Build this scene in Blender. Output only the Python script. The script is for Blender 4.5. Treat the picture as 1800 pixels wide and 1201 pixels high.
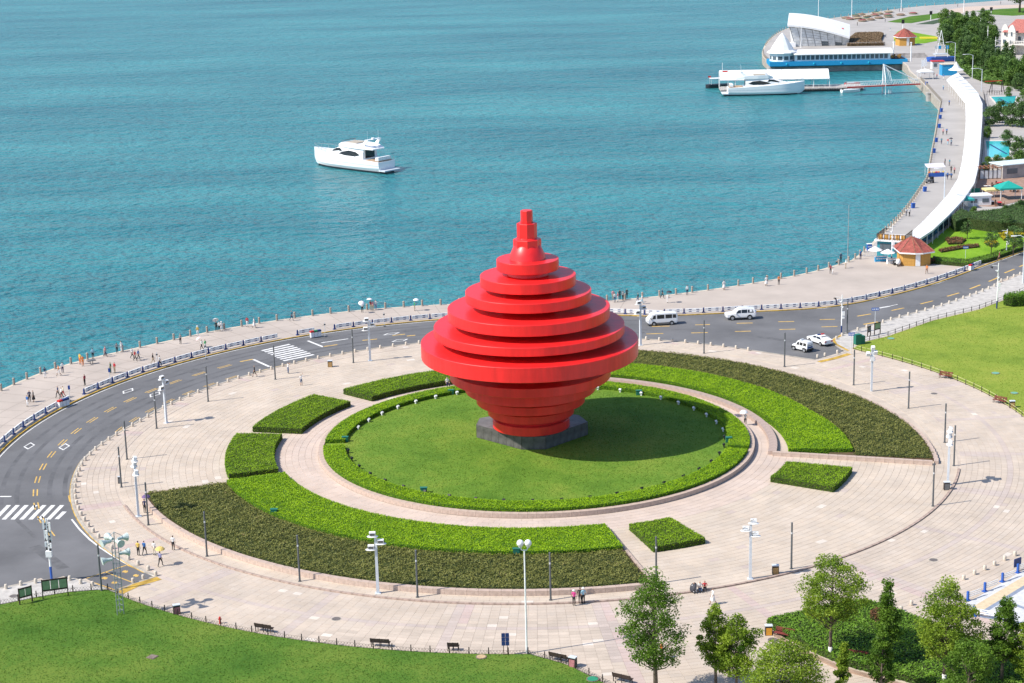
import bpy, bmesh, math, random
import numpy as np
from mathutils import Vector, Matrix
from mathutils.geometry import tessellate_polygon

rad = math.radians
for o in list(bpy.data.objects):
    bpy.data.objects.remove(o, do_unlink=True)
scene = bpy.context.scene
COL = scene.collection
random.seed(7)
RNG = np.random.default_rng(11)

# ---------------------------------------------------------------- camera (metres; origin = centre of the round lawn)
CAM = Vector((-2.751, -222.563, 71.4))
FPX, PITCH, ROLL = 3217.4, rad(14.583), rad(-1.4495)
_cp, _sp, _c, _s = math.cos(PITCH), math.sin(PITCH), math.cos(ROLL), math.sin(ROLL)
_fw = Vector((0, _cp, -_sp)); _u0 = Vector((0, _sp, _cp)); _r0 = Vector((1, 0, 0))
CR = _c * _r0 + _s * _u0
CU = -_s * _r0 + _c * _u0
cam_data = bpy.data.cameras.new('camera')
cam_data.sensor_width = 36.0
cam_data.lens = FPX * 36.0 / 1800.0
cam_data.clip_start = 1.0
cam_data.clip_end = 20000.0
cam = bpy.data.objects.new('camera', cam_data)
COL.objects.link(cam)
cam.matrix_world = Matrix(((CR.x, CU.x, -_fw.x, CAM.x), (CR.y, CU.y, -_fw.y, CAM.y), (CR.z, CU.z, -_fw.z, CAM.z), (0, 0, 0, 1)))
scene.camera = cam

# ---------------------------------------------------------------- sky, sun, exposure
SUN_AZ, SUN_EL = rad(198.0), rad(46.0)          # direction towards the sun, counter-clockwise from +X
world = bpy.data.worlds.new('World')
scene.world = world
world.use_nodes = True
wn = world.node_tree.nodes; wl = world.node_tree.links
bg = wn.get('Background') or wn.new('ShaderNodeBackground')
sky = wn.new('ShaderNodeTexSky')
sky.sky_type = 'NISHITA'
sky.sun_disc = False
sky.sun_elevation = SUN_EL
sky.sun_rotation = math.pi / 2 - SUN_AZ
sky.air_density = 1.0
sky.dust_density = 1.2
sky.ozone_density = 5.0
wl.new(sky.outputs['Color'], bg.inputs['Color'])
bg.inputs['Strength'].default_value = 0.145
sun_data = bpy.data.lights.new('sun', 'SUN')
sun_data.energy = 4.8
sun_data.angle = rad(0.6)
sun_data.color = (1.0, 0.94, 0.85)
sun = bpy.data.objects.new('sun', sun_data)
COL.objects.link(sun)
sdir = Vector((math.cos(SUN_AZ) * math.cos(SUN_EL), math.sin(SUN_AZ) * math.cos(SUN_EL), math.sin(SUN_EL)))
sun.rotation_euler = sdir.to_track_quat('Z', 'Y').to_euler()
vs = scene.view_settings
vs.view_transform = 'Standard'
vs.look = 'None'
vs.exposure = 0.33
vs.gamma = 1.0
vs.use_curve_mapping = False
scene.render.engine = 'CYCLES'

# ---------------------------------------------------------------- site survey: a point on the photograph -> its place on the level z
def site(px, py, z=0.0):
    d = (px - 900.0) / FPX * CR - (py - 600.5) / FPX * CU + _fw
    t = (z - CAM.z) / d.z
    p = CAM + d * t
    return (p.x, p.y, z)

def ppm(px, py, z=0.0):
    """photograph pixels per metre at that place"""
    p = Vector(site(px, py, z))
    return FPX / (p - CAM).dot(_fw)

def pol(r, th):
    return (r * math.cos(rad(th)), r * math.sin(rad(th)))

# ---------------------------------------------------------------- materials
MATS = {}
def mat(name, col, rough=0.7, var=0.12, scale=3.0, metal=0.0, bump=0.0, bscale=20.0, col2=None, spec=0.4, detail=4.0, coords='Object', stretch=None, coat=0.0):
    if name in MATS:
        return MATS[name]
    m = bpy.data.materials.new(name)
    m.use_nodes = True
    nt = m.node_tree; N = nt.nodes; L = nt.links
    b = N['Principled BSDF']
    b.inputs['Roughness'].default_value = rough
    b.inputs['Metallic'].default_value = metal
    b.inputs['Specular IOR Level'].default_value = spec
    b.inputs['Coat Weight'].default_value = coat
    tc = N.new('ShaderNodeTexCoord')
    src = tc.outputs[coords]
    if stretch:
        mp = N.new('ShaderNodeMapping'); mp.inputs['Scale'].default_value = stretch
        L.new(src, mp.inputs['Vector']); src = mp.outputs['Vector']
    nz = N.new('ShaderNodeTexNoise')
    nz.inputs['Scale'].default_value = scale
    nz.inputs['Detail'].default_value = detail
    nz.inputs['Roughness'].default_value = 0.6
    L.new(src, nz.inputs['Vector'])
    rp = N.new('ShaderNodeValToRGB')
    c2 = col2 if col2 else tuple(max(0.0, c * (1 - 2 * var)) for c in col)
    c1 = col if col2 else tuple(min(1.0, c * (1 + var)) for c in col)
    rp.color_ramp.elements[0].position = 0.32; rp.color_ramp.elements[0].color = (*c2, 1)
    rp.color_ramp.elements[1].position = 0.68; rp.color_ramp.elements[1].color = (*c1, 1)
    L.new(nz.outputs['Fac'], rp.inputs['Fac'])
    L.new(rp.outputs['Color'], b.inputs['Base Color'])
    if bump > 0:
        n2 = N.new('ShaderNodeTexNoise'); n2.inputs['Scale'].default_value = bscale; n2.inputs['Detail'].default_value = 3
        L.new(src, n2.inputs['Vector'])
        bp = N.new('ShaderNodeBump'); bp.inputs['Strength'].default_value = bump; bp.inputs['Distance'].default_value = 0.05
        L.new(n2.outputs['Fac'], bp.inputs['Height']); L.new(bp.outputs['Normal'], b.inputs['Normal'])
    MATS[name] = m
    return m

def flat(name, col, rough=0.5, **k):
    k.setdefault('var', 0.05)
    return mat(name, col, rough, **k)

def leafmat(name, dark, light, trans=0.25, dry=None):
    """foliage: colour runs from dark to light with the leaf's own tint (colour attribute) and a broad noise"""
    if name in MATS:
        return MATS[name]
    m = bpy.data.materials.new(name); m.use_nodes = True
    nt = m.node_tree; N = nt.nodes; L = nt.links
    b = N['Principled BSDF']; out = N['Material Output']
    b.inputs['Roughness'].default_value = 0.55
    b.inputs['Specular IOR Level'].default_value = 0.25
    at = N.new('ShaderNodeAttribute'); at.attribute_name = 'tint'
    tc = N.new('ShaderNodeTexCoord')
    nz = N.new('ShaderNodeTexNoise'); nz.inputs['Scale'].default_value = 0.35; nz.inputs['Detail'].default_value = 3
    L.new(tc.outputs['Object'], nz.inputs['Vector'])
    mx = N.new('ShaderNodeMath'); mx.operation = 'MULTIPLY_ADD'; mx.inputs[1].default_value = 0.7
    L.new(nz.outputs['Fac'], mx.inputs[0])
    s2 = N.new('ShaderNodeMath'); s2.operation = 'SUBTRACT'; s2.inputs[1].default_value = 0.35
    L.new(at.outputs['Fac'], s2.inputs[0]); L.new(s2.outputs[0], mx.inputs[2])
    rp = N.new('ShaderNodeValToRGB')
    rp.color_ramp.elements[0].position = 0.05; rp.color_ramp.elements[0].color = (*dark, 1)
    rp.color_ramp.elements[1].position = 0.85; rp.color_ramp.elements[1].color = (*light, 1)
    if dry:
        e = rp.color_ramp.elements.new(0.95); e.color = (*dry, 1)
    L.new(mx.outputs[0], rp.inputs['Fac'])
    L.new(rp.outputs['Color'], b.inputs['Base Color'])
    tr = N.new('ShaderNodeBsdfTranslucent'); L.new(rp.outputs['Color'], tr.inputs['Color'])
    ms = N.new('ShaderNodeMixShader'); ms.inputs['Fac'].default_value = trans
    L.new(b.outputs[0], ms.inputs[1]); L.new(tr.outputs[0], ms.inputs[2]); L.new(ms.outputs[0], out.inputs['Surface'])
    MATS[name] = m
    return m

# ---------------------------------------------------------------- mesh building
class MB:
    def __init__(s):
        s.v = []; s.f = []; s.m = []
    def face(s, pts, mi=0):
        n = len(s.v); s.v += [tuple(p) for p in pts]; s.f.append(tuple(range(n, n + len(pts)))); s.m.append(mi); return s
    def add(s, vs, fs, mi=0):
        n = len(s.v); s.v += [tuple(p) for p in vs]
        for f in fs:
            s.f.append(tuple(n + i for i in f)); s.m.append(mi)
        return s
    def box(s, cx, cy, cz, sx, sy, sz, mi=0, rz=0.0, rx=0.0, taper=1.0):
        c, n = math.cos(rz), math.sin(rz); cx_, sx_ = math.cos(rx), math.sin(rx); vs = []
        for dz in (-.5, .5):
            k = taper if dz > 0 else 1.0
            for dx, dy in ((-.5, -.5), (.5, -.5), (.5, .5), (-.5, .5)):
                x, y, z = dx * sx * k, dy * sy * k, dz * sz
                y, z = y * cx_ - z * sx_, y * sx_ + z * cx_
                vs.append((cx + x * c - y * n, cy + x * n + y * c, cz + z))
        return s.add(vs, [(3, 2, 1, 0), (4, 5, 6, 7), (0, 1, 5, 4), (1, 2, 6, 5), (2, 3, 7, 6), (3, 0, 4, 7)], mi)
    def cyl(s, x, y, z0, z1, r0, r1=None, n=10, mi=0, cap=True, a0=0.0):
        r1 = r0 if r1 is None else r1
        vs = [(x + r * math.cos(a0 + 2 * math.pi * i / n), y + r * math.sin(a0 + 2 * math.pi * i / n), z) for z, r in ((z0, r0), (z1, r1)) for i in range(n)]
        fs = [(i, (i + 1) % n, n + (i + 1) % n, n + i) for i in range(n)]
        if cap:
            fs += [tuple(range(n - 1, -1, -1)), tuple(range(n, 2 * n))]
        return s.add(vs, fs, mi)
    def lathe(s, prof, n=16, x=0, y=0, mi=0, cap=True, sx=1.0, sy=1.0):
        vs = [(x + sx * r * math.cos(2 * math.pi * i / n), y + sy * r * math.sin(2 * math.pi * i / n), z) for r, z in prof for i in range(n)]
        fs = []
        for k in range(len(prof) - 1):
            for i in range(n):
                j = (i + 1) % n
                fs.append((k * n + i, k * n + j, (k + 1) * n + j, (k + 1) * n + i))
        if cap:
            if prof[0][0] > 1e-4: fs.append(tuple(range(n - 1, -1, -1)))
            if prof[-1][0] > 1e-4: fs.append(tuple((len(prof) - 1) * n + i for i in range(n)))
        return s.add(vs, fs, mi)
    def tube(s, pts, r, n=6, mi=0, cap=True):
        P = [Vector(p) for p in pts]; k = len(P)
        R = list(r) if hasattr(r, '__len__') else [r] * k
        vs = []
        up = Vector((0, 0, 1))
        for i in range(k):
            t = (P[min(i + 1, k - 1)] - P[max(i - 1, 0)])
            if t.length < 1e-9: t = Vector((0, 0, 1))
            t.normalize()
            a = t.cross(up)
            if a.length < 0.05: a = t.cross(Vector((0, 1, 0)))
            a.normalize(); b = t.cross(a)
            for j in range(n):
                an = 2 * math.pi * j / n
                q = P[i] + (a * math.cos(an) + b * math.sin(an)) * R[i]
                vs.append((q.x, q.y, q.z))
        fs = []
        for i in range(k - 1):
            for j in range(n):
                l = (j + 1) % n
                fs.append((i * n + j, (i + 1) * n + j, (i + 1) * n + l, i * n + l))
        if cap:
            fs += [tuple(range(n)), tuple((k - 1) * n + j for j in range(n - 1, -1, -1))]
        return s.add(vs, fs, mi)
    def loft(s, rings, mi=0, cap=True, closed=True):
        n = len(rings[0]); vs = [p for r in rings for p in r]; fs = []
        for k in range(len(rings) - 1):
            for i in range(n if closed else n - 1):
                j = (i + 1) % n
                fs.append((k * n + i, k * n + j, (k + 1) * n + j, (k + 1) * n + i))
        if cap:
            fs += [tuple(range(n - 1, -1, -1)), tuple((len(rings) - 1) * n + i for i in range(n))]
        return s.add(vs, fs, mi)
    def sphere(s, x, y, z, rx, ry=None, rz=None, nu=12, nv=8, mi=0):
        ry = rx if ry is None else ry; rz = rx if rz is None else rz
        prof = []
        vs = []; fs = []
        for k in range(nv + 1):
            ph = math.pi * k / nv - math.pi / 2
            for i in range(nu):
                an = 2 * math.pi * i / nu
                vs.append((x + rx * math.cos(ph) * math.cos(an), y + ry * math.cos(ph) * math.sin(an), z + rz * math.sin(ph)))
        for k in range(nv):
            for i in range(nu):
                j = (i + 1) % nu
                fs.append((k * nu + i, k * nu + j, (k + 1) * nu + j, (k + 1) * nu + i))
        return s.add(vs, fs, mi)
    def prism(s, poly, z0, z1, mi=0, side=None, bottom=False):
        side = mi if side is None else side
        P = [(p[0], p[1]) for p in poly]
        ar = sum(P[i][0] * P[(i + 1) % len(P)][1] - P[(i + 1) % len(P)][0] * P[i][1] for i in range(len(P)))
        if ar < 0: P = P[::-1]
        n = len(P)
        tris = tessellate_polygon([[Vector((x, y, 0)) for x, y in P]])
        base = len(s.v)
        s.v += [(x, y, z1) for x, y in P]
        for t in tris:
            a, b, c = t
            cr = (P[b][0] - P[a][0]) * (P[c][1] - P[a][1]) - (P[b][1] - P[a][1]) * (P[c][0] - P[a][0])
            if cr < 0: a, b, c = c, b, a
            s.f.append((base + a, base + b, base + c)); s.m.append(mi)
        if z0 is not None and z0 < z1:
            b2 = len(s.v)
            s.v += [(x, y, z0) for x, y in P]
            s.v += [(x, y, z1) for x, y in P]
            for i in range(n):
                j = (i + 1) % n
                s.f.append((b2 + i, b2 + j, b2 + n + j, b2 + n + i)); s.m.append(side)
        return s
    def mesh(s, name, mats, smooth=False):
        me = bpy.data.meshes.new(name)
        me.from_pydata(s.v, [], s.f)
        for m in (mats if isinstance(mats, (list, tuple)) else [mats]):
            me.materials.append(m)
        if len(set(s.m)) > 1:
            me.polygons.foreach_set('material_index', s.m)
        if smooth:
            me.polygons.foreach_set('use_smooth', [True] * len(me.polygons))
        me.update()
        return me
    def build(s, name, mats, parent=None, loc=(0, 0, 0), rz=0.0, smooth=False):
        return obj(name, s.mesh(name, mats, smooth), parent, loc, rz)

def obj(name, me, parent=None, loc=(0, 0, 0), rz=0.0):
    o = bpy.data.objects.new(name, me)
    COL.objects.link(o)
    o.location = loc; o.rotation_euler = (0, 0, rz)
    if parent is not None:
        o.parent = parent
    return o

def tag(o, label, cat, group=None):
    o['label'] = label; o['category'] = cat
    if group: o['group'] = group
    return o

def struct(o):
    o['kind'] = 'structure'
    return o

def thing(name, label, cat, loc=(0, 0, 0), rz=0.0, group=None):
    o = bpy.data.objects.new(name, None)
    o.empty_display_size = 0.3
    COL.objects.link(o)
    o.location = loc; o.rotation_euler = (0, 0, rz)
    return tag(o, label, cat, group)

def dup(root, loc, rz=0.0, label=None, group=None, sc=None):
    r = root.copy(); COL.objects.link(r)
    r.location = loc; r.rotation_euler = (0, 0, rz)
    if sc: r.scale = (sc, sc, sc) if not hasattr(sc, '__len__') else sc
    if label: r['label'] = label
    if group: r['group'] = group
    for ch in list(root.children):
        c = ch.copy(); COL.objects.link(c); c.parent = r
        for g in list(ch.children):
            d = g.copy(); COL.objects.link(d); d.parent = c
    return r

def smooth_line(pts, n=6, closed=False):
    """Catmull-Rom through 2-D points"""
    P = [Vector((p[0], p[1], 0)) for p in pts]; out = []
    k = len(P)
    for i in range(k if closed else k - 1):
        if closed:
            a, b, c, d = P[i - 1], P[i], P[(i + 1) % k], P[(i + 2) % k]
        else:
            a, b, c, d = P[max(i - 1, 0)], P[i], P[i + 1], P[min(i + 2, k - 1)]
        for j in range(n):
            t = j / n
            q = 0.5 * ((2 * b) + (-a + c) * t + (2 * a - 5 * b + 4 * c - d) * t * t + (-a + 3 * b - 3 * c + d) * t ** 3)
            out.append((q.x, q.y))
    if not closed: out.append((P[-1].x, P[-1].y))
    return out

def arc(r, t0, t1, n=None):
    n = n or max(2, int(abs(t1 - t0) / 2.0) + 1)
    return [pol(r, t0 + (t1 - t0) * i / n) for i in range(n + 1)]

def along(line, step, start=0.0):
    """points and headings every step metres along a 2-D polyline"""
    out = []; d = start
    for i in range(len(line) - 1):
        a, b = Vector(line[i][:2]), Vector(line[i + 1][:2]); L = (b - a).length
        while d <= L:
            q = a + (b - a) * (d / L if L else 0)
            out.append((q.x, q.y, math.atan2(b.y - a.y, b.x - a.x))); d += step
        d -= L
    return out

def inpoly(x, y, poly):
    P = np.asarray([(p[0], p[1]) for p in poly]); x = np.asarray(x); y = np.asarray(y)
    res = np.zeros(x.shape, bool)
    x0, y0 = P[-1]
    for x1, y1 in P:
        if y1 != y0:
            cnd = ((y1 > y) != (y0 > y)) & (x < (x0 - x1) * (y - y1) / (y0 - y1) + x1)
            res ^= cnd
        x0, y0 = x1, y1
    return res

def strip(line, w0, w1, z, mb, mi=0):
    """flat ribbon beside a 2-D polyline, from offset w0 to w1 to its left"""
    P = [Vector(p[:2]) for p in line]; k = len(P); L = []; R = []
    for i in range(k):
        t = (P[min(i + 1, k - 1)] - P[max(i - 1, 0)]).normalized(); nrm = Vector((-t.y, t.x))
        a = P[i] + nrm * w0; b = P[i] + nrm * w1
        L.append((a.x, a.y, z)); R.append((b.x, b.y, z))
    for i in range(k - 1):
        q = [L[i], L[i + 1], R[i + 1], R[i]]
        if w1 < w0: q = q[::-1]
        mb.face(q, mi)
    return mb

def leaf_mesh(name, pos, nrm_up, size, tint, material, tilt=0.8, aspect=0.6):
    """many small folded-leaf quads; pos (n,3), size (n,), tint (n,)"""
    n = len(pos)
    a = RNG.uniform(0, 2 * math.pi, n)
    up = np.zeros((n, 3)); up[:, 2] = nrm_up
    nr = up + RNG.normal(0, tilt, (n, 3))
    nr /= np.linalg.norm(nr, axis=1)[:, None] + 1e-9
    t = np.stack([np.cos(a), np.sin(a), RNG.normal(0, .4, n)], 1)
    t -= nr * (t * nr).sum(1)[:, None]; t /= np.linalg.norm(t, axis=1)[:, None] + 1e-9
    b = np.cross(nr, t)
    s = size[:, None] * .5
    V = np.empty((n, 4, 3))
    V[:, 0] = pos - t * s; V[:, 1] = pos + b * s * aspect; V[:, 2] = pos + t * s; V[:, 3] = pos - b * s * aspect
    me = bpy.data.meshes.new(name)
    me.vertices.add(n * 4); me.vertices.foreach_set('co', V.reshape(-1).astype(np.float32))
    me.loops.add(n * 4); me.loops.foreach_set('vertex_index', np.arange(n * 4, dtype=np.int32))
    me.polygons.add(n)
    me.polygons.foreach_set('loop_start', np.arange(0, n * 4, 4, dtype=np.int32))
    me.polygons.foreach_set('loop_total', np.full(n, 4, dtype=np.int32))
    at = me.attributes.new('tint', 'FLOAT', 'POINT')
    at.data.foreach_set('value', np.repeat(tint, 4).astype(np.float32))
    me.materials.append(material)
    me.update(calc_edges=True)
    return me
# ================================================================ ground, sea, road, paving
def S(px, py, z=0.0):
    return site(px, py, z)[:2]

SEA_LINE = smooth_line([(-320, -200), (-130, -120), (-96, -40), (-84, 5), (-76.7, 31.5), (-70, 45.1), (-59.8, 55.3), (-48.7, 65.1), (-34.7, 72.9), (-21.7, 76.8), (-8, 78.2), (12.7, 77.6), (30.7, 83.6), (47.8, 93.4), S(1480, 463), S(1500, 455), S(1523, 437), S(1545, 415), S(1570, 392), S(1592, 367), S(1616, 333), S(1628, 313), S(1636, 270), S(1643, 235), S(1648, 203), S(1653, 180)], 4)
N_WEST = min(range(len(SEA_LINE)), key=lambda i: (Vector(SEA_LINE[i]) - Vector(S(1523, 437))).length)
QUAY = [S(1632, 157), S(1616, 140), S(1598, 125), S(1594, 116), S(1573, 97), S(1480, 97.5), S(1405, 98), S(1372, 104), S(1357, 108)] + smooth_line([S(1350, 108), S(1341, 100), S(1340, 90), S(1347, 76), S(1362, 62), S(1382, 51), S(1420, 40), S(1470, 31), S(1500, 27), S(1560, 18), S(1620, 11), S(1680, 7), S(1720, 4), S(1800, -2), S(1900, -8)], 3)
LAND = SEA_LINE + QUAY + [(900, 900), (900, -320), (-320, -320)]

# --- sea
def sea_material():
    m = bpy.data.materials.new('sea_water'); m.use_nodes = True
    N = m.node_tree.nodes; L = m.node_tree.links; b = N['Principled BSDF']
    b.inputs['Roughness'].default_value = 0.24
    b.inputs['IOR'].default_value = 1.33
    tc = N.new('ShaderNodeTexCoord')
    def nz(scale, stretch, detail=3.0, rot=0.0):
        mp = N.new('ShaderNodeMapping'); mp.inputs['Scale'].default_value = stretch; mp.inputs['Rotation'].default_value = (0, 0, rot)
        L.new(tc.outputs['Object'], mp.inputs['Vector'])
        t = N.new('ShaderNodeTexNoise'); t.inputs['Scale'].default_value = scale; t.inputs['Detail'].default_value = detail; t.inputs['Roughness'].default_value = 0.62
        L.new(mp.outputs['Vector'], t.inputs['Vector']); return t.outputs['Fac']
    w1 = nz(0.26, (0.85, 1.0, 1), 2.0, rad(10)); w2 = nz(0.66, (0.9, 1.0, 1), 2.0, rad(-16)); w3 = nz(0.045, (0.5, 1.5, 1), 2.0, rad(6))
    a1 = N.new('ShaderNodeMath'); a1.operation = 'MULTIPLY_ADD'; a1.inputs[1].default_value = 0.5; L.new(w2, a1.inputs[0]); L.new(w1, a1.inputs[2])
    a2 = N.new('ShaderNodeMath'); a2.operation = 'MULTIPLY_ADD'; a2.inputs[1].default_value = 1.2; L.new(w3, a2.inputs[0]); L.new(a1.outputs[0], a2.inputs[2])
    bp = N.new('ShaderNodeBump'); bp.inputs['Strength'].default_value = 1.0; bp.inputs['Distance'].default_value = 1.5
    L.new(a2.outputs[0], bp.inputs['Height']); L.new(bp.outputs['Normal'], b.inputs['Normal'])
    big = nz(0.012, (0.5, 1.6, 1), 4.0, rad(4))
    rp = N.new('ShaderNodeValToRGB')
    rp.color_ramp.elements[0].position = 0.35; rp.color_ramp.elements[0].color = (0.016, 0.140, 0.168, 1)
    rp.color_ramp.elements[1].position = 0.70; rp.color_ramp.elements[1].color = (0.046, 0.245, 0.262, 1)
    L.new(big, rp.inputs['Fac']); L.new(rp.outputs['Color'], b.inputs['Base Color'])
    return m
SEA_Z = -3.0
mb = MB(); mb.face([(-2400, -600, SEA_Z), (2400, -600, SEA_Z), (2400, 4000, SEA_Z), (-2400, 4000, SEA_Z)])
struct(mb.build('sea', sea_material()))

# --- land
M_earth = mat('packed_earth', (0.30, 0.27, 0.23), 0.9, 0.15, 0.4)
M_wall = mat('sea_wall_stone', (0.42, 0.36, 0.30), 0.85, 0.22, 1.2, bump=0.4, bscale=3.0)
mb = MB(); mb.prism(LAND, -8.0, -0.15, 0, 1)
struct(mb.build('ground', [M_earth, M_wall]))

# --- road
K_LINE = [(-320, -150), (-140, -120), (-90, -60), (-76, -30), (-71, -10)] + arc(69.2, 180, 74, 50) + smooth_line([(26, 66.6), (34.5, 67.5), (48.7, 69.3), (59.3, 75.3), (71.2, 85.6), (83.7, 99.6), (92.6, 109.6), (160, 186)], 4)
I_LINE = [(-320, -72), (-140, -60), S(0, 1033), S(64, 1020), S(123, 1015.5), S(150, 1020), S(202, 1039.5), S(234, 1025), S(275, 1012)]
I_LEFT = [pol(58.9 - 0.030 * max(0, i) , -134 - i) for i in range(2, 46, 2)] + [pol(57.4 - 1.9 * (i / 14.0), 180 - i) for i in range(2, 15, 2)] + arc(55.4, 164, 104, 30) + arc(54.6, 100, 52, 24)
I_EAST = smooth_line([S(1432, 632), S(1462, 626), S(1488, 618)], 2)[:-1] + smooth_line([S(1488, 618), S(1466, 605), S(1462, 597), S(1478, 588), S(1500, 580.5), S(1530, 572), S(1560, 562), S(1600, 551), S(1650, 537), S(1700, 520), S(1750, 500), S(1800, 478), (150, 152)], 3)
I_POLY = I_LINE + I_LEFT + I_EAST + [(900, 152), (900, -320), (-320, -320)]
M_asphalt = mat('asphalt', (0.150, 0.149, 0.152), 0.85, 0.14, 0.10, bump=0.25, bscale=25, detail=9.0)
mb = MB(); mb.prism(K_LINE + [(900, 186), (900, -320), (-320, -320)], None, -0.12)
struct(mb.build('road', M_asphalt))

# --- promenades
M_prom = mat('promenade_paving', (0.455, 0.390, 0.335), 0.85, 0.07, 0.12, bump=0.2, bscale=6, detail=8.0)
M_promg = mat('grey_promenade_paving', (0.400, 0.375, 0.350), 0.85, 0.07, 0.1, bump=0.2, bscale=6, detail=8.0)
PROM_N = [S(1545, 442), S(1592, 470), S(1640, 470), S(1706, 463), S(1730, 453), S(1800, 418), (190, 196)]
W_POLY = SEA_LINE[:N_WEST + 1] + PROM_N + K_LINE[::-1]
mb = MB(); mb.prism(W_POLY, -0.15, 0.0)
struct(mb.build('west_promenade', M_prom))
E_POLY = SEA_LINE[N_WEST:] + QUAY + [(900, 900), (900, 196)] + PROM_N[::-1]
mb = MB(); mb.prism(E_POLY, -0.149, 0.0)
struct(mb.build('east_promenade', M_promg))
# pale coping on the sea edge
M_coping = mat('coping_stone', (0.58, 0.50, 0.40), 0.8, 0.1, 0.7)
mb = MB(); cop = SEA_LINE[8:]
strip(cop, 0.05, -0.55, 0.012, mb)
strip(QUAY, 0.05, -0.55, 0.012, mb)
struct(mb.build('sea_wall_coping', M_coping))
# expansion joints across the promenade
mb = MB()
M_joint = mat('paving_joint', (0.33, 0.28, 0.235), 0.9, 0.1, 2.0)
for th in np.arange(78, 172, 2.6):
    a, b = pol(70.2, th), pol(81.5 - 3.0 * max(0, (120 - th) / 42), th)
    strip([a, b], -0.05, 0.05, 0.005, mb)
for k in (73.0, 76.2):
    strip(arc(k, 172, 84, 44), -0.04, 0.04, 0.006, mb)
struct(mb.build('promenade_joints', M_joint))

# --- plaza bedding and slabs
M_bed = mat('paving_mortar', (0.510, 0.428, 0.350), 0.9, 0.08, 0.5)
mb = MB(); mb.prism(I_POLY, -0.15, -0.025)
plaza = struct(mb.build('plaza', M_bed))

def slab_material(name, col, use_attr):
    m = bpy.data.materials.new(name); m.use_nodes = True
    N = m.node_tree.nodes; L = m.node_tree.links; b = N['Principled BSDF']
    b.inputs['Roughness'].default_value = 0.8; b.inputs['Specular IOR Level'].default_value = 0.3
    tc = N.new('ShaderNodeTexCoord'); nz = N.new('ShaderNodeTexNoise'); nz.inputs['Scale'].default_value = 0.22; nz.inputs['Detail'].default_value = 9; nz.inputs['Roughness'].default_value = 0.7
    gm = N.new('ShaderNodeNewGeometry')
    L.new(gm.outputs['Position'], nz.inputs['Vector'])
    mr = N.new('ShaderNodeMapRange'); mr.inputs[1].default_value = 0.3; mr.inputs[2].default_value = 0.7; mr.inputs[3].default_value = 0.82; mr.inputs[4].default_value = 1.08
    L.new(nz.outputs['Fac'], mr.inputs[0])
    mx = N.new('ShaderNodeVectorMath'); mx.operation = 'SCALE'
    if use_attr:
        at = N.new('ShaderNodeAttribute'); at.attribute_name = 'stone'
        L.new(at.outputs['Color'], mx.inputs[0]); L.new(mr.outputs[0], mx.inputs['Scale'])
    else:
        oi = N.new('ShaderNodeObjectInfo'); m2 = N.new('ShaderNodeMapRange'); m2.inputs[3].default_value = 0.90; m2.inputs[4].default_value = 1.08
        L.new(oi.outputs['Random'], m2.inputs[0])
        mm = N.new('ShaderNodeMath'); mm.operation = 'MULTIPLY'; L.new(mr.outputs[0], mm.inputs[0]); L.new(m2.outputs[0], mm.inputs[1])
        mx.inputs[0].default_value = col; L.new(mm.outputs[0], mx.inputs['Scale'])
    L.new(mx.outputs[0], b.inputs['Base Color'])
    return m
BEIGE, PINK, MAUVE, BRICK, WHITE = (0.530, 0.445, 0.362), (0.545, 0.458, 0.368), (0.500, 0.418, 0.365), (0.40, 0.22, 0.19), (0.645, 0.575, 0.495)
LAWN_L = [S(0, 1064), S(60, 1052), S(120, 1042), S(185, 1037), S(205, 1043)] + arc(64.4, -132.5, -91.6, 24) + [(1.7, -67.1), (4.7, -71.0), (11, -80), (15, -110), (-200, -110), (-200, -60)]
LAWN_R = [S(1500, 613)] + arc(64.1, 40.5, -8, 24) + [(72, -14), (90, -20), (300, -20), (300, 180), (160, 150), S(1800, 513), S(1760, 530), S(1720, 545), S(1640, 564), S(1560, 592), S(1515, 603)]
ISLAND = smooth_line([S(1352, 1098), S(1410, 1085), S(1500, 1066), S(1545, 1071), S(1620, 1098), S(1700, 1128), S(1800, 1158), S(1860, 1200), S(1850, 1275), S(1760, 1255), S(1640, 1212), S(1560, 1190), S(1480, 1168), S(1400, 1132), S(1360, 1108)], 3, True)
def slab_colour(r, th, inner):
    if inner:
        base = PINK
        if 27 < r < 32.4: base = (0.56, 0.455, 0.38)
        if abs((th + 1.5) % 15) < 0.0: base = MAUVE
    else:
        base = BEIGE
        d = abs(((th - 6.0) + 7.5) % 15 - 7.5) * r * math.pi / 180
        if d < 0.75 and r < 75: base = MAUVE if int(th * 7) % 3 else (0.515, 0.405, 0.360)
        if 58.2 < r < 58.9: base = MAUVE
    k = RNG.uniform(0.965, 1.03)
    if RNG.random() < 0.005: base, k = WHITE, 1.0
    elif RNG.random() < 0.006: base = MAUVE
    w = RNG.uniform(-0.006, 0.006)
    return (base[0] * k + w, base[1] * k, base[2] * k - w)

def polar_slab(r0, r1, half, z0, z1, g):
    a0, a1 = half - g / r0, half - g / r1
    v = []
    for z, ins in ((z0, 0.0), (z1, 0.006)):
        for r, a in ((r0 + g + ins, -a0), (r1 - g - ins, -a1), (r1 - g - ins, a1), (r0 + g + ins, a0)):
            v.append((r * math.cos(a), r * math.sin(a), z))
    return v, [(4, 5, 6, 7), (0, 1, 5, 4), (1, 2, 6, 5), (2, 3, 7, 6), (3, 0, 4, 7)]

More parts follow.
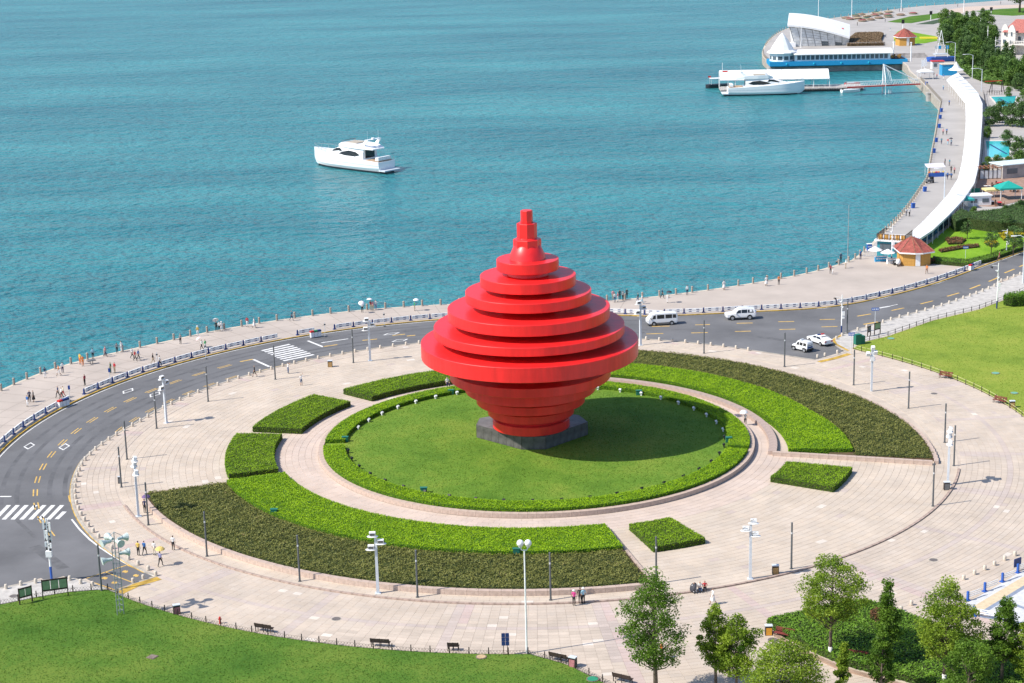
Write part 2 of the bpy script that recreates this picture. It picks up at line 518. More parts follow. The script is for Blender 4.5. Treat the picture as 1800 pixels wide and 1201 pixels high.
cand = []
rings = [(27.7 + 0.82 * i, 27.7 + 0.82 * (i + 1), True) for i in range(30)] + [(52.62 + 0.68 * i, 52.62 + 0.68 * (i + 1), False) for i in range(62)]
for k, (r0, r1, inner) in enumerate(rings):
    n = int(2 * math.pi * (r0 + r1) / 2 / (1.25 if inner else 1.02))
    if not inner: n = int(round(2 * math.pi * 60 / 1.02 * (1 if r0 < 75 else 1.3)))
    th = (np.arange(n) + (0.5 if (k % 2 and inner) else 0.0)) * 360.0 / n - 180
    rm = (r0 + r1) / 2
    x, y = rm * np.cos(np.radians(th)), rm * np.sin(np.radians(th))
    ok = inpoly(x, y, I_POLY) & inpoly(x * (1 + 0.8 / rm), y * (1 + 0.8 / rm), I_POLY)
    for lawn in (LAWN_L, LAWN_R, ISLAND):
        ok &= ~inpoly(x, y, lawn)
    ok &= (y > -100)
    if inner:
        ok &= ~((rm > 33) & (rm < 50) & (((th > -159) & (th < -78.5)) | ((th > -13) & (th < 70.5))))
    else:
        ok &= ~((np.degrees(np.arctan2(y, x)) > 42) & (rm > 56))
        ok &= ~((x > 62) & (y > -30) & (rm > 64.3))
    for i in np.nonzero(ok)[0]:
        cand.append((r0, r1, n, float(th[i]), inner))
def dist_key(c):
    p = pol((c[0] + c[1]) / 2, c[3]); return (Vector((p[0], p[1], 0)) - CAM).length
def in_view(c):
    p = Vector((*pol((c[0] + c[1]) / 2, c[3]), 0)) - CAM
    d = p.dot(_fw); X = 900 + FPX * p.dot(CR) / d; Y = 600.5 - FPX * p.dot(CU) / d
    return 15 < X < 1085 and Y < 1190
near = sorted([i for i, c in enumerate(cand) if not c[4] and in_view(c)], key=lambda i: dist_key(cand[i]))[:300]
near_set = set(near)
V = []; F = []; C = []
for i, (r0, r1, n, th, inner) in enumerate(cand):
    if i in near_set: continue
    v, f = polar_slab(r0, r1, math.pi / n, -0.03, 0.0 + RNG.uniform(-.004, .004), 0.009)
    c, s_ = math.cos(rad(th)), math.sin(rad(th)); b0 = len(V)
    V += [(x * c - y * s_, x * s_ + y * c, z) for x, y, z in v]
    F += [tuple(b0 + q for q in t) for t in f]
    C += [(*slab_colour((r0 + r1) / 2, th, inner), 1.0)] * 8
me = bpy.data.meshes.new('paving_slabs'); me.from_pydata(V, [], F)
at = me.attributes.new('stone', 'FLOAT_COLOR', 'POINT'); at.data.foreach_set('color', np.array(C, dtype=np.float32).reshape(-1))
me.materials.append(slab_material('paving_stone', BEIGE, True))
o = obj('paving_slabs', me, plaza); o['kind'] = 'stuff'
SLABM = [slab_material('beige_slab', BEIGE, False), slab_material('mauve_slab', MAUVE, False), slab_material('white_slab', WHITE, False)]
cache = {}
for i in near:
    r0, r1, n, th, inner = cand[i]
    d = abs(((th - 6.0) + 7.5) % 15 - 7.5) * 60 * math.pi / 180
    mi = 1 if (d < 0.75 or 58.2 < (r0 + r1) / 2 < 58.9) else (2 if RNG.random() < 0.02 else 0)
    key = (r0, n, mi)
    if key not in cache:
        v, f = polar_slab(r0, r1, math.pi / n, -0.03, 0.0, 0.009)
        q = MB(); q.add([(x - (r0 + r1) / 2, y, z) for x, y, z in v], f); cache[key] = q.mesh('paving_slab', SLABM[mi])
    p = pol((r0 + r1) / 2, th)
    obj('paving_slab', cache[key], plaza, (p[0], p[1], RNG.uniform(-.004, .004)), rad(th))

# --- inner step kerb
M_kerb = mat('granite_kerb', (0.40, 0.30, 0.245), 0.7, 0.2, 1.5)
kerb = struct(MB().prism([pol(52.57, -158), pol(52.3, -158), pol(52.3, -157.9), pol(52.57, -157.9)], -0.03, 0.02).build('step_kerb', M_kerb))
n = 104; q = MB(); v, f = polar_slab(52.28, 52.58, rad(142.0 / n / 2), -0.03, 0.13, 0.008)
q.add([(x - 52.43, y, z) for x, y, z in v], f); km = q.mesh('kerb_stone', M_kerb)
for i in range(n):
    th = -157.8 + 142.0 * (i + .5) / n
    obj('kerb_stone', km, kerb, (*pol(52.43, th), RNG.uniform(-.006, .006)), rad(th))

# --- kerbs of the road
M_kyel = mat('yellow_kerb_paint', (0.52, 0.33, 0.055), 0.7, 0.25, 1.0)
M_kgrey = mat('grey_kerb', (0.42, 0.38, 0.32), 0.8, 0.15, 1.0)
mb = MB(); kk = K_LINE[3:]
strip(kk, 0.0, -0.28, 0.012, mb, 0); strip(kk, -0.28, -0.29, -0.06, mb, 0)
P = [Vector(p) for p in kk]
for i in range(len(P) - 1):
    t = (P[i + 1] - P[i]).normalized(); nr = Vector((t.y, -t.x)) * 0.29
    a, b = P[i] + nr, P[i + 1] + nr
    mb.face([(a.x, a.y, -0.12), (b.x, b.y, -0.12), (b.x, b.y, 0.012), (a.x, a.y, 0.012)], 0)
struct(mb.build('seaward_kerb', M_kyel))
mb = MB(); ii = I_LINE[2:] + I_LEFT + I_EAST
strip(ii, 0.02, -0.30, 0.012, mb, 0)
P = [Vector(p) for p in ii]
for i in range(len(P) - 1):
    t = (P[i + 1] - P[i]).normalized(); nr = Vector((-t.y, t.x)) * 0.02
    a, b = P[i] + nr, P[i + 1] + nr
    mb.face([(b.x, b.y, -0.12), (a.x, a.y, -0.12), (a.x, a.y, 0.012), (b.x, b.y, 0.012)], 0)
struct(mb.build('plaza_kerb', M_kgrey))
mb = MB(); strip(I_LEFT[:24], -0.02, 0.13, -0.108, mb, 0)
strip([S(202, 1041), S(234, 1026), S(275, 1014)], -0.1, -1.1, 0.016, mb, 0)
strip([S(1435, 635), S(1462, 629), S(1488, 621)], -0.1, -1.0, 0.016, mb, 0)
strip([S(1488, 617), S(1466, 605), S(1462, 597), S(1478, 588)], -0.05, -0.5, 0.016, mb, 0)
struct(mb.build('yellow_kerb_edge', M_kyel))

# --- painted road markings
M_white = mat('white_road_paint', (0.74, 0.73, 0.70), 0.7, 0.12, 1.5)
M_yel = mat('yellow_road_paint', (0.66, 0.42, 0.11), 0.7, 0.15, 1.5)
ZR = -0.114
mb = MB()
def dash(mb, r, th, ln, w, mi):
    d = ln / r / 2 * 180 / math.pi
    mb.face([(*pol(r, th + d), ZR), (*pol(r, th - d), ZR), (*pol(r + w, th - d), ZR), (*pol(r + w, th + d), ZR)], mi)
for i in range(17):
    th = 137.6 + i * 4.62
    if i == 16: break
    for dr in (61.75, 62.2): dash(mb, dr, th, 2.5, 0.16, 1)
for i in range(13):
    th = 141.0 + i * 4.62
    for dr in (56.15, 56.55): dash(mb, dr + (1.6 * max(0, i - 8) / 4), th, 2.3, 0.13, 1)
for i in range(9):
    dash(mb, 55.75, 103.0 + i * 4.1, 2.6, 0.16, 1)
def bar(p, q, w, mi, z=ZR, zz=-0.12):
    a, b = Vector(S(*p, zz)), Vector(S(*q, zz)); t = (b - a).normalized(); n = Vector((-t.y, t.x)) * w / 2
    mb.face([(a.x - n.x, a.y - n.y, z), (b.x - n.x, b.y - n.y, z), (b.x + n.x, b.y + n.y, z), (a.x + n.x, a.y + n.y, z)], mi)
for x0, x1, y in ((1146, 1177, 574), (1222, 1248, 571.3), (1295, 1323, 568.5), (1368, 1396, 565.8), (1441, 1468, 562)):
    bar((x0, y), (x1, y - 0.6), 0.34, 1)
for x0, x1, y in ((1136, 1166, 587.2), (1215, 1244, 585.5), (1292, 1320, 583), (1370, 1398, 579.5), (1444, 1472, 574.8)):
    bar((x0, y), (x1, y - 0.8), 0.34, 1)
for p, q in (((1507, 556), (1531, 552)), ((1567, 546), (1589, 541.5)), ((1618, 534.5), (1640, 529)), ((1665, 521), (1686, 515)), ((1705, 508), (1723, 501)), ((1738, 495), (1755, 488)), ((1766, 480), (1783, 473)), ((1792, 469), (1806, 463)), ((690, 590), (712, 587.5)), ((637, 598.5), (663, 596.2)), ((568, 609.5), (593, 606)), ((422, 636), (445, 631.5)), ((715, 591), (730, 589.5))):
    bar(p, q, 0.36, 1)
for p, q in (((1518, 570.5), (1543, 566)), ((1583, 560), (1604, 555)), ((1640, 543), (1662, 537)), ((1684, 529), (1704, 523.5)), ((1728, 513), (1745, 506.5)), ((1766, 500), (1784, 493))):
    bar(p, q, 0.5, 1)
# the crossing at the back
lz = [(150, 875), (190, 891), (232, 910), (272, 930), (312, 950), (352, 969), (392, 988), (435, 1008)]
rz_ = [(520, 790), (575, 810), (618, 830), (660, 849), (702, 868), (745, 887), (790, 906), (838, 926)]
for a, b in zip(lz, rz_): bar((440 + a[0] / 7.5, 500 + a[1] / 7.5), (440 + b[0] / 7.5, 500 + b[1] / 7.5), 0.55, 0)
# the crossing at the left
for i, bx in enumerate((-35, 20, 75, 130, 185, 240, 295)): bar((bx / 3.522 + 1, 860 + 188 / 3.522), ((bx + 90) / 3.522, 860 + 99 / 3.522), 0.52, 0)
bar((347 / 3.522 + 1, 860 + 186 / 3.522), (400 / 3.522, 860 + 139 / 3.522), 0.52, 0)
bar((445.3, 632), (473.3, 644.7), 0.42, 0); bar((541, 599.2), (568, 610), 0.42, 0); bar((565, 602.7), (612, 595.7), 0.30, 0); bar((0, 873), (20, 873), 0.35, 0)
for a, b in zip([(126, 913), (140, 931), (157, 948), (176, 963), (196, 976), (220, 990), (243, 1001)], [(140, 931), (157, 948), (176, 963), (196, 976), (220, 990), (243, 1001), (272, 1013)]): bar(a, b, 0.22, 0)
for th in np.arange(100, 186, 2.0):
    dash(mb, 68.45, th, 69 * rad(2.0), 0.14, 0)
for a, b in (((1120, 556.5), (1200, 554.5)), ((1200, 554.5), (1300, 550)), ((1300, 550), (1450, 542)), ((1450, 542), (1550, 525)), ((1550, 525), (1650, 498)), ((1650, 498), (1740, 465)), ((1740, 465), (1800, 443))): bar(a, b, 0.14, 0)
bar((1545, 541.8), (1563, 538.6), 0.5, 0); bar((1563, 538.6), (1578, 535), 0.18, 0)
def diamond(cx, cy, rz, L=3.0, W=1.35):
    c = Vector(S(cx, cy, -0.12)); u = Vector((math.cos(rz), math.sin(rz))); v = Vector((-u.y, u.x))
    o_ = [c - u * L / 2 - v * W * .15, c - v * W / 2 + u * L * .12, c + u * L / 2 + v * W * .15, c + v * W / 2 - u * L * .12]
    i_ = [c + (p - c) * 0.74 for p in o_]
    for k in range(4):
        a, b, p, q = o_[k], o_[(k + 1) % 4], i_[(k + 1) % 4], i_[k]
        mb.face([(a.x, a.y, ZR + .002), (b.x, b.y, ZR + .002), (p.x, p.y, ZR + .002), (q.x, q.y, ZR + .002)], 0)
for cx, cy in ((225, 687.4), (272.4, 693.5), (51.5, 784), (113, 785.5), (688, 587), (702.8, 598.6)):
    g = S(cx, cy); diamond(cx, cy, math.atan2(g[1], g[0]) - math.pi / 2 + 0.05)
# parking bay
B = {'a': (147, 1018.5), 'b': (223, 993.5), 'c': (273, 1012.5), 'd': (203, 1037.5), 'ab': (185, 1005.8), 'cd': (233, 1024)}
for p, q in (('a', 'b'), ('b', 'c'), ('d', 'c'), ('a', 'd'), ('ab', 'cd')): bar(B[p], B[q], 0.17, 1, ZR + .003)
for cx, cy in ((220, 1005), (239, 1012), (184, 1016.5), (201, 1024.5)):
    bar((cx - 5, cy + .6), (cx + 5, cy - .8), 0.32, 1, ZR + .002); bar((cx - 1.5, cy - 2), (cx + 2, cy + 2), 0.3, 1, ZR + .004)
struct(mb.build('road_markings', [M_white, M_yel]))
# tyre tracks and repaired strips in the asphalt
M_track = mat('tyre_worn_asphalt', (0.126, 0.125, 0.128), 0.8, 0.16, 0.35, detail=8.0); M_fix = mat('asphalt_repair', (0.128, 0.127, 0.129), 0.85, 0.12, 1.0)
mb = MB()
for r_ in (58.6, 60.4, 64.2, 66.0): strip(arc(r_, 196, 72, 62), -0.28, 0.28, -0.1175, mb, 0)
for p_, q_, w_ in (((60, 960), (112, 1000), 1.3), ((20, 905), (62, 945), .5), ((330, 655), (352, 649), 2.2), ((1330, 592), (1392, 600), 1.2), ((1180, 580), (1290, 578), .4), ((700, 583), (725, 580.5), 1.6), ((1600, 540), (1690, 513), .5)):
    a, b = Vector(S(*p_, -.12)), Vector(S(*q_, -.12)); t = (b - a).normalized(); n_ = Vector((-t.y, t.x)) * w_ / 2
    mb.face([(a.x - n_.x, a.y - n_.y, -.1165), (b.x - n_.x, b.y - n_.y, -.1165), (b.x + n_.x, b.y + n_.y, -.1165), (a.x + n_.x, a.y + n_.y, -.1165)], 1)
struct(mb.build('road_wear', [M_track, M_fix]))
# darker patches, manhole lids
M_patch = mat('worn_paving_stain', (0.36, 0.31, 0.28), 0.9, 0.15, 2.0)
M_lid = mat('cast_iron_lid', (0.16, 0.14, 0.13), 0.7, 0.2, 6.0)
for k, (px, py, lab, w) in enumerate(((591, 1088, 'round iron manhole lid in the paving below the middle of the dark shrub bed', .42), (1641, 984.5, 'round iron manhole lid on the paving above the green island', .42), (1642, 692, 'round iron manhole lid near the right lawn fence', .42), (1359, 1125, 'round iron manhole lid beside the left red bench', .5), (24, 1048, 'round iron manhole lid in the pale pavement at the lower left edge', .42))):
    t = thing('manhole_cover', lab, 'manhole cover', (*S(px, py), 0.0), 0, 'manhole covers')
    q = MB(); q.cyl(0, 0, -0.02, 0.012, w, n=20); q.build('lid', M_lid, t)
    q = MB(); q.lathe([(w + .02, -0.02), (w + .02, .008), (w + .09, .008), (w + .09, -0.02)], 20, cap=False); q.build('rim', M_kgrey, t)

# --- lawns
def lawn_material(name, c1, c2, c3):
    m = bpy.data.materials.new(name); m.use_nodes = True
    N = m.node_tree.nodes; L = m.node_tree.links; b = N['Principled BSDF']
    b.inputs['Roughness'].default_value = 0.85; b.inputs['Specular IOR Level'].default_value = 0.15
    tc = N.new('ShaderNodeTexCoord')
    n1 = N.new('ShaderNodeTexNoise'); n1.inputs['Scale'].default_value = 0.10; n1.inputs['Detail'].default_value = 9; n1.inputs['Roughness'].default_value = 0.68
    n2 = N.new('ShaderNodeTexNoise'); n2.inputs['Scale'].default_value = 5.0; n2.inputs['Detail'].default_value = 6
    L.new(tc.outputs['Object'], n1.inputs['Vector']); L.new(tc.outputs['Object'], n2.inputs['Vector'])
    ad = N.new('ShaderNodeMath'); ad.operation = 'MULTIPLY_ADD'; ad.inputs[1].default_value = 0.42
    L.new(n2.outputs['Fac'], ad.inputs[0]); L.new(n1.outputs['Fac'], ad.inputs[2])
    rp = N.new('ShaderNodeValToRGB'); e = rp.color_ramp.elements
    e[0].position = 0.53; e[0].color = (*c1, 1); e[1].position = 0.88; e[1].color = (*c3, 1); x = e.new(0.69); x.color = (*c2, 1)
    L.new(ad.outputs[0], rp.inputs['Fac']); L.new(rp.outputs['Color'], b.inputs['Base Color'])
    bp = N.new('ShaderNodeBump'); bp.inputs['Strength'].default_value = 0.6; bp.inputs['Distance'].default_value = 0.06
    L.new(n2.outputs['Fac'], bp.inputs['Height']); L.new(bp.outputs['Normal'], b.inputs['Normal'])
    MATS[name] = m
    return m
M_lawn = lawn_material('lawn_grass', (0.072, 0.158, 0.016), (0.118, 0.220, 0.024), (0.190, 0.262, 0.036))
M_lawn2 = lawn_material('yellowish_lawn_grass', (0.135, 0.210, 0.024), (0.210, 0.282, 0.036), (0.275, 0.312, 0.050))  # the east lawn's own yellower green
M_edge = mat('lawn_soil_edge', (0.13, 0.085, 0.045), 0.95, 0.2, 2.0)
def lawn(name, poly, z, m):
    q = MB(); q.prism(poly, -0.02, z, 0, 1); return struct(q.build(name, [m, M_edge]))
M_lawn3 = lawn_material('deep_green_lawn_grass', (0.048, 0.122, 0.013), (0.082, 0.168, 0.020), (0.140, 0.205, 0.030))
lawn('west_lawn', LAWN_L, 0.05, M_lawn3)
lawn('east_lawn', LAWN_R, 0.05, M_lawn2)
CLAWN = arc(26.9, 0, 358, 120)
lawn('round_lawn', CLAWN, 0.42, M_lawn)
# grass tufts: real blades over the lawns in view
def tufts(name, poly, z, per, m, h=0.13, exclude=None):
    P = np.array([p[:2] for p in poly]); lo = np.maximum(P.min(0), (-75, -75)); hi = np.minimum(P.max(0), (130, 160))
    n = int((hi - lo).prod() * per); x = RNG.uniform(lo[0], hi[0], n); y = RNG.uniform(lo[1], hi[1], n)
    ok = inpoly(x, y, poly)
    if exclude is not None: ok &= exclude(x, y)
    x, y = x[ok], y[ok]; n = len(x)
    pos = np.stack([x, y, np.full(n, z + h * .18)], 1)
    me = leaf_mesh(name, pos, 0.35, RNG.uniform(.08, .20, n), RNG.uniform(0.35, 0.65, n), m, 0.4, 0.4)
    o = obj(name, me); o['kind'] = 'stuff'; return o
M_tuft = leafmat('grass_blades', (0.092, 0.190, 0.018), (0.160, 0.255, 0.030), 0.45)
M_tuft2 = leafmat('yellowish_grass_blades', (0.165, 0.245, 0.028), (0.245, 0.305, 0.044), 0.45)  # blades in the same yellowish green as the east lawn
tufts('west_lawn_grass', LAWN_L, 0.05, 30, leafmat('deep_green_grass_blades', (0.062, 0.145, 0.015), (0.118, 0.198, 0.026), 0.45))
tufts('east_lawn_grass', LAWN_R, 0.05, 14, M_tuft2)
tufts('round_lawn_grass', arc(24.2, 0, 358, 90), 0.42, 26, M_tuft)
# pavements beside the road
M_side = mat('pavement_blocks', (0.500, 0.470, 0.430), 0.85, 0.12, 1.1, bump=0.3, bscale=5, detail=8)
q = MB(); q.prism([S(-200, 1075), S(0, 1034), S(64, 1021), S(123, 1016.5), S(150, 1021), S(202, 1040), S(206, 1043), S(186, 1036), S(120, 1041), S(60, 1051), S(0, 1063), S(-200, 1110)], None, 0.004)
struct(q.build('west_pavement', M_side))
up = [S(1480, 589), S(1500, 582), S(1530, 573.5), S(1560, 563.5), S(1600, 552.5), S(1650, 538.5), S(1700, 521.5), S(1750, 501.5), S(1800, 480), S(1900, 440)]
lo_ = [S(1900, 470), S(1800, 511.5), S(1760, 528), S(1720, 543), S(1640, 562), S(1560, 590), S(1512, 602), S(1500, 611), S(1490, 614), S(1470, 604), S(1466, 597)]
q = MB(); q.prism(up + lo_, None, 0.004)
struct(q.build('east_pavement', M_side))
# blue-tiled walk at the lower right
M_tan = mat('tan_tile_band', (0.62, 0.50, 0.33), 0.8, 0.08, 2.0); M_blue_t = mat('blue_grey_tile', (0.24, 0.28, 0.36), 0.8, 0.1, 2.0); M_pale_t = mat('pale_tile', (0.58, 0.58, 0.58), 0.8, 0.08, 2.0)
q = MB()
q.face([(*S(1697, 1062), .006), (*S(1800, 1003), .006), (*S(1860, 1000), .006), (*S(1860, 1130), .006), (*S(1800, 1110), .006)][::-1][::-1], 2)
bw = [S(1712, 1071), S(1860, 983)]
strip([S(1704, 1066), S(1860, 973)], 0, 0.5, .010, q, 2); strip([S(1707, 1067), S(1860, 976)], -0.1, -1.5, .010, q, 0); strip([S(1716, 1073), S(1860, 986)], -0.5, -0.95, .012, q, 1)
for px, py in ((1735, 1078), (1775, 1058)):
    strip([S(px, py), S(px + 60, py + 22)], 0, -0.45, .013, q, 1)
strip([S(1720, 1085), S(1850, 1105)], 0, 0.4, .013, q, 1)
struct(q.build('tiled_walk', [M_tan, M_blue_t, M_pale_t]))
# ================================================================ planters, hedges, sculpture, trees
M_pinkst = mat('pink_granite', (0.50, 0.385, 0.315), 0.75, 0.10, 1.6, bump=0.15, bscale=12)
M_pinkd = mat('grey_pink_granite', (0.43, 0.33, 0.28), 0.75, 0.10, 1.6, bump=0.15, bscale=12)
M_soil = mat('planter_soil', (0.14, 0.085, 0.050), 0.95, 0.3, 0.8, bump=0.6, bscale=6, col2=(0.07, 0.06, 0.025))

def ring_wall(name, label, r0, r1, t0, t1, h, nb, m=M_pinkst, cop=True):
    t = thing(name, label, 'planter wall')
    half = rad(abs(t1 - t0) / nb / 2)
    v, f = polar_slab(r0, r1, half, 0.0, h, 0.010)
    rm = (r0 + r1) / 2
    q = MB(); q.add([(x - rm, y, z) for x, y, z in v], f); me = q.mesh('stone_block', m)
    for i in range(nb):
        th = t0 + (t1 - t0) * (i + .5) / nb
        obj('stone_block', me, t, (*pol(rm, th), RNG.uniform(-.006, .006)), rad(th))
    return t

def straight_wall(name, label, a, b, w, h, nb, m=M_pinkst):
    t = thing(name, label, 'planter wall')
    A, B = Vector(a), Vector(b); L = (B - A).length / nb; an = math.atan2(B.y - A.y, B.x - A.x)
    q = MB(); q.box(0, 0, h / 2, L - .02, w, h); me = q.mesh('stone_block', m)
    for i in range(nb):
        p = A + (B - A) * ((i + .5) / nb)
        obj('stone_block', me, t, (p.x, p.y, RNG.uniform(-.005, .005)), an)
    return t
ring_wall('planter_wall', 'low pink granite wall of blocks ringing the central round lawn', 27.0, 27.65, -180, 180, 0.55, 174)
ring_wall('planter_wall', 'curved pink granite wall along the outer edge of the front dark shrub bed', 49.75, 50.35, -160.4, -77.8, 0.55, 62)
tw_ = thing('planter_wall', 'curved pink granite wall along the outer edge of the dark shrub bed at the right', 'planter wall')
for i in range(62):
    th0 = -14.2 + 85.5 * i / 62; th = th0 + .69; rr = 46.35 + 3.4 * max(0, (30 - th) / 44)
    q = MB(); q.box(0, 0, .20, .55, rr * rad(85.5 / 62) - .02, .40); q.build('stone_block', M_pinkst, tw_, (*pol(rr, th), RNG.uniform(-.005, .005)), rad(th))
ring_wall('planter_wall', 'broad pink granite step between the ring path and the right bright hedge', 29.4, 30.45, -13.6, 71.0, 0.50, 40, M_pinkd)
straight_wall('planter_wall', 'straight pink granite wall closing the lower end of the right planting bed', pol(30.0, -13.9), pol(49.3, -14.6), 0.55, 0.5, 17)
straight_wall('planter_wall', 'pale straight kerb wall closing the right end of the front planting bed', pol(32.6, -77.1), pol(49.6, -77.1), 0.35, 0.28, 15)
straight_wall('planter_wall', 'pale straight kerb wall closing the left end of the front planting bed', pol(32.8, -160.8), pol(49.6, -160.9), 0.35, 0.28, 15)
for nm, a, b, c, d in (('front_bed_soil', 39.0, 49.74, -160.4, -77.6), ('right_bed_soil', 36.8, None, -13.4, 71.2)):
    q = MB(); q.prism(arc(a, c, d) + (arc(b, d, c) if b else [pol(46.1 + 3.4 * max(0, (30 - t) / 44), t) for t in np.arange(71, -13.4, -1.5)]), 0.0, 0.36); struct(q.build(nm, M_soil))

L_bright = leafmat('bright_hedge_leaf', (0.135, 0.290, 0.005), (0.400, 0.600, 0.014), 0.35)
L_brightB = leafmat('fresh_hedge_leaf', (0.075, 0.190, 0.005), (0.340, 0.520, 0.018), 0.35)
L_dark = leafmat('dark_shrub_leaf', (0.075, 0.095, 0.020), (0.285, 0.285, 0.075), 0.3, (0.38, 0.27, 0.15))
L_mid = leafmat('garden_hedge_leaf', (0.060, 0.150, 0.014), (0.200, 0.360, 0.034), 0.3)
L_brown = leafmat('russet_shrub_leaf', (0.10, 0.045, 0.020), (0.26, 0.13, 0.06), 0.2)
L_yellow = leafmat('yellow_flower_leaf', (0.30, 0.25, 0.01), (0.62, 0.50, 0.02), 0.2)
M_core = mat('hedge_twigs', (0.040, 0.060, 0.012), 0.95, 0.3, 3.0)
M_coreB = mat('hedge_inner_leaf', (0.050, 0.125, 0.006), 0.95, 0.3, 3.0)

def hedge(name, label, outline, z0, h, lm, per=70, size=(.09, .19), rough=0.035, group=None, cat='hedge', core=M_coreB, lumps=0.022, fringe=0.0):
    P = np.array([p[:2] for p in outline]); c = P.mean(0)
    t = thing(name, label, cat, (c[0], c[1], z0), 0, group)
    Q = [(p[0] - c[0], p[1] - c[1]) for p in outline]
    q = MB(); q.prism(Q, -0.05, h - 0.05 - rough); q.build('twigs', core, t)
    QA = np.array(Q); lo, hi = QA.min(0), QA.max(0)
    n = int((hi - lo).prod() * per); x = RNG.uniform(lo[0], hi[0], n); y = RNG.uniform(lo[1], hi[1], n)
    ok = inpoly(x, y, Q); x, y = x[ok], y[ok]; n = len(x)
    wob = np.sin(x * 1.7 + y * .6) * np.cos(y * 1.3 - x * .4) + .6 * np.sin(x * 4.1 - y * 3.3) + .4 * np.sin(x * 9.0 + y * 7.0)
    z = h + wob * lumps + RNG.uniform(-rough, rough, n)
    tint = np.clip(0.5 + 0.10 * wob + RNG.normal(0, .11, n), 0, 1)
    pos = [np.stack([x, y, z], 1)]; tn = [tint]
    per_len = 0.0
    for i in range(len(Q)):
        a, b = np.array(Q[i - 1]), np.array(Q[i]); L = np.linalg.norm(b - a)
        m = int(L * h * per * 1.1)
        if m < 1: continue
        u = RNG.random(m); zz = RNG.random(m) * h
        d = (b - a) / (L + 1e-9); nr = np.array([d[1], -d[0]])
        p = a + (b - a) * u[:, None] + nr * RNG.normal(0, .04 + fringe * .5, m)[:, None]
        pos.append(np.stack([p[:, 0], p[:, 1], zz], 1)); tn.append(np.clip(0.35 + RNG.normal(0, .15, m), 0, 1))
    pos = np.concatenate(pos); tn = np.concatenate(tn)
    me = leaf_mesh('foliage', pos, 0.9, RNG.uniform(size[0], size[1], len(pos)), tn, lm, 0.42, 0.65)
    obj('foliage', me, t)
    return t
def sector(a, b, t0, t1):
    return arc(a, t0, t1) + arc(b, t1, t0)
hedge('round_hedge', 'bright green clipped hedge around the far half of the central round lawn', sector(24.5, 26.95, 4, 178.0), 0.42, 0.55, L_bright, 135)
hedge('round_hedge', 'bright green clipped hedge around the near half of the central round lawn', sector(24.3, 26.95, -177.0, -15.5), 0.42, 0.55, L_bright, 135)
hedge('round_hedge', 'short bright hedge piece at the right end of the round lawn between two gaps', sector(24.4, 26.95, -12.8, 3.4), 0.42, 0.55, L_bright, 135)
hedge('long_hedge', 'long bright green clipped hedge curving along the front of the ring path', sector(32.75, 39.9, -159.8, -77.7), 0.0, 0.85, L_bright, 135)
outF = [pol(30.7 + (1.3 * max(0, (20 - t)) / 34), t) for t in np.arange(-13.2, 70.6, 2)] + [pol(37.3 + 2.5 * max(0, (15 - t) / 28), t) for t in np.arange(70.4, -13.4, -2)]
hedge('long_hedge', 'long bright green clipped hedge curving behind the sculpture to the right', outF, 0.0, 0.9, L_bright, 135)
hedge('clipped_hedge', 'clipped hedge block behind the sculpture, the farthest of the left row', sector(30.5, 36.4, 137.0, 79), 0.0, 0.8, L_brightB, 120, core=M_core, lumps=.03)
hedge('clipped_hedge', 'clipped hedge block in the middle of the left row of three', sector(31.3, 38.0, 143.4, 168.0), 0.0, 0.8, L_brightB, 120, core=M_core, lumps=.03)
hedge('clipped_hedge', 'clipped hedge block nearest the long front hedge in the left row of three', sector(33.2, 39.2, 172.2, 197.0), 0.0, 0.8, L_brightB, 120, core=M_core, lumps=.03)
hedge('clipped_hedge', 'small square clipped hedge right of the end of the long front hedge', sector(33.5, 40.9, -73.2, -64.6), 0.0, 0.75, L_brightB, 120, core=M_core, lumps=.03)
hedge('clipped_hedge', 'small square clipped hedge in front of the straight wall at the right', sector(32.4, 40.3, -32.2, -21.2), 0.0, 0.75, L_brightB, 120, core=M_core, lumps=.03)
hedge('shrub_bed', 'dark green low shrub bed between the long front hedge and its curved wall', sector(40.2, 49.4, -159.9, -78.0), 0.30, 0.30, L_dark, 95, (.10, .25), .10, cat='shrub bed', core=M_core, lumps=.07, fringe=.3)
outH = [pol(37.6 + 2.5 * max(0, (15 - t) / 28), t) for t in np.arange(-13.0, 71.0, 2)] + [pol(45.9 + 3.3 * max(0, (30 - t) / 44), t) for t in np.arange(71, -13.2, -2)]
hedge('shrub_bed', 'dark olive low shrub bed outside the bright hedge on the right', outH, 0.30, 0.30, L_dark, 85, (.10, .25), .10, cat='shrub bed', core=M_core, lumps=.07, fringe=.3)
hedge('island_hedge', 'deep green hedge island under the foreground trees at the lower right', ISLAND, 0.0, 0.75, L_mid, 70, (.14, .30), .06, core=M_core, lumps=.03)
q = MB(); isl = [S(1352, 1106), S(1400, 1139), S(1480, 1175), S(1560, 1197), S(1640, 1219), S(1760, 1262)]
strip(isl, 0.0, -0.45, 0.18, q); A_ = [Vector(p) for p in isl]
for i in range(len(A_) - 1):
    t_ = (A_[i + 1] - A_[i]).normalized(); nr = Vector((t_.y, -t_.x)) * 0.45; a, b = A_[i] + nr, A_[i + 1] + nr
    q.face([(a.x, a.y, 0), (b.x, b.y, 0), (b.x, b.y, .18), (a.x, a.y, .18)])
tag(q.build('island_kerb', mat('brown_stone_kerb', (0.36, 0.25, 0.18), .8, .15, 1.5)), 'brown stone kerb along the front of the hedge island', 'kerb')
hedge('russet_shrub', 'reddish brown rounded shrub in the hedge island', [ (S(1552, 1098)[0] + 1.2 * math.cos(a), S(1552, 1098)[1] + 1.2 * math.sin(a)) for a in np.arange(0, 6.28, .5)], 0.3, 1.0, L_brown, 120, (.12, .25), .15, core=M_core, cat='shrub')
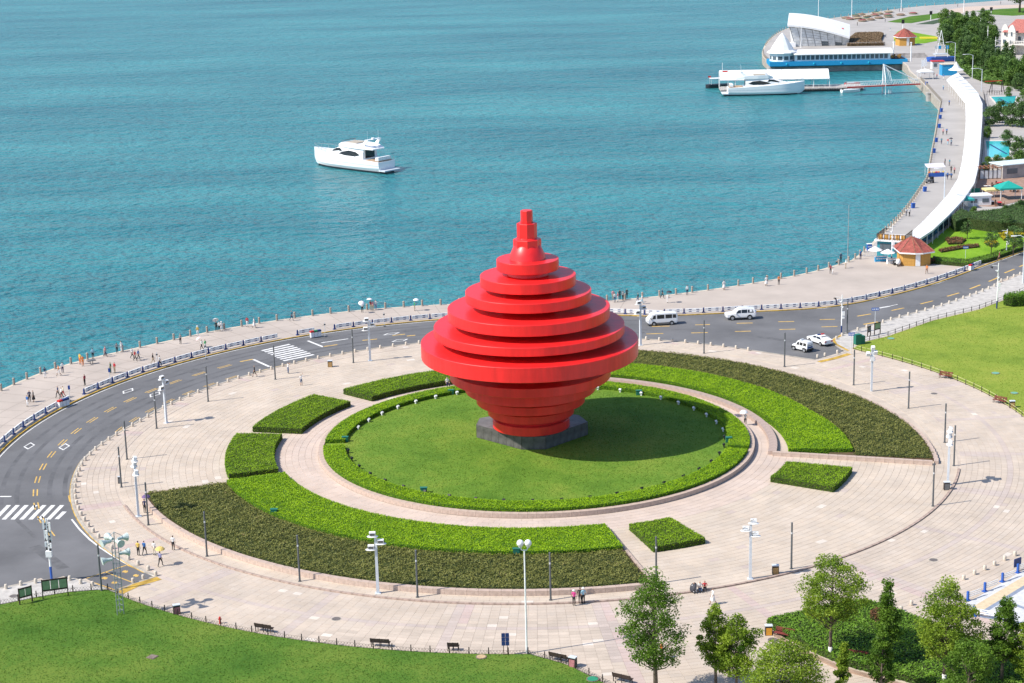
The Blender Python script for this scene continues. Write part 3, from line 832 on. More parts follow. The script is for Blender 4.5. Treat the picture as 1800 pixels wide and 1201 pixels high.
# ground lights and boxes beside the round hedge
M_green_box = flat('green_utility_box', (0.02, 0.16, 0.11), 0.5)
M_black = flat('black_metal', (0.02, 0.02, 0.022), 0.5); M_wmetal = flat('white_metal', (0.78, 0.79, 0.80), 0.4)
q = MB(); q.box(0, 0, .06, .18, .18, .12); q.cyl(0, 0, .12, .22, .03); q.box(0, .03, .36, .34, .26, .28, rx=-.5); fl_me = q.mesh('spotlight', M_black)
fl_w = bpy.data.meshes.new('spotlight'); fl_w = fl_me.copy(); fl_w.materials.clear(); fl_w.materials.append(M_wmetal)
for i, th in enumerate(range(-172, 172, 8)):
    far = th > 0
    o = obj('spotlight', fl_w if far else fl_me, None, (*pol(24.1 if far else 23.9, th), 0.42 if far else 0.47), rad(th + 90))
    tag(o, 'small white spotlight on the lawn edge at the far hedge, facing the sculpture' if far else 'small black spotlight on the lawn edge at the near hedge, facing the sculpture', 'spotlight', 'white lawn spotlights' if far else 'black lawn spotlights')
for px, py, lab in ((745, 863, 'green utility box behind the near hedge of the round lawn, left of centre'), (1123, 691, 'green utility box at the far hedge, right of the sculpture'), (793, 690, 'green utility box at the far hedge, left of the sculpture'), (1281, 774, 'green utility box at the right end of the round lawn'), (607, 773, 'green utility box at the left end of the round lawn'), (908, 971, 'green utility box behind the shrub bed near the twin globe lamp'), (482, 901, 'green utility box between the front hedge and the shrub bed at the left')):
    t = thing('utility_box', lab, 'utility box', (*S(px, py + 3, .45), 0.42), 0)
    q = MB(); q.box(0, 0, .32, .75, .4, .64); q.build('cabinet', M_green_box, t)
    q = MB(); q.box(0, 0, .665, .85, .5, .05); q.build('lid', M_green_box, t)
    q = MB(); q.box(0, -.21, .32, .6, .02, .5); q.build('door', M_green_box, t)

# ---------------------------------------------------------------- red landmark: a plain tiered stand-in on its dark plinth
M_red = mat('red_painted_steel', (0.80, 0.020, 0.020), 0.40, 0.09, 0.8, spec=0.5, coat=0.1, stretch=(1, 1, 0.18), detail=7.0)
M_gran = mat('dark_granite', (0.105, 0.100, 0.095), 0.55, 0.25, 0.9, bump=0.2, bscale=5)
M_grant = mat('dark_granite_top', (0.17, 0.16, 0.155), 0.5, 0.2, 0.9)
land = thing('red_sculpture', 'tall red tiered sculpture of round plates on a dark granite plinth', 'sculpture', (-0.55, 0.9, 0.42))
hexp = [(-7.0, 0.9), (-1.3, -4.6), (1.7, -4.75), (7.2, 0.9), (6.2, 4.0), (1.5, 6.4), (-1.5, 6.4), (-6.6, 3.8)]
q = MB(); q.prism(hexp, -0.05, 1.72, 0, 1); pl = q.build('plinth', [M_grant, M_gran], land)
for i in range(len(hexp)):       # facing panels, one by one
    A, B = Vector(hexp[i]), Vector(hexp[(i + 1) % len(hexp)])
    ln = (B - A).length; npn = max(1, int(round(ln / 1.25))); t_ = (B - A) / ln; nr = Vector((t_.y, -t_.x)); an = math.atan2(t_.y, t_.x)
    for k in range(npn):
        c = A + t_ * ln * ((k + .5) / npn) + nr * 0.03
        q = MB(); q.box(0, 0, 0, ln / npn - .03, .07, 1.66); q.build('stone_panel', M_gran, pl, (c.x, c.y, .86), an)
def bevel_disc(z0, z1, r, ri=0.0, n=96, b=0.05):
    pr = ([(ri, z0)] if ri else [(0.01, z0)]) + [(r - b, z0), (r, z0 + b), (r, z1 - b), (r - b, z1)] + ([(ri, z1)] if ri else [(0.01, z1)])
    q = MB(); q.lathe(pr, n, cap=False)
    if ri: q.lathe([(ri, z1), (ri, z0)], n, cap=False)
    return q
q = MB(); q.lathe([(4.0, 1.72), (4.4, 2.6), (3.4, 6.0), (4.6, 12.6), (3.0, 19.0), (2.2, 24.0), (1.2, 26.2)], 48); q.build('core', M_red, land, smooth=True)
for z0, z1, r in ((1.74, 2.9, 4.9), (3.5, 4.5, 5.5), (5.0, 6.1, 6.9), (6.6, 7.8, 8.3), (8.3, 9.5, 10.2), (11.2, 13.1, 13.7), (14.0, 15.1, 12.0), (16.0, 17.4, 10.2), (18.3, 19.5, 7.9), (20.2, 21.5, 6.0), (22.2, 23.5, 3.9)):
    bevel_disc(z0, z1, r).build('round_plate', M_red, land)
for z0, z1, r in ((23.5, 26.0, 1.75), (26.0, 28.0, 1.25), (28.0, 29.6, 0.75)):
    q = MB(); q.lathe([(r, z0), (r, z1 - .05), (r - .05, z1)], 8); q.build('finial', M_red, land)

# ---------------------------------------------------------------- trees
M_bark = mat('tree_bark', (0.16, 0.125, 0.095), 0.9, 0.25, 3.0, bump=0.5, bscale=8)
M_lime = mat('lime_washed_bark', (0.72, 0.70, 0.66), 0.9, 0.1, 3.0)
L_tree = leafmat('street_tree_leaf', (0.036, 0.102, 0.010), (0.175, 0.300, 0.032), 0.42)
L_treeB = leafmat('light_street_tree_leaf', (0.062, 0.145, 0.012), (0.315, 0.425, 0.040), 0.42)
L_pine = leafmat('evergreen_leaf', (0.028, 0.075, 0.020), (0.125, 0.215, 0.060), 0.28)
L_broad = leafmat('broadleaf_leaf', (0.042, 0.108, 0.020), (0.180, 0.300, 0.060), 0.32)

def tree_parts(seed, H, R, base, ncl, lpc, shape='round', leaf=(.16, .34), lm=None, lime=False, trunk_r=None, clr=None):
    rg = np.random.default_rng(seed); lm = lm or L_tree
    tr = trunk_r or max(.07, H * .017)
    lean = rg.normal(0, .02 * H, 2)
    pts = [(0, 0, 0), (lean[0] * .2, lean[1] * .2, H * .3), (lean[0] * .6, lean[1] * .6, H * .6), (lean[0], lean[1], H * .93)]
    tb = MB(); tb.tube(pts, [tr * 1.15, tr * .85, tr * .5, tr * .1], 8)
    cen = []; tries = 0
    while len(cen) < ncl and tries < 4000:
        tries += 1
        zz = rg.uniform(0, 1)
        if shape == 'column': rr = (1 - zz) ** .55 * (0.45 + .55 * min(1, zz * 4)) if zz > .0 else .3
        elif shape == 'cone': rr = (1 - zz) ** .8
        elif shape == 'loose': rr = math.sin(math.pi * min(1, zz * .9 + .12)) ** .7 * (1.05 - .35 * zz)
        else: rr = math.sin(math.pi * (zz * .82 + .14)) ** .6
        a = rg.uniform(0, 2 * math.pi); k = rg.uniform(.25, 1.0) ** .6 * rr * R * (.82 + .26 * math.sin(2 * a + seed) * math.sin(3 * a + 5 * zz + seed * 1.7))
        x, y, z = k * math.cos(a) + lean[0] * zz, k * math.sin(a) + lean[1] * zz, base + (H - base) * (.03 + .95 * zz)
        if all((x - c[0]) ** 2 + (y - c[1]) ** 2 + (z - c[2]) ** 2 > (R * .20) ** 2 for c in cen): cen.append((x, y, z))
    P = []; T = []
    clr = clr or R * .30
    for (x, y, z) in cen:
        z0 = max(base * .75, z - (0.5 + .6 * math.hypot(x, y))); s = z0 / H
        x0, y0 = lean[0] * s, lean[1] * s
        m = Vector((x0, y0, z0)).lerp(Vector((x, y, z)), .55) + Vector((0, 0, -.06 * R))
        w = tr * .42 * (1 - s * .7)
        tb.tube([(x0, y0, z0), m, (x, y, z)], [w, w * .6, w * .2], 5)
        n = int(lpc * rg.uniform(.6, 1.4)); cr = clr * rg.uniform(.65, 1.25)
        d = rg.normal(0, 1, (n, 3)); d /= np.linalg.norm(d, axis=1)[:, None]
        p = d * (rg.random(n) ** .45)[:, None] * cr * np.array([1.15, 1.15, .8]) + np.array([x, y, z])
        P.append(p)
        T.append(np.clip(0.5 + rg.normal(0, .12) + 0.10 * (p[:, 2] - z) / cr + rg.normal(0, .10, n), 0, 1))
    P = np.concatenate(P); T = np.concatenate(T)
    cm = leaf_mesh('crown', P, 0.55, rg.uniform(leaf[0], leaf[1], len(P)), T, lm, 0.8, 0.55)
    tm = tb.mesh('trunk', M_bark, True)
    lmesh = None
    if lime:
        l = MB(); l.tube([(0, 0, 0), (lean[0] * .03, lean[1] * .03, 1.15)], [tr * 1.22, tr * 1.12], 8); lmesh = l.mesh('lime_wash', M_lime, True)
    return tm, cm, lmesh

def plant_tree(name, label, x, y, parts, rz=0.0, sc=1.0, group=None, z=0.0):
    t = thing(name, label, 'tree', (x, y, z), rz, group)
    t.scale = (sc, sc, sc) if not hasattr(sc, '__len__') else sc
    tk = obj('trunk', parts[0], t); obj('crown', parts[1], t)
    if parts[2]: obj('lime_wash', parts[2], tk)
    return t
FG = [  # px, py of the foot, height, crown radius, crown base, shape, label
    (1153, 1228, 11.9, 3.5, 3.6, 'loose', 150, 'tall loose-crowned street tree, the leftmost of the foreground trees', L_tree, False),
    (1258, 1212, 8.2, 2.1, 2.4, 'column', 90, 'narrow bushy street tree right beside the leftmost tall tree', L_treeB, False),
    (1294, 1224, 7.5, 2.5, 2.3, 'loose', 110, 'mid-sized street tree with forked crown behind the low trees at the bottom', L_treeB, False),
    (1372, 1262, 6.9, 3.7, 2.0, 'round', 150, 'broad low street tree cut off by the bottom edge, left of the red benches', L_treeB, False),
    (1459, 1157, 9.7, 3.4, 3.6, 'round', 140, 'round-crowned street tree with a white-washed trunk foot before the hedge island', L_treeB, True),
    (1558, 1176, 8.8, 1.3, 2.0, 'cone', 90, 'slim pointed tree rising from the middle of the hedge island', L_tree, True),
    (1659, 1206, 10.2, 3.3, 3.0, 'loose', 150, 'tall spreading street tree right of the slim pointed tree', L_treeB, True),
    (1760, 1206, 8.4, 2.1, 2.6, 'column', 110, 'upright street tree nearest the right edge in front of the tiled walk', L_tree, False),
    (1476, 1232, 5.4, 0.8, 0.8, 'column', 60, 'thin young tree between the two red benches at the bottom edge', L_treeB, False),
    (1548, 1226, 6.6, 1.6, 1.2, 'column', 90, 'young leafy tree in front of the right red bench', L_tree, False),
    (1700, 1262, 7.0, 2.6, 1.5, 'round', 110, 'bushy tree at the bottom edge right of the tall spreading tree', L_tree, False),
    (1815, 1215, 7.2, 2.4, 1.5, 'round', 110, 'bushy tree half outside the right edge at the bottom corner', L_treeB, False)]
for i, (px, py, H, R, bs, sh, ncl, lab, lm, lime) in enumerate(FG):
    x, y = S(px, py)
    plant_tree('street_tree', lab, x, y, tree_parts(100 + i, H, R, bs, int(ncl * .58), 150, sh, (.12, .28), lm, lime, clr=R * .22 if R > 1.5 else R * .4), 0, 1.0, 'street trees in the foreground')
# ================================================================ street furniture
M_post = mat('stone_post', (0.36, 0.315, 0.265), 0.85, 0.15, 3.0)
M_bol = mat('pale_stone_bollard', (0.62, 0.55, 0.46), 0.8, 0.1, 3.0)
M_dpole = flat('dark_grey_pole', (0.105, 0.115, 0.122), 0.5)
M_wpole = flat('pale_grey_pole', (0.60, 0.64, 0.68), 0.45)
M_white_p = flat('white_paint', (0.84, 0.84, 0.83), 0.5)
M_blue_p = flat('blue_paint', (0.030, 0.110, 0.42), 0.5)
M_navy = flat('navy_paint', (0.020, 0.045, 0.170), 0.5)
M_lens = flat('lamp_glass', (0.55, 0.57, 0.58), 0.25)
M_globe = flat('white_globe', (0.86, 0.85, 0.83), 0.35)
M_brownm = flat('dark_brown_metal', (0.050, 0.032, 0.024), 0.6)
M_redwood = mat('red_stained_wood', (0.21, 0.045, 0.038), 0.6, 0.15, 4.0)
M_iron = flat('dark_iron', (0.035, 0.028, 0.026), 0.6)
M_green_p = mat('green_panel', (0.27, 0.37, 0.20), 0.5, 0.12, 2.0)
M_redp = flat('red_paint', (0.55, 0.025, 0.020), 0.5)
M_glass = flat('dark_glass', (0.018, 0.022, 0.026), 0.08, spec=0.6)
M_rubber = flat('black_rubber', (0.018, 0.018, 0.018), 0.8)
M_chrome = flat('silver_rim', (0.50, 0.51, 0.52), 0.3, metal=0.6)
M_car = flat('white_car_paint', (0.80, 0.80, 0.80), 0.25, coat=0.4, var=0.01)
M_greyplastic = flat('grey_plastic', (0.14, 0.145, 0.15), 0.6)

# --- stone posts on the sea edge
q = MB(); q.lathe([(.21, 0), (.21, .12), (.17, .15), (.17, .84), (.20, .88), (.20, .97), (.12, 1.07), (.02, 1.10)], 8); post_me = q.mesh('sea_wall_post', M_post)
def off(line, d):
    out = []
    P = [Vector(p[:2]) for p in line]
    for i in range(len(P)):
        t = (P[min(i + 1, len(P) - 1)] - P[max(i - 1, 0)]).normalized(); out.append((P[i].x + t.y * d, P[i].y - t.x * d))
    return out
wl_ = off(SEA_LINE[12:N_WEST + 1], 0.35)
i0 = min(range(len(wl_)), key=lambda i: (Vector(wl_[i]) - Vector((-75.8, 31.7))).length)
for x, y, a in along(wl_[i0 - 3:], 3.12):
    tag(obj('sea_wall_post', post_me, None, (x, y, 0), a), 'squat stone post in the row along the sea edge of the beige promenade', 'post', 'stone posts along the sea edge')
el_ = off(SEA_LINE[N_WEST + 3:] + QUAY[:2], 0.35)
for x, y, a in along(el_, 2.6):
    tag(obj('sea_wall_post', post_me, None, (x, y, 0), a), 'stone post in the row along the sea edge of the grey promenade at the right', 'post', 'stone posts along the grey promenade')
rl_ = off(QUAY[8:16], 0.35)
for x, y, a in along(rl_, 2.6):
    tag(obj('sea_wall_post', post_me, None, (x, y, 0), a), 'stone post on the rounded end of the far quay', 'post', 'stone posts on the far quay')
for x, y, a in along(off(QUAY[17:], 0.35), 6.0)[:40]:
    tag(obj('sea_wall_post', post_me, None, (x, y, 0), a), 'stone post on the seaward edge of the far plaza', 'post', 'stone posts on the far plaza edge')

# --- small pale bollards between road and plaza
q = MB(); q.lathe([(.17, 0), (.18, .05), (.18, .40), (.15, .49), (.05, .52)], 10); bol_me = q.mesh('kerb_bollard', M_bol, True)
for x, y, a in along(off(I_LEFT, 0.55), 2.1):
    tag(obj('kerb_bollard', bol_me, None, (x, y, 0), 0), 'small round pale bollard in the row between the curving road and the plaza', 'bollard', 'bollards along the plaza kerb')
for px, py in ((1437, 629), (1450, 626), (1472, 621)):
    tag(obj('kerb_bollard', bol_me, None, (*S(px, py), 0), 0), 'small pale bollard behind the two parked white cars', 'bollard', 'bollards behind the parked cars')
for px, py in ((234, 1024), (252, 1018), (274, 1012)):
    tag(obj('kerb_bollard', bol_me, None, (*S(px, py), 0), 0), 'small pale bollard around the yellow-lined parking bay', 'bollard', 'bollards around the parking bay')
for px, py in ((11, 1035), (37, 1029), (63, 1025), (123, 1020), (142, 1026), (163, 1030)):
    tag(obj('kerb_bollard', bol_me, None, (*S(px, py), 0), 0), 'small pale bollard on the kerb beside the notice boards at the lower left', 'bollard', 'bollards by the notice boards')
for x, y, a in along(off(I_EAST[6:], 0.6), 2.2)[2:32]:
    tag(obj('kerb_bollard', bol_me, None, (x, y, 0), 0), 'small pale bollard on the kerb of the light pavement at the upper right', 'bollard', 'bollards along the light pavement')
for k, (px, py) in enumerate([(1584, 1074), (1602, 1064), (1640, 1046), (1694, 1019), (1713, 1010), (1731, 1002), (1748, 994), (1766, 985), (1784, 977)]):
    tag(obj('kerb_bollard', bol_me, None, (*S(px, py), 0), 0, ), 'small stub bollard in the slanting row beside the blue barrier at the lower right', 'bollard', 'stub bollards at the lower right')

# --- blue and white crash barriers
q = MB(); q.box(0, 0, .06, .50, .42, .12); q.box(0, 0, .40, .22, .20, .62); q.box(0, 0, .78, .18, .18, .16, taper=.6); bp_me = q.mesh('barrier_post', M_navy)
RW = MB().box(0, 0, 0, 2.7, .16, .27).mesh('rail', M_white_p); RB = MB().box(0, 0, 0, .46, .175, .12).mesh('stripe', M_navy)
def barrier(x, y, a, lab, grp):
    t = thing('traffic_barrier', lab, 'barrier', (x, y, 0), a, grp)
    obj('post', bp_me, t)
    for z in (.34, .66):
        r = obj('rail', RW, t, (1.6, 0, z))
        for s_ in (-.62, .62): obj('stripe', RB, r, (s_, 0, 0))
kl = off(K_LINE, -0.62)
iA = min(range(len(kl)), key=lambda i: (Vector(kl[i]) - Vector(S(0, 782))).length)
run = along(kl[iA - 2:], 3.22)
for x, y, a in run:
    p = Vector((x, y, 0)) - CAM; d = p.dot(_fw); X = 900 + FPX * p.dot(CR) / d
    Y = 600.5 - FPX * p.dot(CU) / d
    if 462 < X < 500 or 552 < X < 578 or 112 < X < 128 or X > 1716: continue
    if X < 760: barrier(x, y, a, 'blue and white barrier section on the kerb left of the red sculpture', 'barriers left of the sculpture')
    else: barrier(x, y, a, 'blue and white barrier section on the kerb right of the red sculpture', 'barriers right of the sculpture')
# the blue barrier at the lower right
pr = [(1701, 1056), (1731, 1040), (1762, 1023), (1789, 1007)]
for i, (px, py) in enumerate(pr + [(1712, 1083)]):
    x, y = S(px, py)
    t = thing('folding_barrier', 'bright blue barrier post with white rails, ' + ('the one nearest the hedge island', 'second of the slanting row', 'third of the slanting row', 'farthest, before the dark board', 'standing apart on the tiled walk')[i], 'barrier', (x, y, 0), 0.62 if i < 4 else -0.5)
    q = MB(); q.box(0, 0, .05, .5, .42, .1); q.box(0, 0, .5, .2, .2, .95); q.build('post', M_blue_p, t)
    q = MB()
    for z in (.38, .58, .78): q.box(1.05, 0, z, 1.9, .05, .07)
    q.build('rail', M_white_p, t)
t = thing('barrier_board', 'dark blue board on the farthest blue barrier post at the lower right', 'sign board', (*S(1788, 1003), .4), 0.62)
q = MB()
q.box(0, 0, .5, 1.1, .06, .9); q.build('panel', M_navy, t)
q = MB(); q.box(0, 0, -.15, .08, .08, .5); q.build('leg', M_navy, t)

# --- slim dark lamp posts
def lamp_post_proto():
    t = thing('lamp_post', 'x', 'lamp post')
    q = MB(); q.cyl(0, 0, 0, .04, .19, n=12); q.build('base_plate', M_dpole, t)
    q = MB(); q.cyl(0, 0, .03, 3.85, .105, .095, 12); q.build('pole', M_dpole, t, smooth=False)
    q = MB(); q.cyl(0, 0, 3.85, 4.05, .10, n=12); q.build('lamp_ring', M_lens, t)
    q = MB(); q.cyl(0, 0, 4.05, 5.05, .095, n=12); q.cyl(0, 0, 5.05, 5.1, .12, .08, 12); q.build('head', M_dpole, t)
    return t
LP = [(213.6, 856.6, 'slim dark lamp post left of the dark shrub bed, nearest the left crossing'), (223.4, 807.6, 'slim dark lamp post on the left plaza above the first one by the crossing'), (261, 923, 'slim dark lamp post at the left tip of the dark shrub bed'), (364, 978, 'slim dark lamp post before the curved wall right of the walking group'), (527, 1022, 'slim dark lamp post before the shrub bed, left of the white floodlight mast'), (734, 1050, 'slim dark lamp post before the shrub bed, right of the white floodlight mast'), (968, 1055, 'slim dark lamp post right of the twin globe lamp'), (1153.6, 1026, 'slim dark lamp post behind the leftmost foreground tree'), (1391, 1000, 'slim dark lamp post beside the bin on the front kerb at the right'), (1639.7, 890, 'slim dark lamp post below the corner of the right shrub bed'), (1676.7, 819, 'slim dark lamp post on the kerb right of the shrub bed corner'), (1660.5, 778, 'slim dark lamp post outside the right shrub bed, above its corner'), (1597, 718, 'slim dark lamp post outside the middle of the right shrub bed'), (1500.6, 677, 'slim dark lamp post beside the white camera mast on the right plaza'), (1379, 644.7, 'slim dark lamp post in front of the parked white cars'), (1237.5, 621, 'slim dark lamp post behind the right shrub bed, below the road'), (1489, 586.3, 'slim dark lamp post beside the camera mast at the road corner'), (1057, 614, 'slim dark lamp post just right of the sculpture by the road'), (484, 667, 'slim dark lamp post beside the zebra crossing behind the plaza'), (366, 705.8, 'slim dark lamp post on the left plaza, right of the left floodlight mast'), (275.5, 753.4, 'slim dark lamp post just left of the left floodlight mast'), (621.3, 637.8, 'slim dark lamp post beside the floodlight mast behind the left hedges'), (178.7, 1039.4, 'slim dark lamp post at the parking bay at the lower left')]
lp0 = lamp_post_proto()
for i, (px, py, lab) in enumerate(LP):
    if i == 0:
        lp0.location = (*S(px, py), 0); lp0['label'] = lab; lp0['group'] = 'slim dark lamp posts'
    else: dup(lp0, (*S(px, py), 0), 0.3 * i, lab, 'slim dark lamp posts')

# --- floodlight masts
def flood_proto():
    t = thing('floodlight_mast', 'x', 'floodlight')
    q = MB(); q.box(0, 0, .03, .6, .6, .06); q.build('base_plate', M_wpole, t)
    q = MB(); q.box(0, 0, 3.1, .30, .24, 6.1, taper=.85); q.build('pole', M_wpole, t)
    for dx, dz, a in ((-.5, 4.75, 0.0), (.5, 5.35, 0.2), (-.3, 6.15, -.1)):
        q = MB(); q.lathe([(.15, -.06), (.56, -.03), (.58, .02), (.2, .06)], 14, sx=1.0, sy=.6); ds = q.build('tray', M_white_p, t, (dx, 0, dz))
        q = MB(); q.box(0, -.05, .30, .62, .34, .40, rx=.25); q.build('floodlight', M_white_p, ds)
        q = MB(); q.box(0, -.235, .27, .5, .03, .28, rx=.25); q.build('lens', M_greyplastic, ds)
        q = MB(); q.tube([(.3, .1, .06), (.38, .14, .3), (0, .2, .5)], .025, 5); q.build('bracket', M_greyplastic, ds)
    return t
FM = [(650.7, 634.4, 1.0, .2, 'white floodlight mast behind the left hedges near the road'), (292.5, 743.5, 1.0, 1.0, 'white floodlight mast on the left plaza'), (243.6, 908, 1.1, 1.9, 'white floodlight mast at the left tip of the dark shrub bed'), (664.5, 1043, 1.0, 0.0, 'white floodlight mast in front of the dark shrub bed'), (1318.8, 1017.6, 0.98, 3.1, 'white floodlight mast on the front kerb at the right'), (1666, 853, 1.08, 1.4, 'white floodlight mast at the corner of the right shrub bed'), (1126, 607, 1.05, .4, 'white floodlight mast by the white van')]
f0 = flood_proto()
for i, (px, py, sc, rz, lab) in enumerate(FM):
    if i == 0: f0.location = (*S(px, py), 0); f0.rotation_euler = (0, 0, rz); f0['label'] = lab; f0['group'] = 'floodlight masts'
    else: dup(f0, (*S(px, py), 0), rz, lab, 'floodlight masts', sc)
# --- camera masts
def camera_mast(px, py, H, lab, square=False, blue=True):
    t = thing('camera_mast', lab, 'camera mast', (*S(px, py), 0))
    q = MB()
    if square: q.box(0, 0, H / 2, .26, .26, H)
    else: q.cyl(0, 0, 1.3, H, .10, .07, 10)
    q.build('pole', M_white_p if not square else M_wpole, t)
    if not square:
        q = MB(); q.cyl(0, 0, 0, 1.3, .115, n=10); q.build('foot', M_navy if blue else M_wpole, t)
        q = MB(); q.tube([(0, 0, H * .93), (-1.0, 0, H * .95)], .04); q.build('arm', M_white_p, t)
        q = MB(); q.box(.22, -.05, H * .52, .42, .3, .62); q.box(.22, -.05, H * .42, .36, .26, .3); q.build('control_box', M_white_p, t)
        for k, (dx, z) in enumerate(((-1.0, H * .9), (-.15, H * .82), (.12, H * .68))):
            q = MB(); q.sphere(dx, 0, z, .14, nu=8, nv=6); q.box(dx - .1, 0, z + .12, .4, .14, .12); q.build('camera', M_white_p if k else M_black, t)
    else:
        q = MB(); q.box(0, -.05, H * .74, .55, .4, .8); q.box(.3, -.05, H * .72, .16, .3, .5); q.build('control_box', M_white_p, t)
        q = MB(); q.box(0, 0, H * .86, 1.5, .08, .08); q.build('arm', M_wpole, t)
        for dx, z in ((-.6, H * .84), (.05, H * .97), (.4, H * .87)):
            q = MB(); q.box(dx, -.1, z, .5, .45, .5, rx=.4); q.build('floodlight', M_white_p, t)
    return t
camera_mast(1479, 587, 6.2, 'white camera mast with dark blue foot at the road corner by the light pavement')
camera_mast(1531.7, 688, 6.4, 'square white camera mast with floodlights on the right plaza', True)
camera_mast(1752, 543, 7.6, 'white camera mast with an arm over the road, beside the round green bush')
camera_mast(1769, 446, 4.6, 'white camera mast on the pavement in front of the flower beds', False, False)
camera_mast(1567, 463, 7.0, 'white camera mast beside the parasols of the blue stall')
# --- twin globe lamp
t = thing('globe_lamp', 'tall white post with two round white globes in the lawn corner', 'street lamp', (*S(926, 1149), 0.05))
q = MB(); q.cyl(0, 0, 0, 10.3, .10, .065, 10); q.build('pole', M_white_p, t)
q = MB(); q.tube([(-.42, 0, 10.55), (-.2, 0, 10.25), (.2, 0, 10.25), (.42, 0, 10.55)], .05); q.build('bracket', M_wpole, t)
for s in (-.36, .36):
    q = MB(); q.sphere(s, 0, 10.95, .33, nu=16, nv=10); q.build('globe', M_globe, t, smooth=True)
    q = MB(); q.lathe([(.1, 10.5), (.17, 10.58), (.2, 10.7)], 10, x=s); q.build('socket', M_wpole, t)
# --- siren tower
t = thing('loudspeaker_tower', 'grey lattice tower with horn loudspeakers standing in the lawn at the lower left', 'loudspeaker tower', (*S(212, 1080), 0.05), 0.3)
M_galv = flat('galvanised_steel', (0.33, 0.37, 0.38), 0.5, metal=.3)
H = 7.2
leg = [(-.32, -.2), (.32, -.2), (0, .36)]
for x, y in leg: q = MB(); q.cyl(x, y, 0, H, .045, n=6); q.build('leg', M_galv, t)
q = MB()
for k in range(12):
    z = .4 + k * .56
    for i in range(3):
        a, b = leg[i], leg[(i + 1) % 3]; q.tube([(a[0], a[1], z), (b[0], b[1], z)], .022, 5)
q.build('rung', M_galv, t)
q = MB(); q.cyl(0, 0, H - 1.2, H + 1.5, .05, n=6); q.build('mast', M_galv, t)
q = MB()
for i in range(4):
    a = i * math.pi / 2 + .4; q.tube([(0, 0, H + 1.5), (1.25 * math.cos(a), 1.25 * math.sin(a), H + .6), (0, 0, H + .5)], .03, 5)
q.build('frame', M_galv, t)
M_horn = flat('pale_green_grey_horn', (0.52, 0.60, 0.58), 0.5)
for i, (a, z) in enumerate(((.4, H + .65), (1.97, H + .65), (3.54, H + .65), (5.1, H + .65), (3.3, H - 1.3), (.3, H - .9))):
    q = MB(); u = Vector((math.cos(a), math.sin(a), 0))
    q.tube([tuple(u * .35 + Vector((0, 0, z))), tuple(u * .85 + Vector((0, 0, z))), tuple(u * 1.15 + Vector((0, 0, z))), tuple(u * 1.4 + Vector((0, 0, z - .04)))], [.14, .18, .30, .42], 12)
    q.build('horn', M_horn, t)
# --- telecom mast
t = thing('telecom_mast', 'white and blue phone mast crowded with antennas behind the notice boards', 'phone mast', (*S(91, 1021), 0))
q = MB(); q.cyl(0, 0, 0, 1.6, .13, n=12); q.build('foot', M_blue_p, t)
q = MB(); q.cyl(0, 0, 1.6, 6.9, .12, .09, 12); q.build('pole', M_white_p, t)
q = MB(); q.box(.0, -.1, 3.05, .62, .45, .62); q.build('control_box', M_white_p, t)
for k, (x, y, z) in enumerate(((-.3, -.1, 6.3), (.3, -.05, 6.0), (0, .3, 6.2), (-.28, .1, 5.1), (.3, .1, 4.9), (0, -.3, 5.2), (-.25, -.05, 4.1), (.26, -.1, 3.95))):
    q = MB(); q.box(x, y, z, .2, .14, 1.0 if k < 6 else .5); q.build('antenna', M_white_p if k % 3 else M_wpole, t)
    q = MB(); q.box(x * .55, y * .55, z, .22, .1, .12); q.build('bracket', M_black, t); q = MB(); q.box(x * .7, y * .5, z - .5, .16, .14, .24); q.build('radio_unit', M_black, t)
# --- notice boards
def board(px, py, px2, py2, H, panels, lab, legs=2, mt=None):
    a, b = Vector(S(px, py)), Vector(S(px2, py2)); L = (b - a).length; an = math.atan2(b.y - a.y, b.x - a.x)
    t = thing('notice_board', lab, 'notice board', (a.x, a.y, .05), an)
    for i in range(legs): q = MB(); q.box(L * i / (legs - 1), 0, H / 2, .11, .11, H); q.build('leg', M_brownm, t)
    q = MB(); q.box(L / 2, 0, H * .94, L, .1, .14); q.box(L / 2, 0, H * .42, L, .1, .16); q.build('frame', M_brownm, t)
    w = L / panels
    for i in range(panels):
        q = MB(); q.box((i + .5) * w, -.02, H * .68, w * .93, .05, H * .44); q.build('panel', mt or M_green_p, t)
board(35, 1064, 57, 1058, 1.75, 2, 'small brown notice board with two green panels at the lower left')
board(76, 1054, 120, 1048, 2.1, 3, 'wide brown notice board with three green panels at the lower left')
board(1537, 589, 1547, 587, 1.9, 2, 'small brown notice board with two olive panels at the corner of the right lawn')
board(1525, 592, 1530, 590.5, 1.6, 1, 'narrow grey notice board left of the olive panel board', mt=M_greyplastic)
t = thing('sign_board', 'dark blue sign of six panels on two posts in the lawn corner', 'sign', (*S(889, 1152), .05))
for s in (-.18, .18): q = MB(); q.box(s, 0, 1.1, .06, .06, 2.2); q.build('post', M_brownm, t)
for i in range(3):
    for j in (0, 1): q = MB(); q.box((j - .5) * .37, -.05, 1.15 + .42 * i, .35, .05, .39); q.build('panel', M_navy, t)
def road_sign(px, py, H, w, lab, ly=0.0):
    t = thing('street_sign', lab, 'street sign', (*S(px, py), 0), ly)
    q = MB(); q.cyl(0, 0, 0, H, .04, n=8); q.build('pole', M_wpole, t)
    p = MB(); p.box(0, -.05, H - .2, w, .05, .45); pn = p.build('panel', M_blue_p, t)
    q = MB()
    for k in range(4): q.box(-w * .33 + k * w * .22, -.08, H - .2, w * .12, .01, .2)
    q.build('lettering', M_white_p, pn)
road_sign(1538, 574, 3.0, 1.2, 'blue street name sign on a pole over the road at the light pavement')
road_sign(1697, 455, 2.3, 1.0, 'blue street name sign in the flower garden near the kiosk')
road_sign(1496, 623, 3.3, .9, 'light blue sign on a pole at the corner of the right lawn')
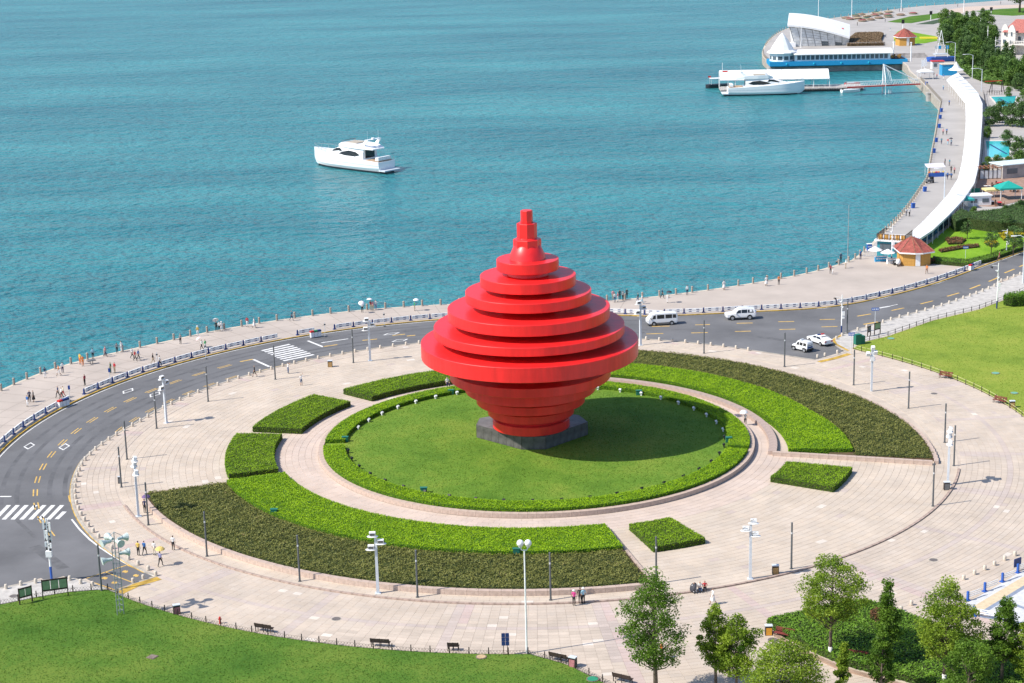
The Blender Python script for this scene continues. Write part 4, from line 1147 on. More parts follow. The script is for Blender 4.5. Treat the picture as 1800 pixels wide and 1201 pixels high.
for k, (px, py, lab) in enumerate(((193.5, 673, 'thin blue sign pole on the left promenade beside two walkers'), (123, 704, 'thin blue sign pole beside the red and white recycling bins at the left'), (277, 645, 'thin white sign pole beside the man in white at the kerb'), (362, 630, 'thin sign pole behind the barrier below the walker in green'), (571.5, 591, 'thin sign pole right of the coloured recycling bins'), (675.5, 573, 'thin sign pole behind the barrier near the sculpture'))):
    t = thing('sign_pole', lab, 'sign', (*S(px, py), 0), .4)
    q = MB(); q.cyl(0, 0, 0, 2.3, .035, n=6); q.build('pole', M_wpole, t)
    q = MB(); q.cyl(0, 0, 0, .05, .2, n=10); q.build('foot', M_greyplastic, t)
    q = MB(); q.box(0, -.05, 1.9, .3, .03, .6 if k < 2 else .22); q.build('panel', M_blue_p if k < 2 else M_greyplastic, t)
q = None
# --- bins
def bin_at(px, py, lab, body, H=1.0, w=.62, rz=0.0):
    t = thing('litter_bin', lab, 'litter bin', (*S(px, py), 0), rz)
    q = MB(); q.box(0, 0, H * .40, w, w * .72, H * .72); q.build('body', body, t)
    for s in (-1, 1): q = MB(); q.box(s * w * .5, 0, H * .48, .05, w * .76, H * .96); q.build('side_post', M_iron, t)
    q = MB(); q.box(0, 0, H * .97, w + .1, w * .8, .08); q.build('lid', M_wpole, t)
    q = MB(); q.box(0, 0, H * .84, w - .06, w * .66, H * .16); q.build('opening', M_black, t)
M_binwood = mat('tan_wood_slats', (0.42, 0.26, 0.10), .7, .15, 6.0); M_binorange = flat('orange_panel', (0.70, 0.33, 0.04), .6); M_binpink = mat('pink_bin_panel', (0.45, 0.18, 0.19), .7, .15, 6)
bin_at(1363, 1009, 'tan litter bin beside the lamp post on the front kerb', M_binwood)
bin_at(1351, 1116, 'orange litter bin at the left end of the left red bench', M_binorange)
bin_at(580.5, 645, 'slatted brown litter bin on the plaza behind the left hedges', M_binwood)
bin_at(1779, 717, 'tan litter bin beside the right lawn fence at the right edge', M_binwood)
bin_at(311, 1079, 'pinkish litter bin behind the lawn fence at the lower left', M_binpink, rz=.35)
bin_at(1007, 1172, 'pinkish litter bin behind the lawn fence right of the bench by the globe lamp', M_binpink, rz=-.5)
bin_at(1664, 861, 'dark litter bin at the foot of the right floodlight mast', M_greyplastic)
bin_at(210.5, 850, 'dark narrow litter bin left of the lamp post by the left crossing', M_greyplastic, .9, .3)
def recycling(px, py, rz, cols, lab):
    t = thing('recycling_bins', lab, 'recycling bins', (*S(px, py), 0), rz)
    for i, m in enumerate(cols):
        q = MB(); q.box((i - 1.0) * .62, 0, .40, .55, .45, .8); q.build('bin', M_white_p, t)
        q = MB(); q.box((i - 1.0) * .62, 0, .92, .58, .5, .26); q.build('hood', m, t)
M_greenp = flat('green_paint', (0.02, 0.24, 0.10), .5)
recycling(112, 714, .95, (M_redp, M_navy, M_navy), 'red and blue topped recycling bins at the left kerb')
recycling(555, 592, .55, (M_redp, M_greenp, M_navy), 'red, green and blue topped recycling bins at the kerb behind the crossing')
recycling(1709, 474, .8, (M_redp, M_navy), 'red topped recycling bins at the end of the right barrier row')
# --- benches
def bench(px, py, rz, lab, wood, L=1.9):
    t = thing('park_bench', lab, 'bench', (*S(px, py), 0), rz)
    for k in range(4): q = MB(); q.box(0, -.22 + k * .125, .44, L, .10, .04); q.build('seat_slat', wood, t)
    for k in range(3): q = MB(); q.box(0, .26 + .03 * k, .58 + .13 * k, L, .035, .10); q.build('back_slat', wood, t)
    for s in (-1, 0, 1):
        q = MB(); q.box(s * L * .44, -.2, .21, .06, .06, .42); q.box(s * L * .44, .24, .21, .06, .06, .42); q.box(s * L * .44, .02, .40, .05, .5, .05); q.tube([(s * L * .44, .24, .42), (s * L * .44, .33, .92)], .03, 6); q.build('leg', M_iron, t)
BN = [(465, 1110, 2.74, 'dark bench behind the lawn fence, the leftmost at the bottom'), (669, 1136, 2.95, 'dark bench behind the lawn fence left of the globe lamp'), (797, 1143, 3.05, 'short dark bench behind the lawn fence between two fence posts'), (983, 1162, 2.62, 'brown bench behind the fence right of the globe lamp'), (1095, 1199, 2.6, 'brown bench at the bottom edge left of the first tree')]
for px, py, rz, lab in BN: bench(px, py, rz, lab, M_brownm, 1.1 if 'short' in lab else 1.9)
bench(1378, 1121, -.55 + math.pi * 0, 'red bench at the left tip of the hedge island', M_redwood)
bench(1507, 1162, -.42, 'red bench in front of the hedge island, right of the white-washed tree', M_redwood)
bench(1662, 665, 2.55 - math.pi, 'red bench on the plaza side of the right lawn fence, nearer the corner', M_redwood)
bench(1757, 709, 2.4 - math.pi, 'red bench beside the tan bin at the right lawn fence', M_redwood)
# --- low lawn fences: posts and hoops
def lawn_fence(lab, line, post_h, bay, m_post, hoops=True, rail=None, skip=()):
    pts = along(line, bay)
    t = thing('lawn_fence', lab, 'fence')
    pm = MB().box(0, 0, post_h / 2, .09, .09, post_h).mesh('post', m_post)
    hm = None
    if hoops:
        q = MB(); nh = 6; w = bay / nh
        for k in range(nh + 1):
            c = k * w
            q.tube([(c - w * .9, 0, .02), (c - w * .75, 0, .27), (c - w * .3, 0, .44), (c + w * .3, 0, .44), (c + w * .75, 0, .27), (c + w * .9, 0, .02)], .013, 4, cap=False)
        q.box(bay / 2, 0, .04, bay, .03, .03); hm = q.mesh('hoop_panel', M_iron)
    else:
        q = MB(); q.box(bay / 2, 0, post_h - .12, bay, .035, .035); q.box(bay / 2, 0, .25, bay, .035, .035); hm = q.mesh('rail', rail or m_post)
    for i, (x, y, a) in enumerate(pts):
        if i + 1 < len(pts): a = math.atan2(pts[i + 1][1] - y, pts[i + 1][0] - x)
        obj('post', pm, t, (x, y, 0)); obj('hoop_panel' if hoops else 'rail', hm, t, (x, y, 0), a)
    return t
lawn_fence('low dark hooped fence between the left lawn and the plaza at the bottom', [S(0, 1063), S(60, 1051), S(120, 1041), S(186, 1036)] + arc(64.45, -132.5, -91.6, 24) + [(1.7, -67.0), (4.7, -70.8), (7, -74)], .72, 1.85, M_iron)
M_yrail = flat('pale_yellow_rail', (0.62, 0.60, 0.28), .5)
lawn_fence('low fence with pale yellow rail between the plaza and the right lawn', [S(1500, 613)] + arc(63.95, 40.3, -4, 24), .8, 2.0, M_iron, False, M_yrail)
lawn_fence('low dark fence between the light pavement and the right lawn', [S(1512, 602), S(1560, 591), S(1640, 563), S(1720, 544), S(1760, 529), S(1800, 512), S(1850, 488)], .75, 2.0, M_iron, False, M_iron)
# --- things on the lawns
M_drain = mat('drain_grate', (0.22, 0.17, 0.14), .8, .2, 5)
for px, py, w, lab, m, k in ((268, 1156, .5, 'square brown drain cover in the left lawn', M_drain, 'drain cover'), (846, 1156, .42, 'round tan drain cover in the left lawn near the blue sign', mat('tan_cover', (0.50, 0.36, 0.20), .8), 'drain cover'), (1042, 1195, .5, 'green irrigation lid in the left lawn at the bottom', flat('green_lid', (0.03, 0.26, 0.14), .5), 'lid'), (1750, 657, .5, 'pale green irrigation lid in the middle of the right lawn', flat('pale_green_lid', (0.16, 0.38, 0.26), .5), 'lid'), (1783, 692, .45, 'pale green irrigation lid in the right lawn near the tan bin', MATS['pale_green_lid'], 'lid'), (1566, 596, .5, 'pale green irrigation lid in the right lawn below the boards', MATS['pale_green_lid'], 'lid')):
    t = thing('ground_cover', lab, k, (*S(px, py), .05), .3)
    q = MB(); q.cyl(0, 0, 0, .07, w, n=4 if 'square' in lab else 16); q.build('lid', m, t)
    q = MB(); q.lathe([(w, 0), (w + .02, .05), (w + .1, .05), (w + .1, 0)], 4 if 'square' in lab else 16, cap=False); q.build('rim', M_drain, t)
t = thing('sign_cabinet', 'dark green cabinet at the corner of the right lawn', 'cabinet', (*S(1507, 606), .05), .4)
q = MB(); q.box(0, 0, .75, 1.0, .7, 1.5); q.build('cabinet', M_green_box, t); q = MB(); q.box(.9, .2, .6, .8, .7, 1.2); q.build('cabinet', M_green_box, t); q = MB(); q.box(0, 0, 1.54, 1.1, .8, .08); q.build('lid', M_green_box, t)
t = thing('fire_hydrant', 'small red hydrant behind the hooped fence at the lower left', 'hydrant', (*S(387, 1096), 0))
q = MB(); q.lathe([(.12, 0), (.12, .08), (.09, .12), (.09, .55), (.12, .6), (.06, .72)], 10); q.build('body', M_redp, t); q = MB(); q.box(0, 0, .45, .34, .1, .1); q.build('nozzle', M_redp, t)
# ================================================================ vehicles
def car(name, label, loc, rz, st, wheels, wr, paint, win, extra=None, cat='car'):
    """st: stations (x, zbot, zbelt, zroof, halfw_belt, halfw_roof); win: (x0,x1,t0,t1) side panes"""
    t = thing(name, label, cat, loc, rz)
    def ring(s):
        x, zb, zl, zr, wb, wrf = s
        h = [(wb * .90, zb), (wb, zb + .12), (wb * 1.01, (zb + zl) / 2), (wb * .98, zl), (wrf + (wb * .98 - wrf) * .25, zl + (zr - zl) * .75), (wrf, zr - .04), (wrf * .75, zr)]
        return [(x, y, z) for y, z in h] + [(x, -y, z) for y, z in h[::-1]]
    q = MB(); q.loft([ring(s) for s in st]); q.build('body', paint, t, smooth=False)
    def side(x, f, sgn, o=.012):
        for a, b in zip(st[:-1], st[1:]):
            if a[0] <= x <= b[0]:
                k = (x - a[0]) / (b[0] - a[0] + 1e-9); s = [a[i] + (b[i] - a[i]) * k for i in range(6)]; break
        else: s = st[-1] if x > st[-1][0] else st[0]
        w0 = s[4] * .98; w1 = s[5] + (w0 - s[5]) * .25
        return (x, sgn * (w0 + (w1 - w0) * min(f / .75, 1.2) + o), s[2] + (s[3] - s[2]) * f)
    for x0, x1, xa, xb, f0, f1 in win:
        for sg in (-1, 1):
            q = MB(); p = [side(x0, f0, sg), side(x1, f0, sg), side(xb, f1, sg), side(xa, f1, sg)]
            q.face(p if sg < 0 else p[::-1]); q.build('side_window', M_glass, t)
    for x in wheels:
        for sg in (-1, 1):
            y = sg * (st[len(st) // 2][4] - .10)
            def disc(r, w, m, nm, par, o):
                q = MB(); n = 16
                vs = [(r * math.cos(2 * math.pi * i / n), dy, r * math.sin(2 * math.pi * i / n)) for dy in (-w / 2, w / 2) for i in range(n)]
                q.add(vs, [(i, (i + 1) % n, n + (i + 1) % n, n + i) for i in range(n)] + [tuple(range(n - 1, -1, -1)), tuple(range(n, 2 * n))]); return q.build(nm, m, par, o)
            q = MB(); a = disc(wr * 1.16, .04, M_black, 'wheel_arch', t, (x, sg * (st[len(st) // 2][4] * 1.005), wr * 1.05))
            w = disc(wr, .24, M_rubber, 'wheel', t, (x, y + sg * .05, wr)); disc(wr * .62, .26, M_chrome, 'rim', w, (0, sg * .008, 0))
    if extra: extra(t, side)
    return t
def quad(t, nm, pts, m): q = MB(); q.face(pts); return q.build(nm, m, t)
def two_points(p, q_):
    a, b = Vector(S(*p, -.12)), Vector(S(*q_, -.12)); c = (a + b) / 2; return (c.x, c.y, -.12), math.atan2(b.y - a.y, b.x - a.x)
# white minibus (front to the left = -x)
def van_x(t, side):
    q = MB(); q.box(-2.43, 0, .42, .10, 1.62, .22); q.box(2.40, 0, .42, .1, 1.6, .2); q.box(0, .845, .36, 2.4, .03, .3); q.box(0, -.845, .36, 2.4, .03, .3); q.build('lower_trim', M_greyplastic, t)
    quad(t, 'windscreen', [(-2.29, -.70, 1.12), (-2.29, .70, 1.12), (-1.78, .62, 1.80), (-1.78, -.62, 1.80)][::-1], M_glass)
    quad(t, 'rear_window', [(2.425, -.62, 1.15), (2.425, .62, 1.15), (2.385, .58, 1.72), (2.385, -.58, 1.72)], M_glass)
    for s in (-.62, .62):
        q = MB(); q.box(-2.43, s, .82, .06, .3, .2); q.build('headlight', M_lens, t)
        q = MB(); q.box(2.42, s * 1.15, .95, .05, .14, .45); q.build('tail_light', M_redp, t)
        q = MB(); q.box(-1.95, s * 1.55, 1.2, .12, .2, .24); q.build('mirror', M_black, t)
loc, rz = two_points((1136, 572), (1190, 568.5))
car('minibus', 'white minibus with a grey lower edge driving left on the road', loc, rz, [(-2.45, .35, .85, 1.0, .74, .66), (-2.30, .28, 1.05, 1.12, .82, .72), (-1.75, .28, 1.08, 1.86, .85, .72), (-1.2, .28, 1.08, 1.98, .85, .74), (1.2, .28, 1.08, 2.0, .85, .74), (2.2, .30, 1.08, 1.95, .84, .73), (2.42, .36, 1.05, 1.75, .82, .70)], (-1.45, 1.45), .33, M_car, [(-1.75, -1.15, -1.5, -1.15, .06, .72), (-.95, .25, -.95, .25, .06, .74), (.42, 1.5, .42, 1.5, .06, .74), (1.62, 2.2, 1.62, 2.15, .08, .72)], van_x, 'van')
def suv_x(t, side):
    quad(t, 'windscreen', [(-1.12, -.74, 1.12), (-1.12, .74, 1.12), (-.45, .62, 1.72), (-.45, -.62, 1.72)][::-1], M_glass)
    quad(t, 'rear_window', [(2.37, -.64, 1.2), (2.37, .64, 1.2), (2.20, .56, 1.70), (2.20, -.56, 1.70)], M_glass)
    q = MB(); q.box(-2.38, 0, .55, .08, 1.5, .2); q.box(2.36, 0, .5, .1, 1.6, .18); q.build('bumper', M_car, t)
    for s in (-1, 1):
        q = MB(); q.box(.3, s * .60, 1.90, 2.2, .05, .05); q.build('roof_rail', M_wpole, t)
        q = MB(); q.box(-2.28, s * .68, .88, .16, .34, .18); q.build('headlight', M_lens, t)
        q = MB(); q.box(2.36, s * .78, 1.0, .08, .16, .42); q.build('tail_light', M_redp, t)
        q = MB(); q.box(-.85, s * 1.02, 1.16, .14, .2, .16); q.build('mirror', M_car, t)
        q = MB(); q.box(.1, s * .945, .40, 2.0, .06, .08); q.build('side_step', M_greyplastic, t)
    q = MB(); q.box(2.48, .1, .95, .2, .62, .62); q.build('spare_wheel_cover', M_car, t)
loc, rz = two_points((1276, 561.5), (1326, 559.5))
car('sport_utility_car', 'white off-road car with roof rails driving left on the road', loc, rz, [(-2.42, .45, .80, .90, .80, .72), (-2.2, .36, .95, 1.04, .90, .78), (-1.15, .36, 1.06, 1.14, .93, .80), (-.45, .36, 1.10, 1.78, .94, .72), (.2, .36, 1.10, 1.88, .94, .73), (1.5, .36, 1.10, 1.86, .94, .72), (2.2, .40, 1.10, 1.74, .92, .68), (2.40, .45, 1.05, 1.15, .88, .74)], (-1.42, 1.38), .39, M_car, [(-.95, -.02, -.42, -.02, .06, .74), (.06, .98, .06, .98, .06, .76), (1.08, 2.05, 1.08, 1.88, .08, .74)], suv_x)
def lights_x(t, side):
    quad(t, 'windscreen', [(-.98, -.70, .98), (-.98, .70, .98), (-.35, .56, 1.38), (-.35, -.56, 1.38)][::-1], M_glass)
    quad(t, 'rear_window', [(1.62, -.68, 1.0), (1.62, .68, 1.0), (1.08, .55, 1.39), (1.08, -.55, 1.39)], M_glass)
    q = MB(); q.box(.28, .32, 1.50, .26, .5, .14); q.build('red_beacon', M_redp, t)
    q = MB(); q.box(.28, -.32, 1.50, .26, .5, .14); q.build('blue_beacon', M_navy, t)
    for s in (-1, 1):
        q = MB(); q.box(2.24, s * .62, .78, .05, .34, .16); q.build('tail_light', M_redp, t)
        q = MB(); q.box(-2.2, s * .62, .66, .06, .34, .16); q.build('headlight', M_lens, t)
    q = MB(); q.box(2.24, 0, .5, .08, 1.5, .16); q.build('bumper', M_car, t)
a = Vector(S(1427, 600, -.12)); b = Vector(S(1456, 610, -.12)); rzs = math.atan2(b.y - a.y, b.x - a.x)
car('patrol_car', 'white patrol saloon with red and blue roof lights parked at the corner', ((a.x + b.x) / 2, (a.y + b.y) / 2 + .4, -.12), rzs, [(-2.25, .35, .62, .70, .72, .64), (-2.0, .26, .78, .84, .84, .74), (-.98, .26, .92, .98, .87, .76), (-.35, .26, .94, 1.40, .87, .62), (.3, .26, .94, 1.44, .87, .62), (1.05, .26, .94, 1.40, .87, .62), (1.65, .28, .95, 1.01, .86, .76), (2.22, .36, .90, .96, .80, .70)], (-1.35, 1.35), .31, M_car, [(-.85, .1, -.35, .1, .1, .72), (.2, 1.5, .2, 1.0, .1, .72)], lights_x)
def jeep_x(t, side):
    q = MB(); q.box(-1.5, 0, .42, .1, 1.5, .26); q.box(1.48, 0, .42, .1, 1.5, .26); q.build('bumper', M_black, t)
    quad(t, 'windscreen', [(-.78, -.60, .98), (-.78, .60, .98), (-.45, .54, 1.48), (-.45, -.54, 1.48)][::-1], M_glass)
    quad(t, 'rear_window', [(1.50, -.56, 1.0), (1.50, .56, 1.0), (1.40, .52, 1.46), (1.40, -.52, 1.46)], M_glass)
    q = MB(); q.box(1.53, 0, .75, .03, 1.0, .22); q.build('lettering_panel', M_navy, t)
    q = MB(); q.box(-.1, 0, 1.68, .3, .7, .12); q.build('light_bar', M_lens, t)
    for s in (-1, 1):
        for x in (-1.02, 1.0): q = MB(); q.box(x, s * .80, .62, .72, .14, .08); q.build('fender', M_black, t)
a = Vector(S(1394, 613, -.12)); b = Vector(S(1428, 621, -.12)); rzs = math.atan2(b.y - a.y, b.x - a.x)
car('patrol_buggy', 'small boxy white patrol buggy with black fenders parked beside the saloon', ((a.x + b.x) / 2, (a.y + b.y) / 2 + .3, -.12), rzs, [(-1.48, .32, .70, .78, .64, .58), (-1.3, .26, .86, .92, .72, .64), (-.82, .26, .92, .98, .75, .66), (-.48, .26, .92, 1.54, .75, .60), (0, .26, .92, 1.60, .75, .62), (1.35, .26, .92, 1.58, .75, .62), (1.48, .30, .92, 1.40, .74, .60)], (-1.02, 1.0), .32, M_car, [(-.62, -.05, -.38, -.05, .06, .74), (.06, .62, .06, .62, .06, .74), (.74, 1.32, .74, 1.30, .06, .74)], jeep_x)
# ================================================================ people
SKIN = [flat('skin_tone', (0.52, 0.33, 0.23), .6), flat('tanned_skin', (0.40, 0.24, 0.16), .6)]
HAIR = flat('black_hair', (0.018, 0.015, 0.014), .6)
HATW = flat('white_hat_cloth', (0.78, 0.76, 0.72), .8)
SHOE = flat('dark_shoe', (0.04, 0.035, 0.03), .6)
CL = {}
def cloth(n):
    pal = {'white': (.76, .75, .73), 'black': (.022, .022, .025), 'navy': (.03, .04, .10), 'blue': (.05, .16, .42), 'teal': (.03, .22, .30), 'lightblue': (.33, .55, .66), 'red': (.52, .04, .05), 'darkred': (.25, .03, .05), 'pink': (.62, .26, .28), 'magenta': (.58, .05, .24), 'orange': (.75, .22, .04), 'yellow': (.74, .50, .10), 'green': (.05, .40, .14), 'darkgreen': (.04, .10, .06), 'grey': (.22, .22, .23), 'lilac': (.32, .32, .50), 'khaki': (.36, .28, .18), 'jeans': (.07, .12, .22), 'cream': (.66, .58, .44), 'brown': (.22, .12, .08)}
    if n not in CL: CL[n] = flat(n + '_cloth', pal[n], .85)
    return CL[n]
def skeleton(pose):
    J = {}
    def v(n, x, y, z, rx, ry=None, zone='skin'): J[n] = ((x, y, z), (rx, ry or rx), zone)
    sit = pose == 'sit'
    hz = .25 if sit else .92
    lean = .10 if sit else .0
    v('pelvis', 0, 0, hz, .135, .105, 'pants'); v('belly', 0, .01 + lean * .3, hz + .18, .125, .10, 'top'); v('chest', 0, .0 + lean * .8, hz + .38, .145, .105, 'top')
    v('collar', 0, -.01 + lean, hz + .52, .075, .06, 'top'); v('neck', 0, 0 + lean, hz + .58, .05, .05, 'skin'); v('jaw', 0, .02 + lean, hz + .645, .065, .07, 'head'); v('skull', 0, .015 + lean, hz + .72, .082, .092, 'head'); v('crown', 0, .0 + lean, hz + .79, .055, .06, 'head')
    v('nose', 0, .115 + lean, hz + .69, .012, .012, 'skin')
    E = [('pelvis', 'belly'), ('belly', 'chest'), ('chest', 'collar'), ('collar', 'neck'), ('neck', 'jaw'), ('jaw', 'skull'), ('skull', 'crown'), ('skull', 'nose')]
    for s, k in ((-1, 'l'), (1, 'r')):
        v('ear' + k, s * .092, .0 + lean, hz + .70, .012, .012, 'skin'); E.append(('skull', 'ear' + k))
        sh = (s * .185, -.005 + lean * .9, hz + .47)
        if pose == 'walk': el = (s * .23, -.10 * s, hz + .20); wr_ = (s * .22, -.06 * s + .12, hz - .02)
        elif pose in ('photo',): el = (s * .24, .16, hz + .40); wr_ = (s * .09, .30, hz + .58)
        elif pose == 'raise' and s > 0: el = (s * .26, .04, hz + .70); wr_ = (s * .24, .10, hz + .95)
        elif pose == 'hold' and s > 0: el = (s * .23, .06, hz + .22); wr_ = (s * .13, .26, hz + .36)
        elif sit: el = (s * .24, .14, hz + .26); wr_ = (s * .13, .34, hz + .28)
        else: el = (s * .235, -.02, hz + .20); wr_ = (s * .23, .06, hz - .03)
        d = Vector(wr_) - Vector(el); d.normalize()
        pa = Vector(wr_) + d * .07
        v('sh' + k, *sh, .062, .062, 'top'); v('el' + k, *el, .044, .044, 'top'); v('wr' + k, *wr_, .028, .028, 'skin'); v('pa' + k, *pa, .034, .022, 'skin')
        E += [('collar', 'sh' + k), ('sh' + k, 'el' + k), ('el' + k, 'wr' + k), ('wr' + k, 'pa' + k)]
        side = Vector((0, 1, 0)) if abs(d.y) < .8 else Vector((1, 0, 0))
        inn = Vector((-s, 0, 0))
        for i, (o_, ln) in enumerate(((-.030, .060), (-.010, .078), (.010, .074), (.030, .066))):
            b0 = pa + side * o_ + d * .03; b1 = pa + side * o_ * 1.1 + d * (.03 + ln * .55) + inn * .008; b2 = pa + side * o_ * 1.1 + d * (.03 + ln * .9) + inn * .026
            v('f%d%s' % (i, k), *b0, .009, .009); v('g%d%s' % (i, k), *b1, .0085, .0085); v('h%d%s' % (i, k), *b2, .007, .007)
            E += [('pa' + k, 'f%d%s' % (i, k)), ('f%d%s' % (i, k), 'g%d%s' % (i, k)), ('g%d%s' % (i, k), 'h%d%s' % (i, k))]
        b0 = Vector(wr_) + d * .04 + side * .045; b1 = b0 + d * .04 + side * .02
        v('t' + k, *b0, .010, .010); v('u' + k, *b1, .009, .009); E += [('wr' + k, 't' + k), ('t' + k, 'u' + k)]
        if sit: hp, kn, an, to = (s * .09, .06, hz - .01), (s * .12, .34, .46), (s * .12, .52, .09), (s * .13, .68, .04)
        elif pose == 'walk': hp, kn, an, to = (s * .09, .0, hz - .05), (s * .095, .16 * s + .06, .49), (s * .09, .30 * s - .06, .10 + (.05 if s < 0 else 0)), (s * .10, .30 * s + .12, .045 + (.01 if s < 0 else 0))
        else: hp, kn, an, to = (s * .09, .0, hz - .05), (s * .10, .02, .49), (s * .105, -.02, .09), (s * .125, .15, .04)
        v('hp' + k, *hp, .098, .098, 'pants'); v('kn' + k, *kn, .064, .064, 'pants'); v('an' + k, *an, .042, .042, 'leg'); v('to' + k, *to, .042, .034, 'shoe')
        E += [('pelvis', 'hp' + k), ('hp' + k, 'kn' + k), ('kn' + k, 'an' + k), ('an' + k, 'to' + k)]
    return J, E, hz
ZONES = {'skin': 0, 'top': 1, 'pants': 2, 'head': 3, 'shoe': 4, 'leg': 5}
def body_mesh(pose):
    J, E, hz = skeleton(pose); names = list(J); ix = {n: i for i, n in enumerate(names)}
    me = bpy.data.meshes.new('body'); me.from_pydata([J[n][0] for n in names], [(ix[a], ix[b]) for a, b in E], [])
    o = bpy.data.objects.new('body_build', me); COL.objects.link(o)
    sk = o.modifiers.new('skin', 'SKIN'); sk.use_smooth_shade = True; sk.branch_smoothing = .3
    for i, n in enumerate(names):
        d = me.skin_vertices[0].data[i]; d.radius = J[n][1]; d.use_root = n == 'pelvis'
    ss = o.modifiers.new('sub', 'SUBSURF'); ss.levels = 1; ss.render_levels = 1
    dg = bpy.context.evaluated_depsgraph_get(); dg.update()
    res = bpy.data.meshes.new_from_object(o.evaluated_get(dg)); bpy.data.objects.remove(o, do_unlink=True)
    segs = [(Vector(J[a][0]), Vector(J[b][0]), J[a][2], J[b][2], a, b) for a, b in E]
    mi = []
    for p in res.polygons:
        c = p.center; best = None
        for a, b, za, zb, na, nb in segs:
            ab = b - a; t = max(0, min(1, (c - a).dot(ab) / max(ab.length_squared, 1e-9))); d = (c - a - ab * t).length - .5 * (J[na][1][0] * (1 - t) + J[nb][1][0] * t)
            if best is None or d < best[0]: best = (d, t, za, zb, na, nb)
        _, t, za, zb, na, nb = best
        z = za if t < .5 else zb
        if na[:2] == 'el': z = 'skin'
        if na[:2] == 'an': z = 'shoe'
        if na[:2] == 'kn': z = 'leg' if t < .85 else 'shoe'
        if na[:2] == 'hp' : z = 'pants'
        if z == 'head': z = 'hair_' if (c.z > hz + .745 or c.y < J['skull'][0][1] - .02) else 'skin'
        mi.append(3 if z == 'hair_' else ZONES.get(z, 0))
    res.materials.clear()
    for _ in range(6): res.materials.append(SKIN[0])
    res.polygons.foreach_set('material_index', mi); res.polygons.foreach_set('use_smooth', [True] * len(mi))
    res.name = 'person_' + pose; res.update()
    return res
BODY = {p: body_mesh(p) for p in ('stand', 'walk', 'photo', 'raise', 'hold', 'sit')}
q = MB(); q.lathe([(.17, .98), (.20, .80), (.30, .42), (.29, .41), (.15, .9)], 14, cap=False, sy=.85); SKIRT = q
def person(px, py, pose, top, bottom, label, rz=0.0, h=1.72, hat=None, shorts=False, dress=False, z=0.0, xy=None):
    x, y = xy or S(px, py, z)
    o = obj('person', BODY[pose], None, (x, y, z), rz)
    o.scale = (h / 1.71,) * 3
    tag(o, label, 'person')
    mm = [SKIN[int(px) % 2], cloth(top), cloth(bottom), HATW if hat == 'white' else HAIR, SHOE, SKIN[int(px) % 2] if (shorts or dress) else cloth(bottom)]
    for i, m in enumerate(mm):
        o.material_slots[i].link = 'OBJECT'; o.material_slots[i].material = m
    if dress: SKIRT.build('dress_skirt', cloth(top), o, smooth=True)
    if hat == 'white':
        q = MB(); q.lathe([(.16, 1.66), (.11, 1.70), (.10, 1.74), (.03, 1.77)], 12); q.build('hat', HATW, o)
    return o
def umbrella(px, py, label, mcol, rz=0.0, tilt=0.35, hz=1.25, z=0.0):
    x, y = S(px, py, z)
    f = Vector((-math.sin(rz), math.cos(rz))) * .30; sd = Vector((math.cos(rz), math.sin(rz))) * .13
    t = thing('parasol', label, 'umbrella', (x + f.x + sd.x, y + f.y + sd.y, z + hz), rz)
    t.rotation_euler = (tilt, 0, rz)
    q = MB(); q.cyl(0, 0, -.12, .95, .012, n=6); q.build('shaft', M_iron, t)
    q = MB(); q.lathe([(.52, .62), (.42, .74), (.25, .85), (.02, .90)], 12, cap=False); q.build('canopy', mcol, t)
Wc = flat('white_parasol', (.80, .79, .80), .7)
